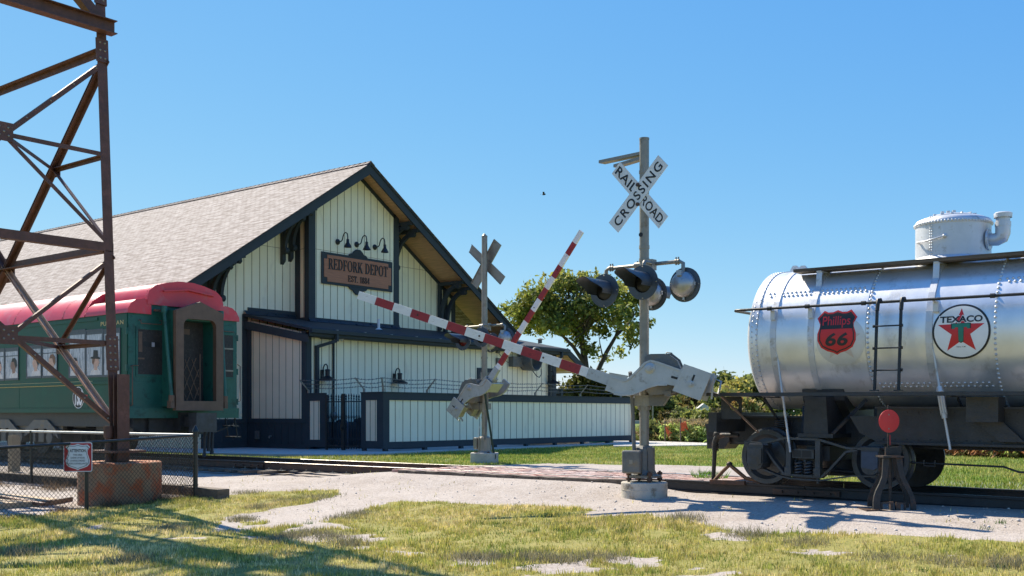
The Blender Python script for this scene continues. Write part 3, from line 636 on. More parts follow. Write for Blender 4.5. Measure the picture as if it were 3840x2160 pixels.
mb.add([(UG, 24.58, zf(UG)), (x1, 24.58, zf(x1)), (x1, VR, zf(x1)), (UG, VR, zf(UG)), (UG, 24.58, zf(UG)-.1), (x1, 24.58, zf(x1)-.1), (x1, VR, zf(x1)-.1), (UG, VR, zf(UG)-.1)], [(0,1,2,3), (7,6,5,4), (0,4,5,1), (1,5,6,2), (2,6,7,3)])
VD, ZD = 41.55, 3.35
mb.add([(UG-3, VR, zf(x1)+.02), (x1, VR, zf(x1)), (x1, VD, ZD), (UG-3, VD, ZD)], [(0,1,2,3), (3,2,1,0)])
build('lean_to_roof', mb, M['darkshingle'], dep)
mb = MB(); zg = zf(x1)
pr = [(0, 0), (.12, .02), (.13, .14), (.10, .16), (.10, .03), (.01, .03), (.01, .16), (0, .16)]
mb.box(x1, x1+.03, 24.56, VR, zg-.28, zg-.02); mb.prism([(p[0], p[1]) for p in pr], (x1+.03, 24.56, zg-.19), (1, 0, 0), (0, 0, 1), (0, VR-24.56, 0))
mb.box(UL+.02, x1, 24.8, VR-.02, zg-.30, zg-.27)
for q in range(9): mb.box(x1-.02, x1+.18, 25.2+q*1.55, 25.26+q*1.55, zg-.02, zg+.0) if q == 99 else None
build('gutter', mb, M['trim'], dep)
mb = MB()
for q in range(9): mb.box(x1-.03, x1+.165, 25.7+q*1.35, 25.77+q*1.35, zg-.035, zg-.02)
build('gutter_strap', mb, M['alu'], dep)
mb = MB()
pts = [(VR, zg+.03), (VD, ZD+.03), (VD, ZD-.28), (VR, zg-.28)]
mb.prism(pts[::-1], (x1-.06, 0, 0), (0, 1, 0), (0, 0, 1), (.07, 0, 0)); build('porch_barge', mb, M['trim'], dep)
mb = MB()
for k in range(14):
    a, b_ = VR + (VD-VR)*k/14, VR + (VD-VR)*(k+.93)/14; z = lambda v: zg - .12 + (ZD-zg)*(v-VR)/(VD-VR)
    mb.ngon([(UG-2, a, z(a)), (UG-2, b_, z(b_)), (x1-.07, b_, z(b_)), (x1-.07, a, z(a))][::-1])
mb.box(-31.0, -30.95, 39.55, 41.4, 2.3, 3.6)
build('porch_soffit', mb, M['wood'], dep)
mb = MB(); mb.box(UL-1.2, UL-1.05, 39.52, 41.45, 2.25, 2.5); mb.box(UL-1.25, UL-1.0, 41.3, 41.5, 0, 2.5); build('porch_beam', mb, M['trim'], dep)
# flashing line on the lean-to roof, vent pipe, downspouts, box and tap
mb = MB(); mb.add([(UP+.06, 27.0, zf(UP)+.10), (UP+.06, 31.9, zf(UP)+.10), (UP+.16, 31.9, zf(UP+.16)+.012), (UP+.16, 27.0, zf(UP+.16)+.012)], [(3,2,1,0), (0,1,2,3)])
mb.add([(UG+.07, 24.6, zf(UG)+.12), (UG+.07, 27.0, zf(UG)+.12), (UG+.2, 27.0, zf(UG+.2)+.012), (UG+.2, 24.6, zf(UG+.2)+.012)], [(3,2,1,0), (0,1,2,3)])
build('flashing', mb, mat('blue_grey_flashing', (.12, .17, .22), .3, .6, .2, 5), dep)
p = on_u(1420, 1226, -30.2); mb = MB(); mb.cyl((p.x, p.y, zf(-30.2)-.02), (p.x, p.y, zf(-30.2)+.42), .055, n=12); mb.cyl((p.x, p.y, zf(-30.2)+.0), (p.x, p.y, zf(-30.2)+.06), .16, .07, n=12); build('vent_pipe', mb, M['signwhite'], dep)
p = on_u(2025, 1265, -30.4); mb = MB(); mb.cyl((p.x, p.y, zf(-30.4)), (p.x, p.y, zf(-30.4)+.18), .1, n=10); mb.cyl((p.x, p.y, zf(-30.4)+.18), (p.x, p.y, zf(-30.4)+.25), .2, .03, n=10); build('roof_vent', mb, M['greybox'], dep)
mb = MB(); mb.bar((x1+.09, 25.75, zg-.1), (x1+.09, 25.75, zg-.42), .11, .11); mb.bar((x1+.09, 25.75, zg-.40), (UL+.1, 25.2, zg-.62), .11, .11); mb.bar((UL+.1, 25.2, zg-.58), (UL+.1, 25.2, .05), .12, .11); build('downspout', mb, M['trim'], dep); mb = MB()
mb.bar((x1+.09, 39.3, zg-.1), (x1+.09, 39.3, zg-.42), .11, .11); mb.bar((x1+.09, 39.3, zg-.40), (UL+.1, 38.95, zg-.62), .11, .11); mb.bar((UL+.1, 38.95, zg-.58), (UL+.1, 38.95, .05), .12, .11)
build('downspout', mb, M['trim'], dep)
p = on_u(1251, 1270, UL+.06); mb = MB(); mb.tube([(UL+.06, p.y-.62, p.z), (UL+.06, p.y-.05, p.z), (UL+.06, p.y, p.z-.06), (UL+.06, p.y, .3)], .042, 8); build('conduit', mb, M['trim'], dep)
p = on_v(966, 1631, 24.74); mb = MB(); mb.box(p.x-.11, p.x+.11, 24.69, 24.74, p.z-.15, p.z+.15); build('electrical_box', mb, M['greybox'], dep)
p = on_v(1017, 1636, 24.74); mb = MB(); mb.tube([(p.x, 24.74, p.z), (p.x, 24.66, p.z), (p.x+.03, 24.62, p.z-.06)], .03, 8); build('tap', mb, M['galv'], dep)
p = on_u(1268, 1272, UL+.1); mb = MB(); mb.cyl((UL, p.y-.02, p.z+.06), (UL+.12, p.y-.02, p.z+.06), .05, n=10); mb.cyl((UL+.1, p.y-.02, p.z+.08), (UL+.26, p.y+.08, p.z-.03), .055, n=10); build('security_camera', mb, M['signwhite'], dep)
window(UL, on_u(1787, 1400, UL).y, on_u(1858, 1400, UL).y, 2.0, on_u(1820, 1381, UL).z, dep)
for py in (1312, 1355): 
    p = on_u(1867, py, UL+.06); mb = MB(); mb.box(UL+.012, UL+.12, p.y-.09, p.y+.09, p.z-.14, p.z+.14); build('electrical_box', mb, M['greybox'], dep)
a, b_ = on_u(1867, 1320, UL+.05), on_u(1940, 1365, UL+.05); mb = MB(); mb.tube([a + (b_-a)*t + Vector((0, 0, .35*math.sin(t*math.pi)*-.5)) for t in [k/8 for k in range(9)]], .014, 5); build('cable', mb, M['greybox'], dep)

# sign board with raised letters (hangs on the bay)
us_ = UP + .03
sA, sB = on_u(1207, 947, us_), on_u(1466, 1092, us_); v0, v1, z0, z1 = sA.y, sB.y, sB.z, sA.z
sg = thing('depot_sign', 'carved brown wooden name board with dark serif letters on the depot gable', 'sign', (us_, (v0+v1)/2, (z0+z1)/2))
mb = MB(); vm = (v0+v1)/2; mb.box(us_, us_+.05, v0-.04, v1+.04, z0-.04, z1+.04)
for zz, f in ((z1+.03, 1), (z0-.03, -1)):
    pr = [(-.52, 0), (-.42, .10), (-.30, .12), (-.24, .2), (-.1, .3), (.1, .3), (.24, .2), (.30, .12), (.42, .10), (.52, 0)]
    pr = [(p[0], zz + f*p[1]) for p in pr]; pr = pr if f < 0 else pr[::-1]
    mb.prism(pr, (us_, vm, 0), (0, 1, 0), (0, 0, 1), (.05, 0, 0))
build('backing', mb, M['trim'], sg)
c = .22
pr = [(v0+c, z0+.06), (v1-c, z0+.06), (v1-c, z0+c), (v1-.06, z0+c), (v1-.06, z1-c), (v1-c, z1-c), (v1-c, z1-.06), (v0+c, z1-.06), (v0+c, z1-c), (v0+.06, z1-c), (v0+.06, z0+c), (v0+c, z0+c)]
mb = MB(); mb.prism(pr, (us_+.05, 0, 0), (0, 1, 0), (0, 0, 1), (.02, 0, 0)); build('panel', mb, M['signwood'], sg)
# serif alphabet: polygons in a unit cap height
def rect(x0, y0, x1, y1): return [(x0, y0), (x1, y0), (x1, y1), (x0, y1)]
def arc(cx, cy, rx, ry, wx, wy, a0, a1, n=12):
    o = []; i_ = []
    for k in range(n+1):
        a = R(a0 + (a1-a0)*k/n); o.append((cx+rx*math.cos(a), cy+ry*math.sin(a))); i_.append((cx+(rx-wx)*math.cos(a), cy+(ry-wy)*math.sin(a)))
    return [[o[k], o[k+1], i_[k+1], i_[k]] for k in range(n)]
ST = lambda x: [rect(x, 0, x+.17, 1), rect(x-.07, 0, x+.24, .06), rect(x-.07, .94, x+.24, 1)]
SER = {
 'R': (.74, ST(.08) + arc(.33, .73, .28, .27, .16, .06, -90, 90) + [rect(.2, .94, .34, 1), rect(.2, .46, .34, .52), [(.32, .5), (.56, .0), (.76, 0), (.48, .5)], rect(.52, 0, .80, .06)]),
 'E': (.66, ST(.08) + [rect(.2, 0, .62, .07), rect(.2, .93, .60, 1), rect(.2, .47, .46, .54), rect(.55, .0, .62, .24), rect(.53, .78, .6, 1), rect(.42, .38, .48, .62)]),
 'F': (.62, ST(.08) + [rect(.2, .93, .58, 1), rect(.2, .47, .44, .54), rect(.51, .76, .58, 1), rect(.40, .38, .46, .62)]),
 'D': (.78, ST(.08) + arc(.30, .5, .44, .5, .17, .06, -90, 90, 16) + [rect(.2, 0, .32, .06), rect(.2, .94, .32, 1)]),
 'O': (.84, arc(.42, .5, .40, .52, .17, .06, 0, 360, 24)),
 'K': (.80, ST(.08) + [[(.24, .42), (.56, 1), (.66, 1), (.28, .34)], [(.32, .52), (.58, 0), (.80, 0), (.44, .62)], rect(.5, .94, .76, 1), rect(.52, 0, .84, .06)]),
 'P': (.66, ST(.08) + arc(.33, .71, .29, .29, .16, .06, -90, 90) + [rect(.2, .94, .34, 1), rect(.2, .42, .34, .48)]),
 'T': (.68, [rect(.26, 0, .43, 1), rect(.19, 0, .50, .06), rect(.03, .93, .66, 1), rect(.03, .74, .09, 1), rect(.60, .74, .66, 1)]),
 'S': (.56, arc(.28, .74, .24, .27, .13, .08, 30, 230, 14) + arc(.28, .26, .25, .27, .13, .08, -150, 50, 14) + [[(.09, .62), (.16, .50), (.47, .36), (.42, .5)], rect(.44, .68, .50, .96), rect(.05, .04, .10, .32)]),
 '1': (.42, [rect(.16, 0, .32, 1), rect(.06, 0, .42, .06), [(.05, .8), (.18, .88), (.18, 1), (.05, .86)]]),
 '8': (.56, arc(.28, .75, .22, .25, .12, .06, 0, 360, 18) + arc(.28, .26, .26, .27, .14, .06, 0, 360, 18)),
 '4': (.56, [rect(.32, 0, .47, 1), rect(.0, .22, .56, .32), [(.0, .32), (.06, .32), (.36, .86), (.36, 1)]]),
 '.': (.24, [rect(.06, 0, .20, .15)]), ' ': (.34, [])}
def serif(mb, txt, centre, ex, ey, nrm, h, width, th):
    tot = sum(SER[ch][0] + .05 for ch in txt) - .05; sx = width/tot; x = -width/2; nrm = Vector(nrm)
    for ch in txt:
        w_, polys = SER[ch]
        for k, p in enumerate(polys):
            pr = [((x + a*sx), (b_ - .5)*h) for a, b_ in p]
            ar = sum(pr[i][0]*pr[(i+1) % len(pr)][1] - pr[(i+1) % len(pr)][0]*pr[i][1] for i in range(len(pr)))
            if ar < 0: pr = pr[::-1]
            mb.prism(pr, Vector(centre), ex, ey, nrm*(th + .0004*(k % 7)))
        x += (w_ + .05)*sx
mb = MB(); serif(mb, 'REDFORK DEPOT', (us_+.068, vm, z0+.70*(z1-z0)-.05), (0, 1, 0), (0, 0, 1), (1, 0, 0), .42, 3.2, .022); build('lettering', mb, M['ink'], sg)
mb = MB(); serif(mb, 'EST. 1884', (us_+.068, vm, z0+.24*(z1-z0)), (0, 1, 0), (0, 0, 1), (1, 0, 0), .25, 1.16, .022); build('lettering', mb, M['ink'], sg)
# gooseneck lamps over the sign
for k, (px, py) in enumerate(((1266, 907), (1337, 917), (1405, 927))):
    p = on_u(px, py, UP+.02)
    t = thing('gooseneck_lamp', ('black gooseneck lamp above the left end of the depot name board', 'middle one of three black gooseneck lamps above the depot name board', 'black gooseneck lamp above the right end of the depot name board')[k], 'lamp', p, group='gooseneck lamps over the name board')
    mb = MB(); mb.lathe([(0, .07), (.06, .065), (.11, .03), (.115, 0)], p, (1, 0, 0), 16); build('mount', mb, M['black'], t)
    mb = MB(); mb.tube([p + Vector((.05, 0, 0)), p + Vector((.20, 0, 0)), p + Vector((.27, 0, .05)), p + Vector((.31, 0, .18)), p + Vector((.37, 0, .28)), p + Vector((.46, 0, .32)), p + Vector((.55, 0, .27)), p + Vector((.58, 0, .16)), p + Vector((.58, 0, .02))], .022, 8); build('arm', mb, M['black'], t)
    c_ = p + Vector((.58, 0, -.02)); mb = MB(); mb.lathe([(.03, .08), (.055, .06), (.06, -.06), (.15, -.22), (.155, -.25), (.14, -.25), (.05, -.06), (0, -.05)], c_, (0, 0, 1), 16); build('lamp_shade', mb, M['black'], t)
# barn lanterns on the lean-to
for k, (px, py) in enumerate(((1207, 1402), (1478, 1415), (2057, 1420))):
    p = on_u(px, py, UL+.02)
    t = thing('wall_lantern', ('black barn lantern on the lean-to wall beside the downspout, above the iron gate', 'black barn lantern in the middle of the lean-to wall above the barbed wire', 'black barn lantern at the far right end of the lean-to wall')[k], 'lamp', p, group='barn lanterns on the lean-to wall')
    mb = MB(); mb.box(p.x, p.x+.05, p.y-.07, p.y+.07, p.z-.2, p.z+.14); build('mount', mb, M['black'], t)
    mb = MB(); mb.tube([p + Vector((.05, 0, .0)), p + Vector((.08, 0, .22)), p + Vector((.14, 0, .32)), p + Vector((.22, 0, .34)), p + Vector((.29, 0, .28)), p + Vector((.30, 0, .16))], .022, 8); build('arm', mb, M['black'], t)
    c_ = p + Vector((.30, 0, 0)); mb = MB(); mb.lathe([(0, .17), (.09, .15), (.10, .11), (.085, .10), (.085, -.08), (.11, -.10), (.31, -.21), (.31, -.24), (.1, -.19), (0, -.19)], c_, (0, 0, 1), 18); build('lamp_shade', mb, M['black'], t)
# exhaust fan drum on the lean-to wall
a = on_u(1990, 1345, UL+.3); t = thing('exhaust_fan', 'round grey metal exhaust fan drum on the lean-to wall behind the raised gate arm', 'fan', (UL+.02, a.y, a.z))
mb = MB(); cax = Vector((.98, .12, -.05)); c0 = Vector((UL+.05, a.y-.12, a.z)); mb.lathe([(.50, 0), (.52, .02), (.52, .62), (.50, .64), (.47, .64), (.46, .2), (0, .18)], c0, cax, 28); build('housing', mb, M['greybox'], t)
mb = MB(); mb.box(UL+.013, UL+.28, a.y-1.2, a.y-.5, a.z-.38, a.z+.05); build('motor_box', mb, M['greybox'], t)
mb = MB(); q = c0 + cax*.6; mb.tube([q + Vector((-.2, 0, -.5)), q + Vector((0, .05, -.75)), q + Vector((.1, .1, -.8)), q + Vector((.1, .25, -.66)), q + Vector((.05, .3, -.42))], .02, 6); build('cable', mb, M['black'], t)

# ================================================================ YARD FENCE, GATE, BARBED WIRE
UF, VF0, VF1, ZT, ZB = -25.2, 24.8, 40.1, 1.98, .14
yf = thing('yard_fence', 'cream board and batten yard fence with slate frame in front of the depot', 'fence', (UF, 32, .05))
mb = MB(); siding(mb, 'v', UF, 1, VF0+.2, VF1-.15, ZB+.2, ZT-.22, step=.36); mb.box(UF-.06, UF-.002, VF0+.01, VF1-.01, ZB+.01, ZT-.02); build('front_panel', mb, cg, yf)
mb = MB()
mb.box(UF-.07, UF+.05, VF0+.002, VF1, ZT-.24, ZT); mb.box(UF-.07, UF+.05, VF0+.002, VF1, ZB, ZB+.22); mb.box(UF-.07, UF+.048, VF0+.002, VF0+.24, ZB+.22, ZT-.24); mb.box(UF-.07, UF+.048, VF1-.2, VF1, ZB+.22, ZT-.24)
mb.box(UF-.1, UF+.07, VF0-.03, VF1+.02, ZT, ZT+.03)
for (ua_, ub_) in ((-26.2, UF+.05), (-29.0, -27.95)):
    mb.box(ua_, ub_, VF0-.05, VF0, ZT-.24, ZT); mb.box(ua_, ub_, VF0-.05, VF0, ZB, ZB+.25); mb.box(ua_, ua_+.22, VF0-.048, VF0, ZB+.25, ZT-.24); mb.box(ub_-.3, ub_, VF0-.048, VF0, ZB+.25, ZT-.24)
    mb.box(ua_-.01, ub_+.01, VF0-.07, VF0-.0, ZT, ZT+.03)
build('frame', mb, M['trim'], yf)
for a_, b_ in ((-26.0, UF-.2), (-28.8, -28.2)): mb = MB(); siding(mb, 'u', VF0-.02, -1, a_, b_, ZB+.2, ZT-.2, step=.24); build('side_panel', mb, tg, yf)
for q in range(9):
    v = VF0 + .12 + q*(VF1-VF0-.25)/8; mb = MB(); mb.box(UF-.09, UF+.04, v-.07, v+.07, -.05, ZB); build('post', mb, M['trim'], yf)
for u in (-26.1, -28.9): mb = MB(); mb.box(u-.07, u+.07, VF0-.04, VF0+.06, -.05, ZB); build('post', mb, M['trim'], yf)
# barbed wire on outriggers
arms = [(1235, 1422, 1), (1376, 1430, 0), (1449, 1470, 2), (1605, 1475, 2)]
ends = []
def outrigger(u, v, du, dv):
    mb = MB(); mb.bar((u, v, ZT+.03), (u, v, ZT+.14), .06, .06); mb.bar((u, v, ZT+.12), (u+du, v+dv, ZT+.50), .05, .035); tp = Vector((u, v, ZT+.13)); e = Vector((u+du, v+dv, ZT+.50)); build('wire_arm', mb, M['galv'], yf); return tp, e
line = [outrigger(-28.9, VF0, -.12, -.30), outrigger(-26.1, VF0, -.12, -.30), outrigger(UF-.02, VF0+.02, .02, -.08)] + [outrigger(UF, VF0+2.1+q*3.05, .28, .12) for q in range(5)]
for f in (.25, .6, .95):
    mb = MB()
    for (t0, e0), (t1, e1) in zip(line[:-1], line[1:]):
        a, b_ = t0.lerp(e0, f), t1.lerp(e1, f); pts = [a.lerp(b_, k/10) + Vector((0, 0, -.05*math.sin(math.pi*k/10) + random.uniform(-.01, .01))) for k in range(11)]; mb.tube(pts, .009, 4, smooth=False)
        nb = int((b_-a).length/.13)
        for k in range(nb): q = a.lerp(b_, (k+.5)/nb) + Vector((0, 0, -.05*math.sin(math.pi*(k+.5)/nb))); mb.bar(q + Vector((0, 0, -.03)), q + Vector((.015, .01, .03)), .011, .011)
    build('barbed_wire', mb, M['greybox'], yf)
ig = thing('iron_gate', 'black wrought iron double gate with spear pickets and basket twists', 'gate', (-27.05, VF0-.03, .05))
g0, g1 = -27.93, -26.22; gm_ = (g0+g1)/2; vv = VF0-.03
def spear(u, zt):
    mb = MB(); mb.bar((u, vv, .10), (u, vv, zt-.16), .022, .022, up=(0, 1, 0)); mb.lathe([(.018, -.17), (.03, -.13), (.012, -.10), (.033, -.06), (0, .04)], (u, vv, zt), (0, 0, 1), 6)
    for zc in (1.18, .42):
        for s_ in range(4):
            a = s_*math.pi/2 + .4; mb.tube([(u, vv, zc-.09), (u+.038*math.cos(a), vv+.038*math.sin(a), zc), (u, vv, zc+.09)], .008, 4, smooth=False)
    mb.lathe([(.014, -.01), (.022, 0), (.014, .01)], (u, vv, 1.5), (0, 0, 1), 6); mb.lathe([(.014, -.01), (.022, 0), (.014, .01)], (u, vv, .8), (0, 0, 1), 6)
    return mb
for q in range(6):
    for a in (g0+.12, gm_+.14): build('picket', spear(a + q*.125, 1.93 + .02*math.sin(q)), M['black'], ig)
mb = MB()
for z in (1.70, .20): mb = MB(); mb.box(g0, g1, vv-.018, vv+.018, z-.018, z+.018); build('cross_rail', mb, M['black'], ig)
mb = MB(); mb.box(g0-.02, g0+.05, vv-.035, vv+.035, .0, 1.95); build('gate_post', mb, M['black'], ig)
mb = MB(); mb.box(gm_-.06, gm_+.06, vv-.04, vv+.04, .06, 1.97); build('gate_post', mb, M['black'], ig)
mb = MB(); mb.box(gm_-.09, gm_+.08, vv-.07, vv+.05, .72, .95); mb.cyl((gm_, vv-.11, .80), (gm_, vv-.06, .80), .05, n=10); build('lock_box', mb, M['black'], ig)
# things inside and under the yard fence
t = thing('utility_cabinet', 'dark utility cabinet standing behind the black iron gate', 'cabinet', (-27.2, 27.2, .05))
mb = MB(); mb.box(-28.4, -26.5, 26.6, 28.2, .06, 1.0); mb.prism([(-28.45, 1.0), (-26.45, 1.0), (-26.45, 1.04), (-27.4, 1.28), (-28.45, 1.1)][::1], (0, 28.25, 0), (1, 0, 0), (0, 0, 1), (0, -1.7, 0)); build('casing', mb, M['lampblack'], t, bevel=.02)
t2 = thing('gas_meter', 'dark gas meter with pipes behind the left leaf of the iron gate', 'meter', (-28.6, 25.9, .05)); mb = MB(); mb.tube([(-28.7, 25.9, .06), (-28.7, 25.9, .95), (-28.55, 25.9, 1.05), (-28.2, 25.9, 1.05), (-28.1, 25.9, .95), (-28.1, 25.9, .06)], .05, 8); build('pipe', mb, M['lampblack'], t2)
mb = MB(); mb.ball((-28.7, 25.8, 1.22), (.16, .12, .16), 12, 8); mb.cyl((-28.7, 25.8, 1.38), (-28.7, 25.8, 1.55), .06, n=8); build('regulator', mb, M['galv'], t2)
for k, (px0, px1) in enumerate(((1985, 2090), (2120, 2196))):
    a, b_ = on_u(px0, 1672, -25.9), on_u(px1, 1672, -25.9)
    t = thing('condenser_unit', ('tan condenser unit under the fence, left of the green hose', 'tan condenser unit under the fence, right beside the green hose')[k], 'air conditioner', (-26.3, (a.y+b_.y)/2, .06), group='condenser units behind the yard fence')
    mb = MB(); mb.box(-26.9, -25.9, a.y, b_.y, .09, .95); build('casing', mb, mat('tan_casing', (.22, .17, .12), .6), t); mb = MB(); mb.box(-27.0, -25.8, a.y-.08, b_.y+.08, .055, .09); build('pad', mb, M['conc'], t)
mb = MB(); p = on_u(2255, 1664, -25.6); pts = []
for k in range(90): a = k*.42; pts.append((p.x + .3*math.cos(a)*(1+.1*math.sin(k)), p.y + .75*math.sin(a)*(1 + .12*math.cos(k*1.7)), .075 + .002*k*.3 + .03*(k % 3)/3))
mb.tube(pts, .016, 5); tag(build('garden_hose', mb, M['hose']), 'coiled bright green garden hose lying under the right end of the yard fence', 'hose')
# ================================================================ STEEL DERRICK
TU, TV = -16.95, 10.3; SIDE = 7.7; BAT = .023
Z0, Z1, Z2 = .86, 4.08, 7.5
cx0, cy0 = TU - SIDE/2, TV - SIDE/2
der = thing('steel_derrick', 'tall rusty brown lattice steel derrick standing on a stained footing', 'derrick', (cx0, cy0, -.2))
def leg_at(i, z):
    sx, sy = ((1, 1), (-1, 1), (-1, -1), (1, -1))[i]; h = SIDE/2 - BAT*(z - Z0); return Vector((cx0 + sx*h, cy0 + sy*h, z))
def inward(i): sx, sy = ((1, 1), (-1, 1), (-1, -1), (1, -1))[i]; return Vector((-sx, 0, 0)), Vector((0, -sy, 0))
def leg_mesh(i, za, zb, a=.175, t=.02):
    mb = MB(); e1, e2 = inward(i); p, q = leg_at(i, za), leg_at(i, zb); off = -(e1 + e2)*.0
    mb.angle(p + off, q + off, a, t, e1, e2); return mb
ZL0 = [.40, -.3, -.3, -.3]
for i in range(4):
    mb = leg_mesh(i, ZL0[i], 9.4)
    if i == 0:
        e1, e2 = inward(0)
        for (za, zb) in ((2.02, 2.62), (7.35, 7.75), (8.35, 8.8)):
            c_ = leg_at(0, (za+zb)/2); d = (leg_at(0, zb) - leg_at(0, za))/2
            mb.obox(c_ + e2*.1 + Vector((.014, 0, 0)), (.012, 0, 0), (0, .11, 0), d); mb.obox(c_ + e1*.1 + Vector((0, .014, 0)), (.11, 0, 0), (0, .012, 0), d)
            nb = max(3, int((zb-za)/.12))
            for k in range(nb):
                for s_ in (.05, .14):
                    z = za + (zb-za)*(k+.5)/nb; q = leg_at(0, z); mb.rivet(q + Vector((.026, -s_, 0)), (1, 0, 0), .022, 1); mb.rivet(q + Vector((-s_, -.0, 0)) + Vector((0, -.20, 0))*0 + Vector((0, .026, 0)), (0, 1, 0), .022, 1)
    build('leg', mb, [M['steel'], M['galv']], der)
# stub column bolted beside the visible leg, base plate and anchor
mb = MB(); q = leg_at(0, 1.0); mb.box(q.x+.06, q.x+.09, q.y-.16, q.y+.06, .46, 1.95); mb.box(q.x+.02, q.x+.20, q.y-.05, q.y-.03, .46, 1.95); mb.box(q.x+.19, q.x+.215, q.y-.16, q.y+.06, .46, 1.95); build('stub_column', mb, M['steel'], der)
mb = MB(); mb.box(q.x-.38, q.x+.34, q.y-.34, q.y+.30, .60, .64); mb.box(q.x-.12, q.x+.12, q.y-.12, q.y+.1, .44, .60); build('base_plate', mb, M['steel'], der)
mb = MB(); mb.cyl((q.x+.02, q.y-.22, .44), (q.x+.02, q.y-.22, .9), .06, n=10); mb.cyl((q.x+.02, q.y-.22, .86), (q.x+.02, q.y-.22, 1.06), .085, n=6); build('anchor_bolt', mb, M['steel'], der)
def member(name, p, q, a, e1, e2, bolts=0, m='steel', double=0, t=.012, face=None):
    if double and m == 'sunlitbrace': a, double = .07, .022
    mb = MB(); p, q, e1, e2 = Vector(p), Vector(q), Vector(e1), Vector(e2)
    if double:
        d = (q-p).normalized(); s_ = e2.cross(d).normalized()
        mb.angle(p + s_*double, q + s_*double, a, t, s_, e2); mb.angle(p - s_*double, q - s_*double, a, t, -s_, e2)
        L = (q-p).length; n_ = max(2, int(L/1.15))
        for k in range(n_): c_ = p.lerp(q, (k+.5)/n_); mb.obox(c_ + e2*.006, d*.05, s_*(double+a*.6), e2*.006, 1)
    else:
        mb.angle(p, q, a, t, e1, e2)
        for k in range(bolts): mb.rivet(p.lerp(q, (k+.5)/bolts) + Vector(e1)*a*.5 - Vector(e2)*.0, -Vector(e2), .018, 1)
    return build(name, mb, [M[m], M['galv']], der)
def gusset(c_, e1, e2, s_, n_):
    mb = MB(); n_ = Vector(n_); mb.obox(c_, Vector(e1)*s_, Vector(e2)*s_, n_*.008)
    for a, b_ in ((-.5, -.4), (.5, -.4), (-.5, .5), (.45, .45), (0, 0)): mb.rivet(c_ + Vector(e1)*a*s_ + Vector(e2)*b_*s_ + n_*.008, n_, .02, 1); mb.rivet(c_ + Vector(e1)*a*s_ + Vector(e2)*b_*s_ - n_*.008, -n_, .02, 1)
    build('gusset_plate', mb, [M['steel'], M['galv']], der)
ZV = Vector((0, 0, 1))
def face(i, j, visible):
    """braces of the face between leg i and leg j; panel Z0..Z2 with its cross at Z1"""
    f = lambda s, z: leg_at(i, z).lerp(leg_at(j, z), s)
    ax = (leg_at(j, Z1) - leg_at(i, Z1)).normalized(); nr = ax.cross(ZV); c_ = Vector((cx0, cy0, 0)) - f(.5, Z1)
    if nr.dot(c_) < 0: nr = -nr            # pointing into the tower
    nr = nr.normalized()
    a1 = .080 if i == 3 else .10
    member('horizontal_beam', f(0, Z1), f(1, Z1), .15, ZV, nr, 0)
    if i != 3: member('horizontal_beam', f(0, Z2+.12), f(1, Z2+.12), .12, -ZV, nr, 14)
    for s_ in (0, 1):
        dn, up = f(s_, Z0+.12), f(s_, Z2-.05); m = f(.5, Z1)
        member('diagonal_brace', up, m, a1, -ZV, nr, 9, double=.018 if (i == 0 and j == 1) else 0)
        member('diagonal_brace', dn, m, .12 if j == 1 else a1, ZV, nr, 9, double=.035 if j == 1 else 0, m='sunlitbrace' if (i == 0 and j == 1 and s_ == 0) else 'steel')
        w_ = .5 if s_ == 0 else -.5
        for zq, zl in (((Z1+Z2)/2, Z1), ((Z0+Z1)/2+.06, Z1)):
            k = f(s_ + w_*.5, zq); member('sub_strut', f(s_, zq), k, .075, -ZV, nr, 0); member('thin_brace', f(s_, zl - .05 if zq < Z1 else zl+.1), k, .065, -ZV, nr, 0)
            gusset(k - nr*.02, ax, ZV, .15, nr)
    gusset(f(.5, Z1) - nr*.02, ax, ZV, .24, nr)
face(0, 1, True); face(3, 0, True); face(1, 2, False); face(2, 3, False)
# inner ties that join the mid points of neighbouring diagonals at the visible corner
for zq in ((Z1+Z2)/2, (Z0+Z1)/2+.06):
    a = leg_at(0, zq).lerp(leg_at(1, zq), .25); b_ = leg_at(0, zq).lerp(leg_at(3, zq), .25); member('corner_tie', a, b_, .065, -ZV, (leg_at(2, zq)-leg_at(0, zq)).normalized(), 0)
# heavy girders under the first platform: wide flange beams lapping past the leg
def ibeam(p, q, h, wdt, t=.016):
    mb = MB(); p, q = Vector(p), Vector(q); mb.bar(p + ZV*(h/2-t/2), q + ZV*(h/2-t/2), wdt, t); mb.bar(p - ZV*(h/2-t/2), q - ZV*(h/2-t/2), wdt, t); mb.bar(p, q, t*.7, h-2*t); return mb
zb = 7.95
a, b_ = leg_at(0, zb), leg_at(3, zb); d = (b_-a).normalized(); build('girder', ibeam(a + Vector((.13, 0, 0)) - d*.08, b_ + Vector((.13, 0, 0)), .23, .2), M['steel'], der)
a, b_ = leg_at(1, zb), leg_at(2, zb); build('girder', ibeam(a - Vector((.13, 0, 0)), b_ - Vector((.13, 0, 0)), .23, .2), M['steel'], der)
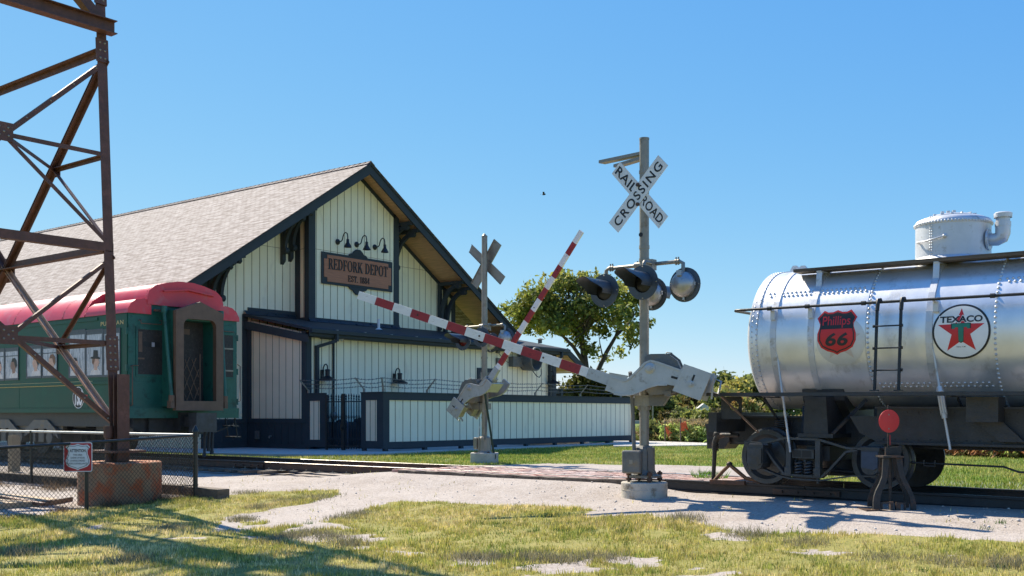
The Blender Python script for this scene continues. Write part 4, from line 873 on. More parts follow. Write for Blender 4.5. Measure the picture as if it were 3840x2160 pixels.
# the storeys above the picture, which throw the lattice shadow on the lawn
mb = MB(); zz = [9.4, 14.6, 19.4, 23.8, 27.8, 31.4]
for i in range(4):
    e1, e2 = inward(i); mb.angle(leg_at(i, 9.4), leg_at(i, 31.4), .19, .02, e1, e2)
    j = (i+1) % 4
    zp = [Z2+.3] + zz[1:]
    for za, zb_ in zip(zp[:-1], zp[1:]):
        f = lambda s, z: leg_at(i, z).lerp(leg_at(j, z), s); nr = Vector((cx0, cy0, 0)) - f(.5, 0); nr.z = 0; nr.normalize(); zm = (za+zb_)/2
        for s_ in (0, 1):
            mb.angle(f(s_, za+.1), f(.5, zm), .17, .016, ZV, nr); mb.angle(f(s_, zb_), f(.5, zm), .17, .016, -ZV, nr)
            mb.angle(f(s_, (za+zm)/2), f(s_ + (.25 if s_ == 0 else -.25), (za+zm)/2), .08, .01, ZV, nr)
        mb.angle(f(0, zm), f(1, zm), .13, .014, ZV, nr); mb.angle(f(0, zb_), f(1, zb_), .15, .014, ZV, nr)
build('upper_lattice', mb, M['steel'], der)
for zq in (11.9, 16.8):
    mb = MB()
    for i in range(4):
        a, b_ = leg_at(i, zq), leg_at((i+1) % 4, zq); mb.merge(ibeam(a, b_, .36, .2)); nr = Vector((cx0, cy0, zq)) - (a+b_)/2; nr.normalize(); mb.bar(a + nr*.25 + ZV*.21, b_ + nr*.25 + ZV*.21, .35, .03)
    build('walkway', mb, M['steel'], der)
# footing
q = leg_at(0, .5); fz = G(q.x, q.y)
mb = MB(); prf = [(.66, -.25), (.66, .50-fz*0), (.64, .52), (0, .52)]
n_ = 48; vs = []
def rad(a): return .64 + .055*abs(math.cos(2*(a+.35)))
for z in (fz-.25, .0, .25, .485, .50):
    for k in range(n_): a = 2*math.pi*k/n_; r_ = rad(a) - (.02 if z == .50 else 0); vs.append((q.x + .02 + r_*math.cos(a), q.y - .02 + r_*math.sin(a), z - .06))
fs = [(i*n_+k, i*n_+(k+1) % n_, (i+1)*n_+(k+1) % n_, (i+1)*n_+k) for i in range(4) for k in range(n_)] + [tuple(range(4*n_, 5*n_))]
mb.add(vs, fs); 
for k in range(4): pass
tag(build('concrete_footing', mb, M['footing']), 'large stained orange and brown footing under the derrick leg behind the chain fence', 'footing')

# ================================================================ CHAIN LINK FENCE, SIGN, TIMBERS
FX, FY = -16.25, 11.35
fe = thing('chain_link_fence', 'low dark chain link fence around the derrick with a capped corner post', 'fence', (FX, FY, G(FX, FY)))
HF = 1.12
back = [(FX, FY), (FX-2.9, FY+.02), (FX-5.9, FY+.05), (FX-9, FY+.08)]
frnt = [(FX, FY), (-16.02, 9.15), (-15.7, 6.0), (-15.5, 3.5)]
def fz_(u, v): return G(u, v)
p = (FX, FY, G(FX, FY)); mb = MB(); mb.cyl((p[0], p[1], p[2]-.1), (p[0], p[1], p[2]+HF+.05), .042, n=14); mb.lathe([(.055, 0), (.055, .03), (.04, .06), (.012, .12), (0, .13)], (p[0], p[1], p[2]+HF+.03), (0, 0, 1), 14)
for z in (.2, .55, .95): mb.cyl((p[0], p[1], p[2]+z), (p[0], p[1], p[2]+z+.03), .049, n=14)
build('corner_post', mb, M['chain'], fe)
for run in (back, frnt):
    for (u, v) in run[1:]:
        z = G(u, v); mb = MB(); mb.cyl((u, v, z-.1), (u, v, z+HF-.02), .03, n=12); mb.cyl((u, v, z+HF-.05), (u, v, z+HF), .04, n=12); build('post', mb, M['chain'], fe)
    mb = MB(); pts = [(u, v, G(u, v)+HF-.02) for u, v in run]; mb.tube(pts, .024, 10); build('top_rail', mb, M['chainlight'] if run is back else M['chain'], fe)
    mb = MB(); s_ = [0]
    for (a, b_) in zip(run[:-1], run[1:]): s_.append(s_[-1] + math.hypot(b_[0]-a[0], b_[1]-a[1]))
    def at_s(x):
        for k in range(len(run)-1):
            if x <= s_[k+1] + 1e-6: t = (x - s_[k])/(s_[k+1]-s_[k]); return (run[k][0] + (run[k+1][0]-run[k][0])*t, run[k][1] + (run[k+1][1]-run[k][1])*t)
        return run[-1]
    L = s_[-1]; H = HF - .03; dm = .075
    for sg_ in (1, -1):
        k = -int(H/dm) - 1
        while k*dm < L:
            x0, x1 = k*dm, k*dm + H; lo, hi = max(0, x0), min(L, x1)
            if hi - lo > .02:
                n_ = 4; pts = []
                for q_ in range(n_+1):
                    x = lo + (hi-lo)*q_/n_; u, v = at_s(x); zz_ = (x - x0)/H*H; zz_ = zz_ if sg_ > 0 else H - zz_; off = .004*sg_
                    pts.append((u + off, v + off, G(u, v) + .02 + zz_))
                mb.tube(pts, .0036, 3, caps=False, smooth=False)
            k += 1
    build('wire_mesh', mb, M['chain'], fe)
# warning sign fixed to the front run
pS = (-16.0, 9.15, G(-16.02, 9.15))
cS = on_ground(281, 1912); rr_ = math.hypot(0, 0)
Ydep = cu*pS[1] - su*pS[0]
cen = at_depth(292, 1714, Ydep - .24); hw = 52*(Ydep-.24)/FPX; hh_ = 55*(Ydep-.24)/FPX
ws = thing('warning_sign', 'red and white attention sign with a shield outline wired to the chain fence', 'sign', cen)
nS = Vector((.78, -.63, 0)).normalized(); eX = Vector((-nS.y, nS.x, 0)); nS = Vector((su, -cu, 0)).lerp(Vector((1, 0, 0)), .12).normalized(); eX = Vector((-nS.y, nS.x, 0))
hw /= abs(eX.dot(Vector((cu, su, 0))))
def rrect(w_, h, r, n=4):
    o = []
    for cx_, cy_, a0 in ((w_-r, h-r, 0), (-w_+r, h-r, 90), (-w_+r, -h+r, 180), (w_-r, -h+r, 270)):
        for k in range(n+1): a = R(a0 + 90*k/n); o.append((cx_ + r*math.cos(a), cy_ + r*math.sin(a)))
    return o
SHH = [(0, -.93), (.14, -.84), (.42, -.76), (.68, -.66), (.84, -.48), (.87, -.25), (.78, .02), (.70, .25), (.70, .45), (.80, .62), (.88, .70), (.70, .88), (.42, .84), (.2, .86), (0, .93)]
SHH = SHH + [(-x, y) for x, y in SHH[-2:0:-1]]
mb = MB(); mb.prism(rrect(hw, hh_, .03), cen - nS*.004, eX, ZV, nS*.004); build('panel', mb, M['signwhite'], ws)
mb = MB(); mb.prism(rrect(hw-.012, hh_-.012, .022), cen, eX, ZV, nS*.002); build('red_field', mb, M['red'], ws)
for nm, sc, m, off in (('shield', .97, 'signwhite', .002), ('shield_outline', .885, 'ink', .004), ('shield_centre', .85, 'signwhite', .006)):
    mb = MB(); mb.prism([(x*hw*sc, y*hh_*sc) for x, y in SHH], cen + nS*off, eX, ZV, nS*.0018); build(nm, mb, M[m], ws)
def text2d(txt, size, bold=0.0, shear=0.0, spacing=1.0):
    c_ = bpy.data.curves.new('text', 'FONT'); c_.body = txt; c_.size = size; c_.align_x = 'CENTER'; c_.align_y = 'CENTER'; c_.offset = bold; c_.shear = shear; c_.space_character = spacing; c_.resolution_u = 4
    o = bpy.data.objects.new('text', c_); C.objects.link(o); dg = bpy.context.evaluated_depsgraph_get(); m = bpy.data.meshes.new_from_object(o.evaluated_get(dg))
    vs = [(v.co.x, v.co.y) for v in m.vertices]; fs = [tuple(p.vertices) for p in m.polygons]
    bpy.data.objects.remove(o); bpy.data.curves.remove(c_); bpy.data.meshes.remove(m); return vs, fs
def put_text(mb, txt, o, ex, ey, width=None, height=None, bold=0.0, shear=0.0, n_off=None, spacing=1.0):
    vs, fs = text2d(txt, 1.0, bold, shear, spacing); xs = [v[0] for v in vs]; ys = [v[1] for v in vs]; w_, h = max(xs)-min(xs), max(ys)-min(ys); cx_, cy_ = (max(xs)+min(xs))/2, (max(ys)+min(ys))/2
    sy = (height/h) if height else width/w_; sx = (width/w_) if width else sy; o, ex, ey = Vector(o), Vector(ex), Vector(ey)
    return mb.add([o + ex*((x-cx_)*sx) + ey*((y-cy_)*sy) for x, y in vs], fs)
mb = MB()
for txt, y, w_, h, b_ in (('ATTENTION', .44, 1.10, .19, .03), ('THIS AREA', .15, .64, .105, .015), ('UNDER 24 HOUR', -.045, .98, .105, .015), ('LIVE/RECORDED', -.245, 1.02, .105, .015), ('VIDEO SURVEILLANCE', -.44, 1.32, .105, .015)):
    put_text(mb, txt, cen + nS*.0095 + ZV*(y*hh_), eX, ZV, w_*hw, h*hh_*1.15, b_)
build('lettering', mb, M['ink'], ws)
# timbers, posts, slab inside the fence
def timber(name, p0, p1, w_, h, label, m='tie', cat='timber', group=None):
    mb = MB(); mb.bar(p0, p1, w_, h); return tag(build(name, mb, M[m], bevel=.008), label, cat, group)
a = (FX+.75, FY+.05, G(FX+.75, FY)+.06); b_ = (FX-.35, FY+.12, G(FX, FY)+.06)
timber('landscape_timber', a, b_, .24, .22, 'weathered railway timber on the gravel beside the corner post')
timber('landscape_timber', (FX-.5, FY+.16, G(FX, FY)+.05), (FX-10, FY+.2, G(FX, FY)+.05), .24, .26, 'long weathered timber running under the back of the chain link fence')
p = on_ground(52, 1726); p = Vector((-21.5, 13.4, 0)); q = at_depth(53, 1722, 25.5); mb = MB(); mb.box(q.x-.1, q.x+.1, q.y-.1, q.y+.1, -.1, .75); mb.box(q.x-.085, q.x+.085, q.y-.085, q.y+.085, .75, .77)
tag(build('wooden_post', mb, mat('pale_timber', (.38, .30, .19), .8, 0, .2, 5)), 'short pale wooden post behind the left end of the chain fence', 'post')
pl = gp([(-250,1858),(-40,1856),(215,1882),(160,1895),(-40,1912),(-260,1930)]); mb = MB(); mb.prism(pl, (0, 0, -.42), (1, 0, 0), (0, 1, 0), (0, 0, .20)); tag(build('concrete_pad', mb, mat('tan_slab', (.46, .33, .20), .8, 0, .12, 2)), kind='structure')
a, b_ = on_ground(165, 1896), on_ground(270, 1878); timber('edging_board', (a.x, a.y, a.z+.03), (b_.x, b_.y, b_.z+.03), .05, .08, 'thin dark edging board lying left of the stained footing')
a, b_ = on_ground(-40, 1878), on_ground(165, 1902); timber('steel_bar', (a.x, a.y, a.z+.10), (b_.x, b_.y, b_.z+.05), .07, .05, 'long thin brown bar lying on the slab inside the chain fence', 'steel', 'bar')
# dry brush along the fence
us, vs_, hs_, ts_ = [], [], [], []
for q in range(70):
    t = RNG.random(); u0 = FX - .1 - t*8 if q < 46 else FX - .05; v0 = FY - .15 - RNG.random()*.5 if q < 46 else FY - RNG.random()*2.6; k = 40
    us.append(u0 + RNG.normal(0, .10, k)); vs_.append(v0 + RNG.normal(0, .10, k)); hs_.append(RNG.uniform(.04, .30 if q % 4 == 0 else .15, k)); ts_.append(np.array([.22, .15, .09])*RNG.uniform(.35, 1.4, (k, 1)))
u, v = np.concatenate(us), np.concatenate(vs_)
tag(blade_field('dry_brush', u, v, np.concatenate(hs_), np.full(len(u), .004), np.concatenate(ts_), lean=1.2), 'dry brown stalks tangled along the foot of the chain fence', 'brush', kind='stuff')

# ================================================================ PASSENGER COACH
CN, CF, CE, CL = 14.53, 17.77, -23.6, -44.0; CM = (CN+CF)/2
coach = thing('passenger_coach', 'old dark green passenger coach with a faded red roof and brown gangway', 'railway coach', (-33, CM, .2))
ZS = 1.31
def sidez(px, py, v=CN): return on_v(px, py, v)
mb = MB(); mb.box(CL, CE, CN, CF, ZS, 3.77); 
mb.box(CL, CE-.05, CN-.035, CN-.001, 2.02, 2.09); mb.box(CL, CE-1.3, CN-.02, CN-.001, 3.62, 3.70); mb.box(CL, CE-.02, CN-.025, CN-.001, ZS, ZS+.10)
for q in range(150):
    mb.rivet((CE-.1-q*.14, CN-.001, ZS+.14), (0, -1, 0), .011, 0); 
for x in (CE-1.75, CE-5.3, CE-8.8): mb.box(x-.004, x+.004, CN-.004, CN, ZS+.1, 2.02)
build('body', mb, M['cargreen'], coach)
# roof: long turtle back and a stepped hood at the vestibule end
half = [(CN-.03, 3.74), (CN-.01, 3.80), (CN+.05, 3.96), (CN+.20, 4.16), (CN+.48, 4.36), (CN+.9, 4.51), (CN+1.3, 4.59), (CM, 4.62)]
prf = half + [(2*CM-y, z) for y, z in half[-2::-1]]
def extr(mb, prf, x0, x1, mi=0):
    n_ = len(prf); vs = [(x0, y, z) for y, z in prf] + [(x1, y, z) for y, z in prf]; mb.add(vs, [(k, k+1, n_+k+1, n_+k) for k in range(n_-1)], mi, True)
    mb.ngon([(x0, y, z) for y, z in prf], mi); mb.ngon([(x1, y, z) for y, z in prf][::-1], mi)
XR = CE - 1.55
mb = MB(); n_ = len(prf)
for x0, x1 in ((CL, XR-.35),): extr(mb, prf, x1, x0)
# taper to the hood
hood = [(15.03, 3.98), (15.03, 4.16), (15.08, 4.33), (15.25, 4.47), (15.6, 4.57), (CM-.2, 4.63)]; hoodp = [(CN+.0, 3.80)]
hood = hood + [(2*CM-y, z) for y, z in hood[::-1]]
extr(mb, hood, CE+.10, XR-.3)
low = [(CN-.03, 3.74), (CN-.02, 3.84), (CN+.06, 3.98), (CN+.2, 4.08), (CN+.42, 4.12), (CN+.62, 4.08)]
for f in (0, 1):
    pr = low if f == 0 else [(2*CM-y, z) for y, z in low]
    pr = pr + [(pr[-1][0], 3.74)]
    extr(mb, pr if f == 0 else pr[::-1], CE+.08, XR-.3)
# rivet seams over the roof
for x in (CE-3.0, CE-5.6, CE-8.2, XR-.35):
    for k in range(len(prf)-1):
        for j in range(5): t = j/5; mb.rivet((x, prf[k][0]*(1-t)+prf[k+1][0]*t, prf[k][1]*(1-t)+prf[k+1][1]*t), (0, prf[k][0]-CM, 1.2), .014, 0)
for k in range(len(hood)-1):
    for j in range(3): t = j/3; mb.rivet((CE+.02, hood[k][0]*(1-t)+hood[k+1][0]*t, hood[k][1]*(1-t)+hood[k+1][1]*t), (0, hood[k][0]-CM, .8), .014, 0)
rr = [(CE+.10, 15.45, 4.34), (CE+.10, CM, 4.43), (CE+.10, 16.95, 4.34)]
for a, b_ in zip(rr[:-1], rr[1:]): mb.bar(Vector(a)+Vector((.04, 0, 0)), Vector(b_)+Vector((.04, 0, 0)), .10, .035)
build('roof', mb, M['carred'], coach)
# end wall with gangway
mb = MB(); mb.prism([(CN+.02, ZS-.12), (CF-.02, ZS-.12), (CF-.02, 3.78), (17.25, 4.06), (15.05, 4.06), (CN+.02, 3.78)], (CE, 0, 0), (0, 1, 0), (0, 0, 1), (.03, 0, 0))
mb.box(CE+.03, CE+.10, CN, CF, ZS-.14, ZS+.12)
for y0, y1 in ((14.80, 15.56), (17.0, 17.62)):
    mb.box(CE+.03, CE+.05, y0-.05, y0, 2.2, 3.42); mb.box(CE+.03, CE+.05, y1, y1+.05, 2.2, 3.42); mb.box(CE+.03, CE+.05, y0, y1, 3.36, 3.42); mb.box(CE+.03, CE+.05, y0, y1, 2.2, 2.25)
for q in range(14): mb.rivet((CE+.03, 14.66+q*.05, 3.72), (1, 0, 0), .013); mb.rivet((CE+.03, 16.95+q*.05, 3.62), (1, 0, 0), .013); mb.rivet((CE+.03, 14.66+q*.065, 2.08), (1, 0, 0), .012)
for z in (1.6, 2.4, 3.3): mb.cyl((CE+.01, CN-.01, z-.08), (CE+.01, CN-.01, z+.08), .03, n=8); mb.cyl((CE+.01, CF+.01, z-.08), (CE+.01, CF+.01, z+.08), .03, n=8)
build('end_wall', mb, M['carend'], coach)
for y0, y1 in ((14.80, 15.56), (17.0, 17.62)):
    mb = MB(); mb.box(CE+.032, CE+.045, y0, y1, 2.25, 3.36); w_ = build('vestibule_window', mb, M['mesh_dark'], coach)
    if y0 < 16:
        mb = MB(); mb.box(CE+.046, CE+.05, y0+.14, y1-.15, 2.93, 3.06); build('vent_slot', mb, M['black'], w_)
        mb = MB(); mb.box(CE+.05, CE+.053, y0+.38, y0+.46, 2.94, 3.05); build('pale_tape', mb, M['film'], w_)
        mb = MB(); mb.box(CE+.046, CE+.049, y0+.0, y0+.18, 2.62, 2.66); mb.box(CE+.046, CE+.049, y0+.02, y0+.12, 2.8, 3.3); build('wood_strip', mb, M['gang'], w_)
    else:
        mb = MB(); mb.box(CE+.046, CE+.056, y0, y1, 2.98, 3.02); mb.box(CE+.046, CE+.056, y0, y1, 2.40, 2.44); build('strap', mb, M['galv'], w_)
# recess, door, lattice gate
y0, y1 = 15.72, 16.67
mb = MB(); mb.box(CE+.031, CE+.52, y0-.24, y0, 1.46, 3.86); mb.box(CE+.031, CE+.52, y1, y1+.2, 1.46, 3.86); mb.box(CE+.031, CE+.52, y0-.02, y1+.02, 3.62, 3.86); mb.box(CE+.031, CE+.5, y0, y1, 1.40, 1.52)
build('vestibule', mb, M['carend'], coach)
mb = MB(); mb.box(CE+.031, CE+.06, y0, y1, 1.52, 3.62); mb.box(CE+.06, CE+.085, y0+.10, y1-.30, 1.9, 3.5)
dr = build('end_door', mb, M['mesh_dark'], coach)
mb = MB(); mb.box(CE+.086, CE+.09, y0+.2, y1-.42, 3.30, 3.44); build('louvre', mb, M['gang'], dr)
mb = MB()
for k in range(-4, 6):
    for s_ in (1, -1):
        ya, za = y0+.02, 1.62 + k*.46; yb, zb_ = y0+.58, za + s_*1.25
        pts = []
        for t in [i/14 for i in range(15)]:
            y, z = ya + (yb-ya)*t, za + (zb_-za)*t
            if 1.56 < z < 2.72: pts.append((CE+.40 + .006*s_, y, z))
        if len(pts) > 1: mb.bar(pts[0], pts[-1], .012, .022, up=(1, 0, 0))
mb.cyl((CE+.40, y0+.62, 1.53), (CE+.40, y0+.62, 2.8), .014, n=6); build('lattice_gate', mb, M['gang'], coach)
outer = [(15.48, 1.36), (16.88, 1.36), (16.88, 3.84), (16.18, 4.10), (15.48, 3.84)]
inn = [(15.70, 1.60)] + [(15.70, 3.48)] + [(15.70 + .16*(1-math.cos(R(a))), 3.48 + .17*math.sin(R(a))) for a in (20, 45, 70, 90)] + [(16.66 - .16*(1-math.cos(R(a))), 3.48 + .17*math.sin(R(a))) for a in (90, 70, 45, 20)] + [(16.66, 3.48), (16.66, 1.60)]
mb = MB(); X0, X1 = CE+.50, CE+.64
def ringface(x, flip):
    seqs = [[outer[0], inn[0], inn[1], outer[4]], [outer[4], inn[1], inn[2], inn[3], inn[4], inn[5], inn[6], (16.18, 3.65), outer[3]] if False else None]
    polys = [[outer[0], (15.70, 1.36), (15.70, 3.48), (15.48, 3.48)], [(15.70, 1.36), (16.66, 1.36), (16.66, 1.60), (15.70, 1.60)], [(16.66, 1.36), outer[1], (16.88, 3.48), (16.66, 3.48)],
             [(15.48, 3.48), (15.70, 3.48)] + inn[2:6] + [(16.18, 3.65), outer[3], outer[4]], [(16.88, 3.48), outer[2], outer[3], (16.18, 3.65)] + inn[6:10] + [(16.66, 3.48)]]
    for p in polys: q = [(x, a, b_) for a, b_ in p]; mb.ngon(q if not flip else q[::-1])
ringface(X1, False); ringface(X0, True)
for ring, f in ((outer, 1), (inn, -1)):
    k_ = len(ring)
    for k in range(k_):
        a, b_ = ring[k], ring[(k+1) % k_]; q = [(X0, a[0], a[1]), (X0, b_[0], b_[1]), (X1, b_[0], b_[1]), (X1, a[0], a[1])]; mb.ngon(q)
for z in [1.5 + .13*k for k in range(18)]: mb.rivet((X1, 15.53, z), (1, 0, 0), .012); mb.rivet((X1, 16.83, z), (1, 0, 0), .012)
build('gangway_frame', mb, M['gang'], coach)
mb = MB(); mb.box(CE+.10, CE+.2, 15.2, 17.15, 3.82, 3.87); build('buffer_beam', mb, M['gang'], coach)
for y, yt in ((15.40, 15.34), (16.98, 17.02)):
    mb = MB(); mb.cyl((CE+.34, yt, 3.84), (CE+.56, y, 1.72), .05, n=12); mb.cyl((CE+.34, yt, 3.78), (CE+.34, yt, 3.95), .075, n=10); build('diaphragm_tube', mb, M['carend'], coach)
    mb = MB(); mb.cyl((CE+.56, y, 1.58), (CE+.57, y, 1.74), .075, n=10); mb.box(CE+.45, CE+.62, y-.05, y+.05, 1.42, 1.6); build('spring_cup', mb, M['gang'], coach)
def grab(pts, r=.013, m='gang'): mb = MB(); mb.tube(pts, r, 6); build('grab_iron', mb, M[m], coach)
grab([(CE+.03, 14.84, 3.58), (CE+.12, 14.84, 3.58), (CE+.12, 14.84, 3.50), (CE+.12, 15.42, 3.50), (CE+.12, 15.42, 3.6), (CE+.03, 15.42, 3.6)])
grab([(CE+.03, 17.08, 3.45), (CE+.12, 17.08, 3.45), (CE+.12, 17.6, 3.45), (CE+.03, 17.6, 3.45)]); grab([(CE+.03, 14.62, 2.44), (CE+.10, 14.62, 2.42), (CE+.10, 14.62, 1.5), (CE+.03, 14.62, 1.48)]); grab([(CE+.03, 14.62, 2.44), (CE+.08, 14.66, 2.46), (CE+.08, 14.8, 2.46)])
grab([(CE+.02, CF+.01, 2.6), (CE+.02, CF+.10, 2.55), (CE+.02, CF+.10, 1.62), (CE+.02, CF+.01, 1.6)])
# side windows with hazy film and painted passengers
def bust(win, x, z, s_, hat, face, hair, suit, look):
    y = CN - .012
    def P(poly, m, off, nm):
        mb = MB(); mb.prism([(x + look*a*s_, z + b_*s_) for a, b_ in poly], (0, y - off, 0), (1, 0, 0), (0, 0, 1), (0, -.0015, 0)); build(nm, mb, M[m], win)
    P([(-.42, 0), (-.34, .18), (-.12, .28), (.10, .28), (.30, .15), (.36, 0)], suit, .001, 'painted_shoulders')
    P([(-.12, .20), (.10, .18), (.12, .34), (.20, .36), (.22, .44), (.27, .50), (.22, .56), (.20, .66), (.05, .74), (-.12, .70), (-.18, .5), (-.14, .34)], face, .003, 'painted_face')
    P([(-.2, .40), (-.1, .52), (-.04, .66), (.18, .66), (.10, .80), (-.1, .82), (-.24, .70), (-.28, .5)], hair, .005, 'painted_hair')
    if hat: P([(-.38, .66), (.34, .62), (.32, .68), (.16, .72), (.14, .98), (-.16, 1.0), (-.18, .74), (-.38, .72)], hat, .007, 'painted_hat')
def side_window(px0, px1, pyt, pyb, figs):
    a, b_ = sidez(px0, pyt), sidez(px1, pyb); x0, x1, z1, z0 = a.x, b_.x, a.z, b_.z; t = .035
    mb = MB()
    for q in ((x0-t, x1+t, z1, z1+t), (x0-t, x1+t, z0-t-.02, z0), (x0-t, x0, z0, z1), (x1, x1+t, z0, z1)): mb.box(q[0], q[1], CN-.022, CN-.001, q[2], q[3])
    w_ = build('window', mb, M['lampblack'], coach)
    mb = MB(); mb.box(x0, x1, CN-.012, CN-.002, z0, z1); build('pane', mb, M['film'], w_)
    mb = MB(); mb.box(x0, x1, CN-.016, CN-.0121, z1-.25*(z1-z0), z1-.22*(z1-z0)); mb.box(x0, x1, CN-.0155, CN-.0121, z1-.08*(z1-z0), z1); build('sash_bar', mb, M['lampblack'], w_)
    for f in figs: bust(w_, x0 + f[0]*(x1-x0), z0+.01, f[1]*(x1-x0), *f[2:])
H_ = {'b': 'ink', 'w': 'cloth'}
M['hairbrown'] = mat('painted_brown_hair', (.22, .12, .07), .6); M['shadeface'] = mat('painted_shaded_face', (.30, .18, .13), .6)
side_window(262, 320, 1245, 1408, [(.38, .75, None, 'skin', 'ink', 'cloth', 1)])
side_window(326, 385, 1243, 1406, [(.60, .85, 'ink', 'skin', 'hairbrown', 'cloth', 1)])
side_window(391, 450, 1240, 1404, [(.60, .85, None, 'skin', 'hairbrown', 'cloth', -1)])
side_window(103, 155, 1302, 1410, [(.62, .9, None, 'skin', 'ink', 'cloth', -1)])
side_window(162, 214, 1300, 1408, [(.66, .95, None, 'skin', 'hairbrown', 'cloth', -1)])
side_window(22, 69, 1311, 1418, [(.66, .95, None, 'shadeface', 'ink', 'cloth', -1)])
side_window(-28, 16, 1314, 1421, [(.6, .9, None, 'skin', 'hairbrown', 'cloth', 1)])
side_window(-110, -62, 1322, 1428, []); side_window(-160, -116, 1326, 1432, [])
mb = MB()
for py0, py1 in ((1453, 1439), (1443.5, 1428.5)):
    a = sidez(0, py0); b_ = sidez(421, py1); z = (a.z+b_.z)/2; mb.box(CL, CE-1.55, CN-.003-.036*0, CN-.0005, z-.017, z+.017)
build('gold_stripe', mb, M['gold'], coach)
mb = MB(); a = sidez(150, 1270); b_ = sidez(205, 1267); mb.box(a.x, b_.x, CN-.003, CN-.0005, a.z-.012, a.z+.012); a = sidez(-60, 1289); b_ = sidez(40, 1283); mb.box(a.x, b_.x, CN-.003, CN-.0005, b_.z-.012, b_.z+.012); build('gold_line', mb, M['gold'], coach)
a, b_ = sidez(378, 1216), sidez(463, 1207); mb = MB(); put_text(mb, 'PULLMAN', ((a.x+b_.x)/2, CN-.004, (a.z+b_.z)/2), (1, 0, 0), (0, 0, 1), b_.x-a.x, .105, .012, spacing=1.15); build('lettering', mb, M['gold'], coach)
mb = MB(); p = sidez(34, 1245); put_text(mb, 'T', (p.x, CN-.004, p.z), (1, 0, 0), (0, 0, 1), None, .08, .02); p = sidez(-2, 1269); put_text(mb, 'I', (p.x+.04, CN-.004, p.z), (1, 0, 0), (0, 0, 1), None, .10, .02); build('lettering', mb, M['gold'], coach)
# emblem: black oval with tall white letters and a red pennant
p = sidez(294, 1491); eo = Vector((p.x, CN-.002, p.z)); rx, rz_ = .33, .285
a, b_ = sidez(273, 1490), sidez(315, 1490); rx = (b_.x-a.x)/2; a, b_ = sidez(294, 1450), sidez(294, 1532); rz_ = (a.z-b_.z)/2
ell = lambda f: [(rx*f*math.cos(2*math.pi*k/28), rz_*f*math.sin(2*math.pi*k/28)) for k in range(28)]
mb = MB(); mb.prism([(rx*.55, -.14), (rx*1.7, -.10), (rx*1.4, -.02), (rx*1.72, .06), (rx*.5, .10)], eo + Vector((0, .0005, 0)), (1, 0, 0), (0, 0, 1), (0, -.001, 0)); em = build('emblem', mb, M['red'], coach)
mb = MB(); mb.prism(ell(1.0), eo, (1, 0, 0), (0, 0, 1), (0, -.002, 0)); build('white_ring', mb, M['decalwhite'], em)
mb = MB(); mb.prism(ell(.93), eo + Vector((0, -.002, 0)), (1, 0, 0), (0, 0, 1), (0, -.002, 0)); build('black_oval', mb, M['ink'], em)
mb = MB(); put_text(mb, 'TSU', eo + Vector((0, -.0045, 0)), (1, 0, 0), (0, 0, 1), rx*1.5, rz_*1.45, .05, .1, spacing=.95); build('lettering', mb, M['decalwhite'], em)
# underside, trucks, coupler, steps
mb = MB(); mb.box(CL, CE-.1, 15.2, 17.0, .75, ZS); mb.box(CL, CE-.4, CN+.15, CN+.25, .95, ZS); mb.box(CE-.3, CE+.2, 15.9, 16.4, .85, ZS)
for q in range(10): x = CE-.8-q*1.1; mb.box(x, x+.6, CN+.3, CN+.9, .72+.1*(q % 3), ZS-.02)
for q in range(5): mb.tube([(CE-.3-q*.2, CN+.2+.2*q, 1.3), (CE-.6, CN+.2+.2*q, .95), (CE-1.4, CN+.25+.2*q, .8+.05*q), (CE-3, CN+.3+.2*q, .85)], .03, 6)
build('underframe', mb, M['under'], coach)
def truck_wheel(mb, x, y, r, zr, out, mi=0):
    mb.lathe([(0, -.06), (.10, -.06), (.11, -.02), (.14, -.015), (r*.78, .01), (r*.82, -.045), (r*.995, -.05), (r, -.04), (r, .06), (r+.028, .075), (r+.028, .10), (r*.8, .10), (0, .05)], (x, y, zr + r), (0, -out if False else out, 0), 32, mi)
for xt in (-29.0, -40.5):
    mb = MB(); mb.box(xt-2.0, xt+2.0, CN+.22, CN+.34, .86, 1.05)
    for s_ in (-1, 1):
        mb.prism([(-.95, .62), (-.8, .86), (-.35, 1.12), (.35, 1.12), (.8, .86), (.95, .62), (.7, .72), (.3, .88), (-.3, .88), (-.7, .72)], (xt + s_*1.05, CN+.20, 0), (1, 0, 0), (0, 0, 1), (0, -.1, 0))
        for k in (-1, 0, 1): mb.box(xt+s_*1.05+k*.45-.14, xt+s_*1.05+k*.45+.14, CN+.12, CN+.3, .52, .88)
    for k in (-1, 0, 1): mb.cyl((xt+k*1.6-.0, CN+.05, .65), (xt+k*1.6, CN+.3, .65), .16, n=16)
    build('truck_frame', mb, M['greybox'], coach)
    for k in (-1, 0, 1):
        for yy, o_ in ((VN, -1), (VF, 1)): mb = MB(); truck_wheel(mb, xt+k*1.6, yy, .45, .2, o_); build('wheel', mb, M['under'], coach)
mb = MB(); mb.box(CE+.1, CE+.75, 16.02, 16.30, .95, 1.22); mb.box(CE+.55, CE+.88, 15.9, 16.5, .82, 1.3); mb.cyl((CE+.7, 16.0, .7), (CE+.7, 16.0, 1.3), .09, n=10); build('coupler', mb, M['truck'], coach)
for y, zb_ in ((16.55, .42), (16.65, .34), (16.42, .28)): mb = MB(); mb.tube([(CE+.3, y, 1.2), (CE+.45, y, 1.1), (CE+.5, y, .8), (CE+.5, y-.02, zb_)], .035, 8); mb.cyl((CE+.5, y-.02, zb_), (CE+.5, y-.03, zb_-.1), .05, n=8); build('brake_hose', mb, M['under'], coach)
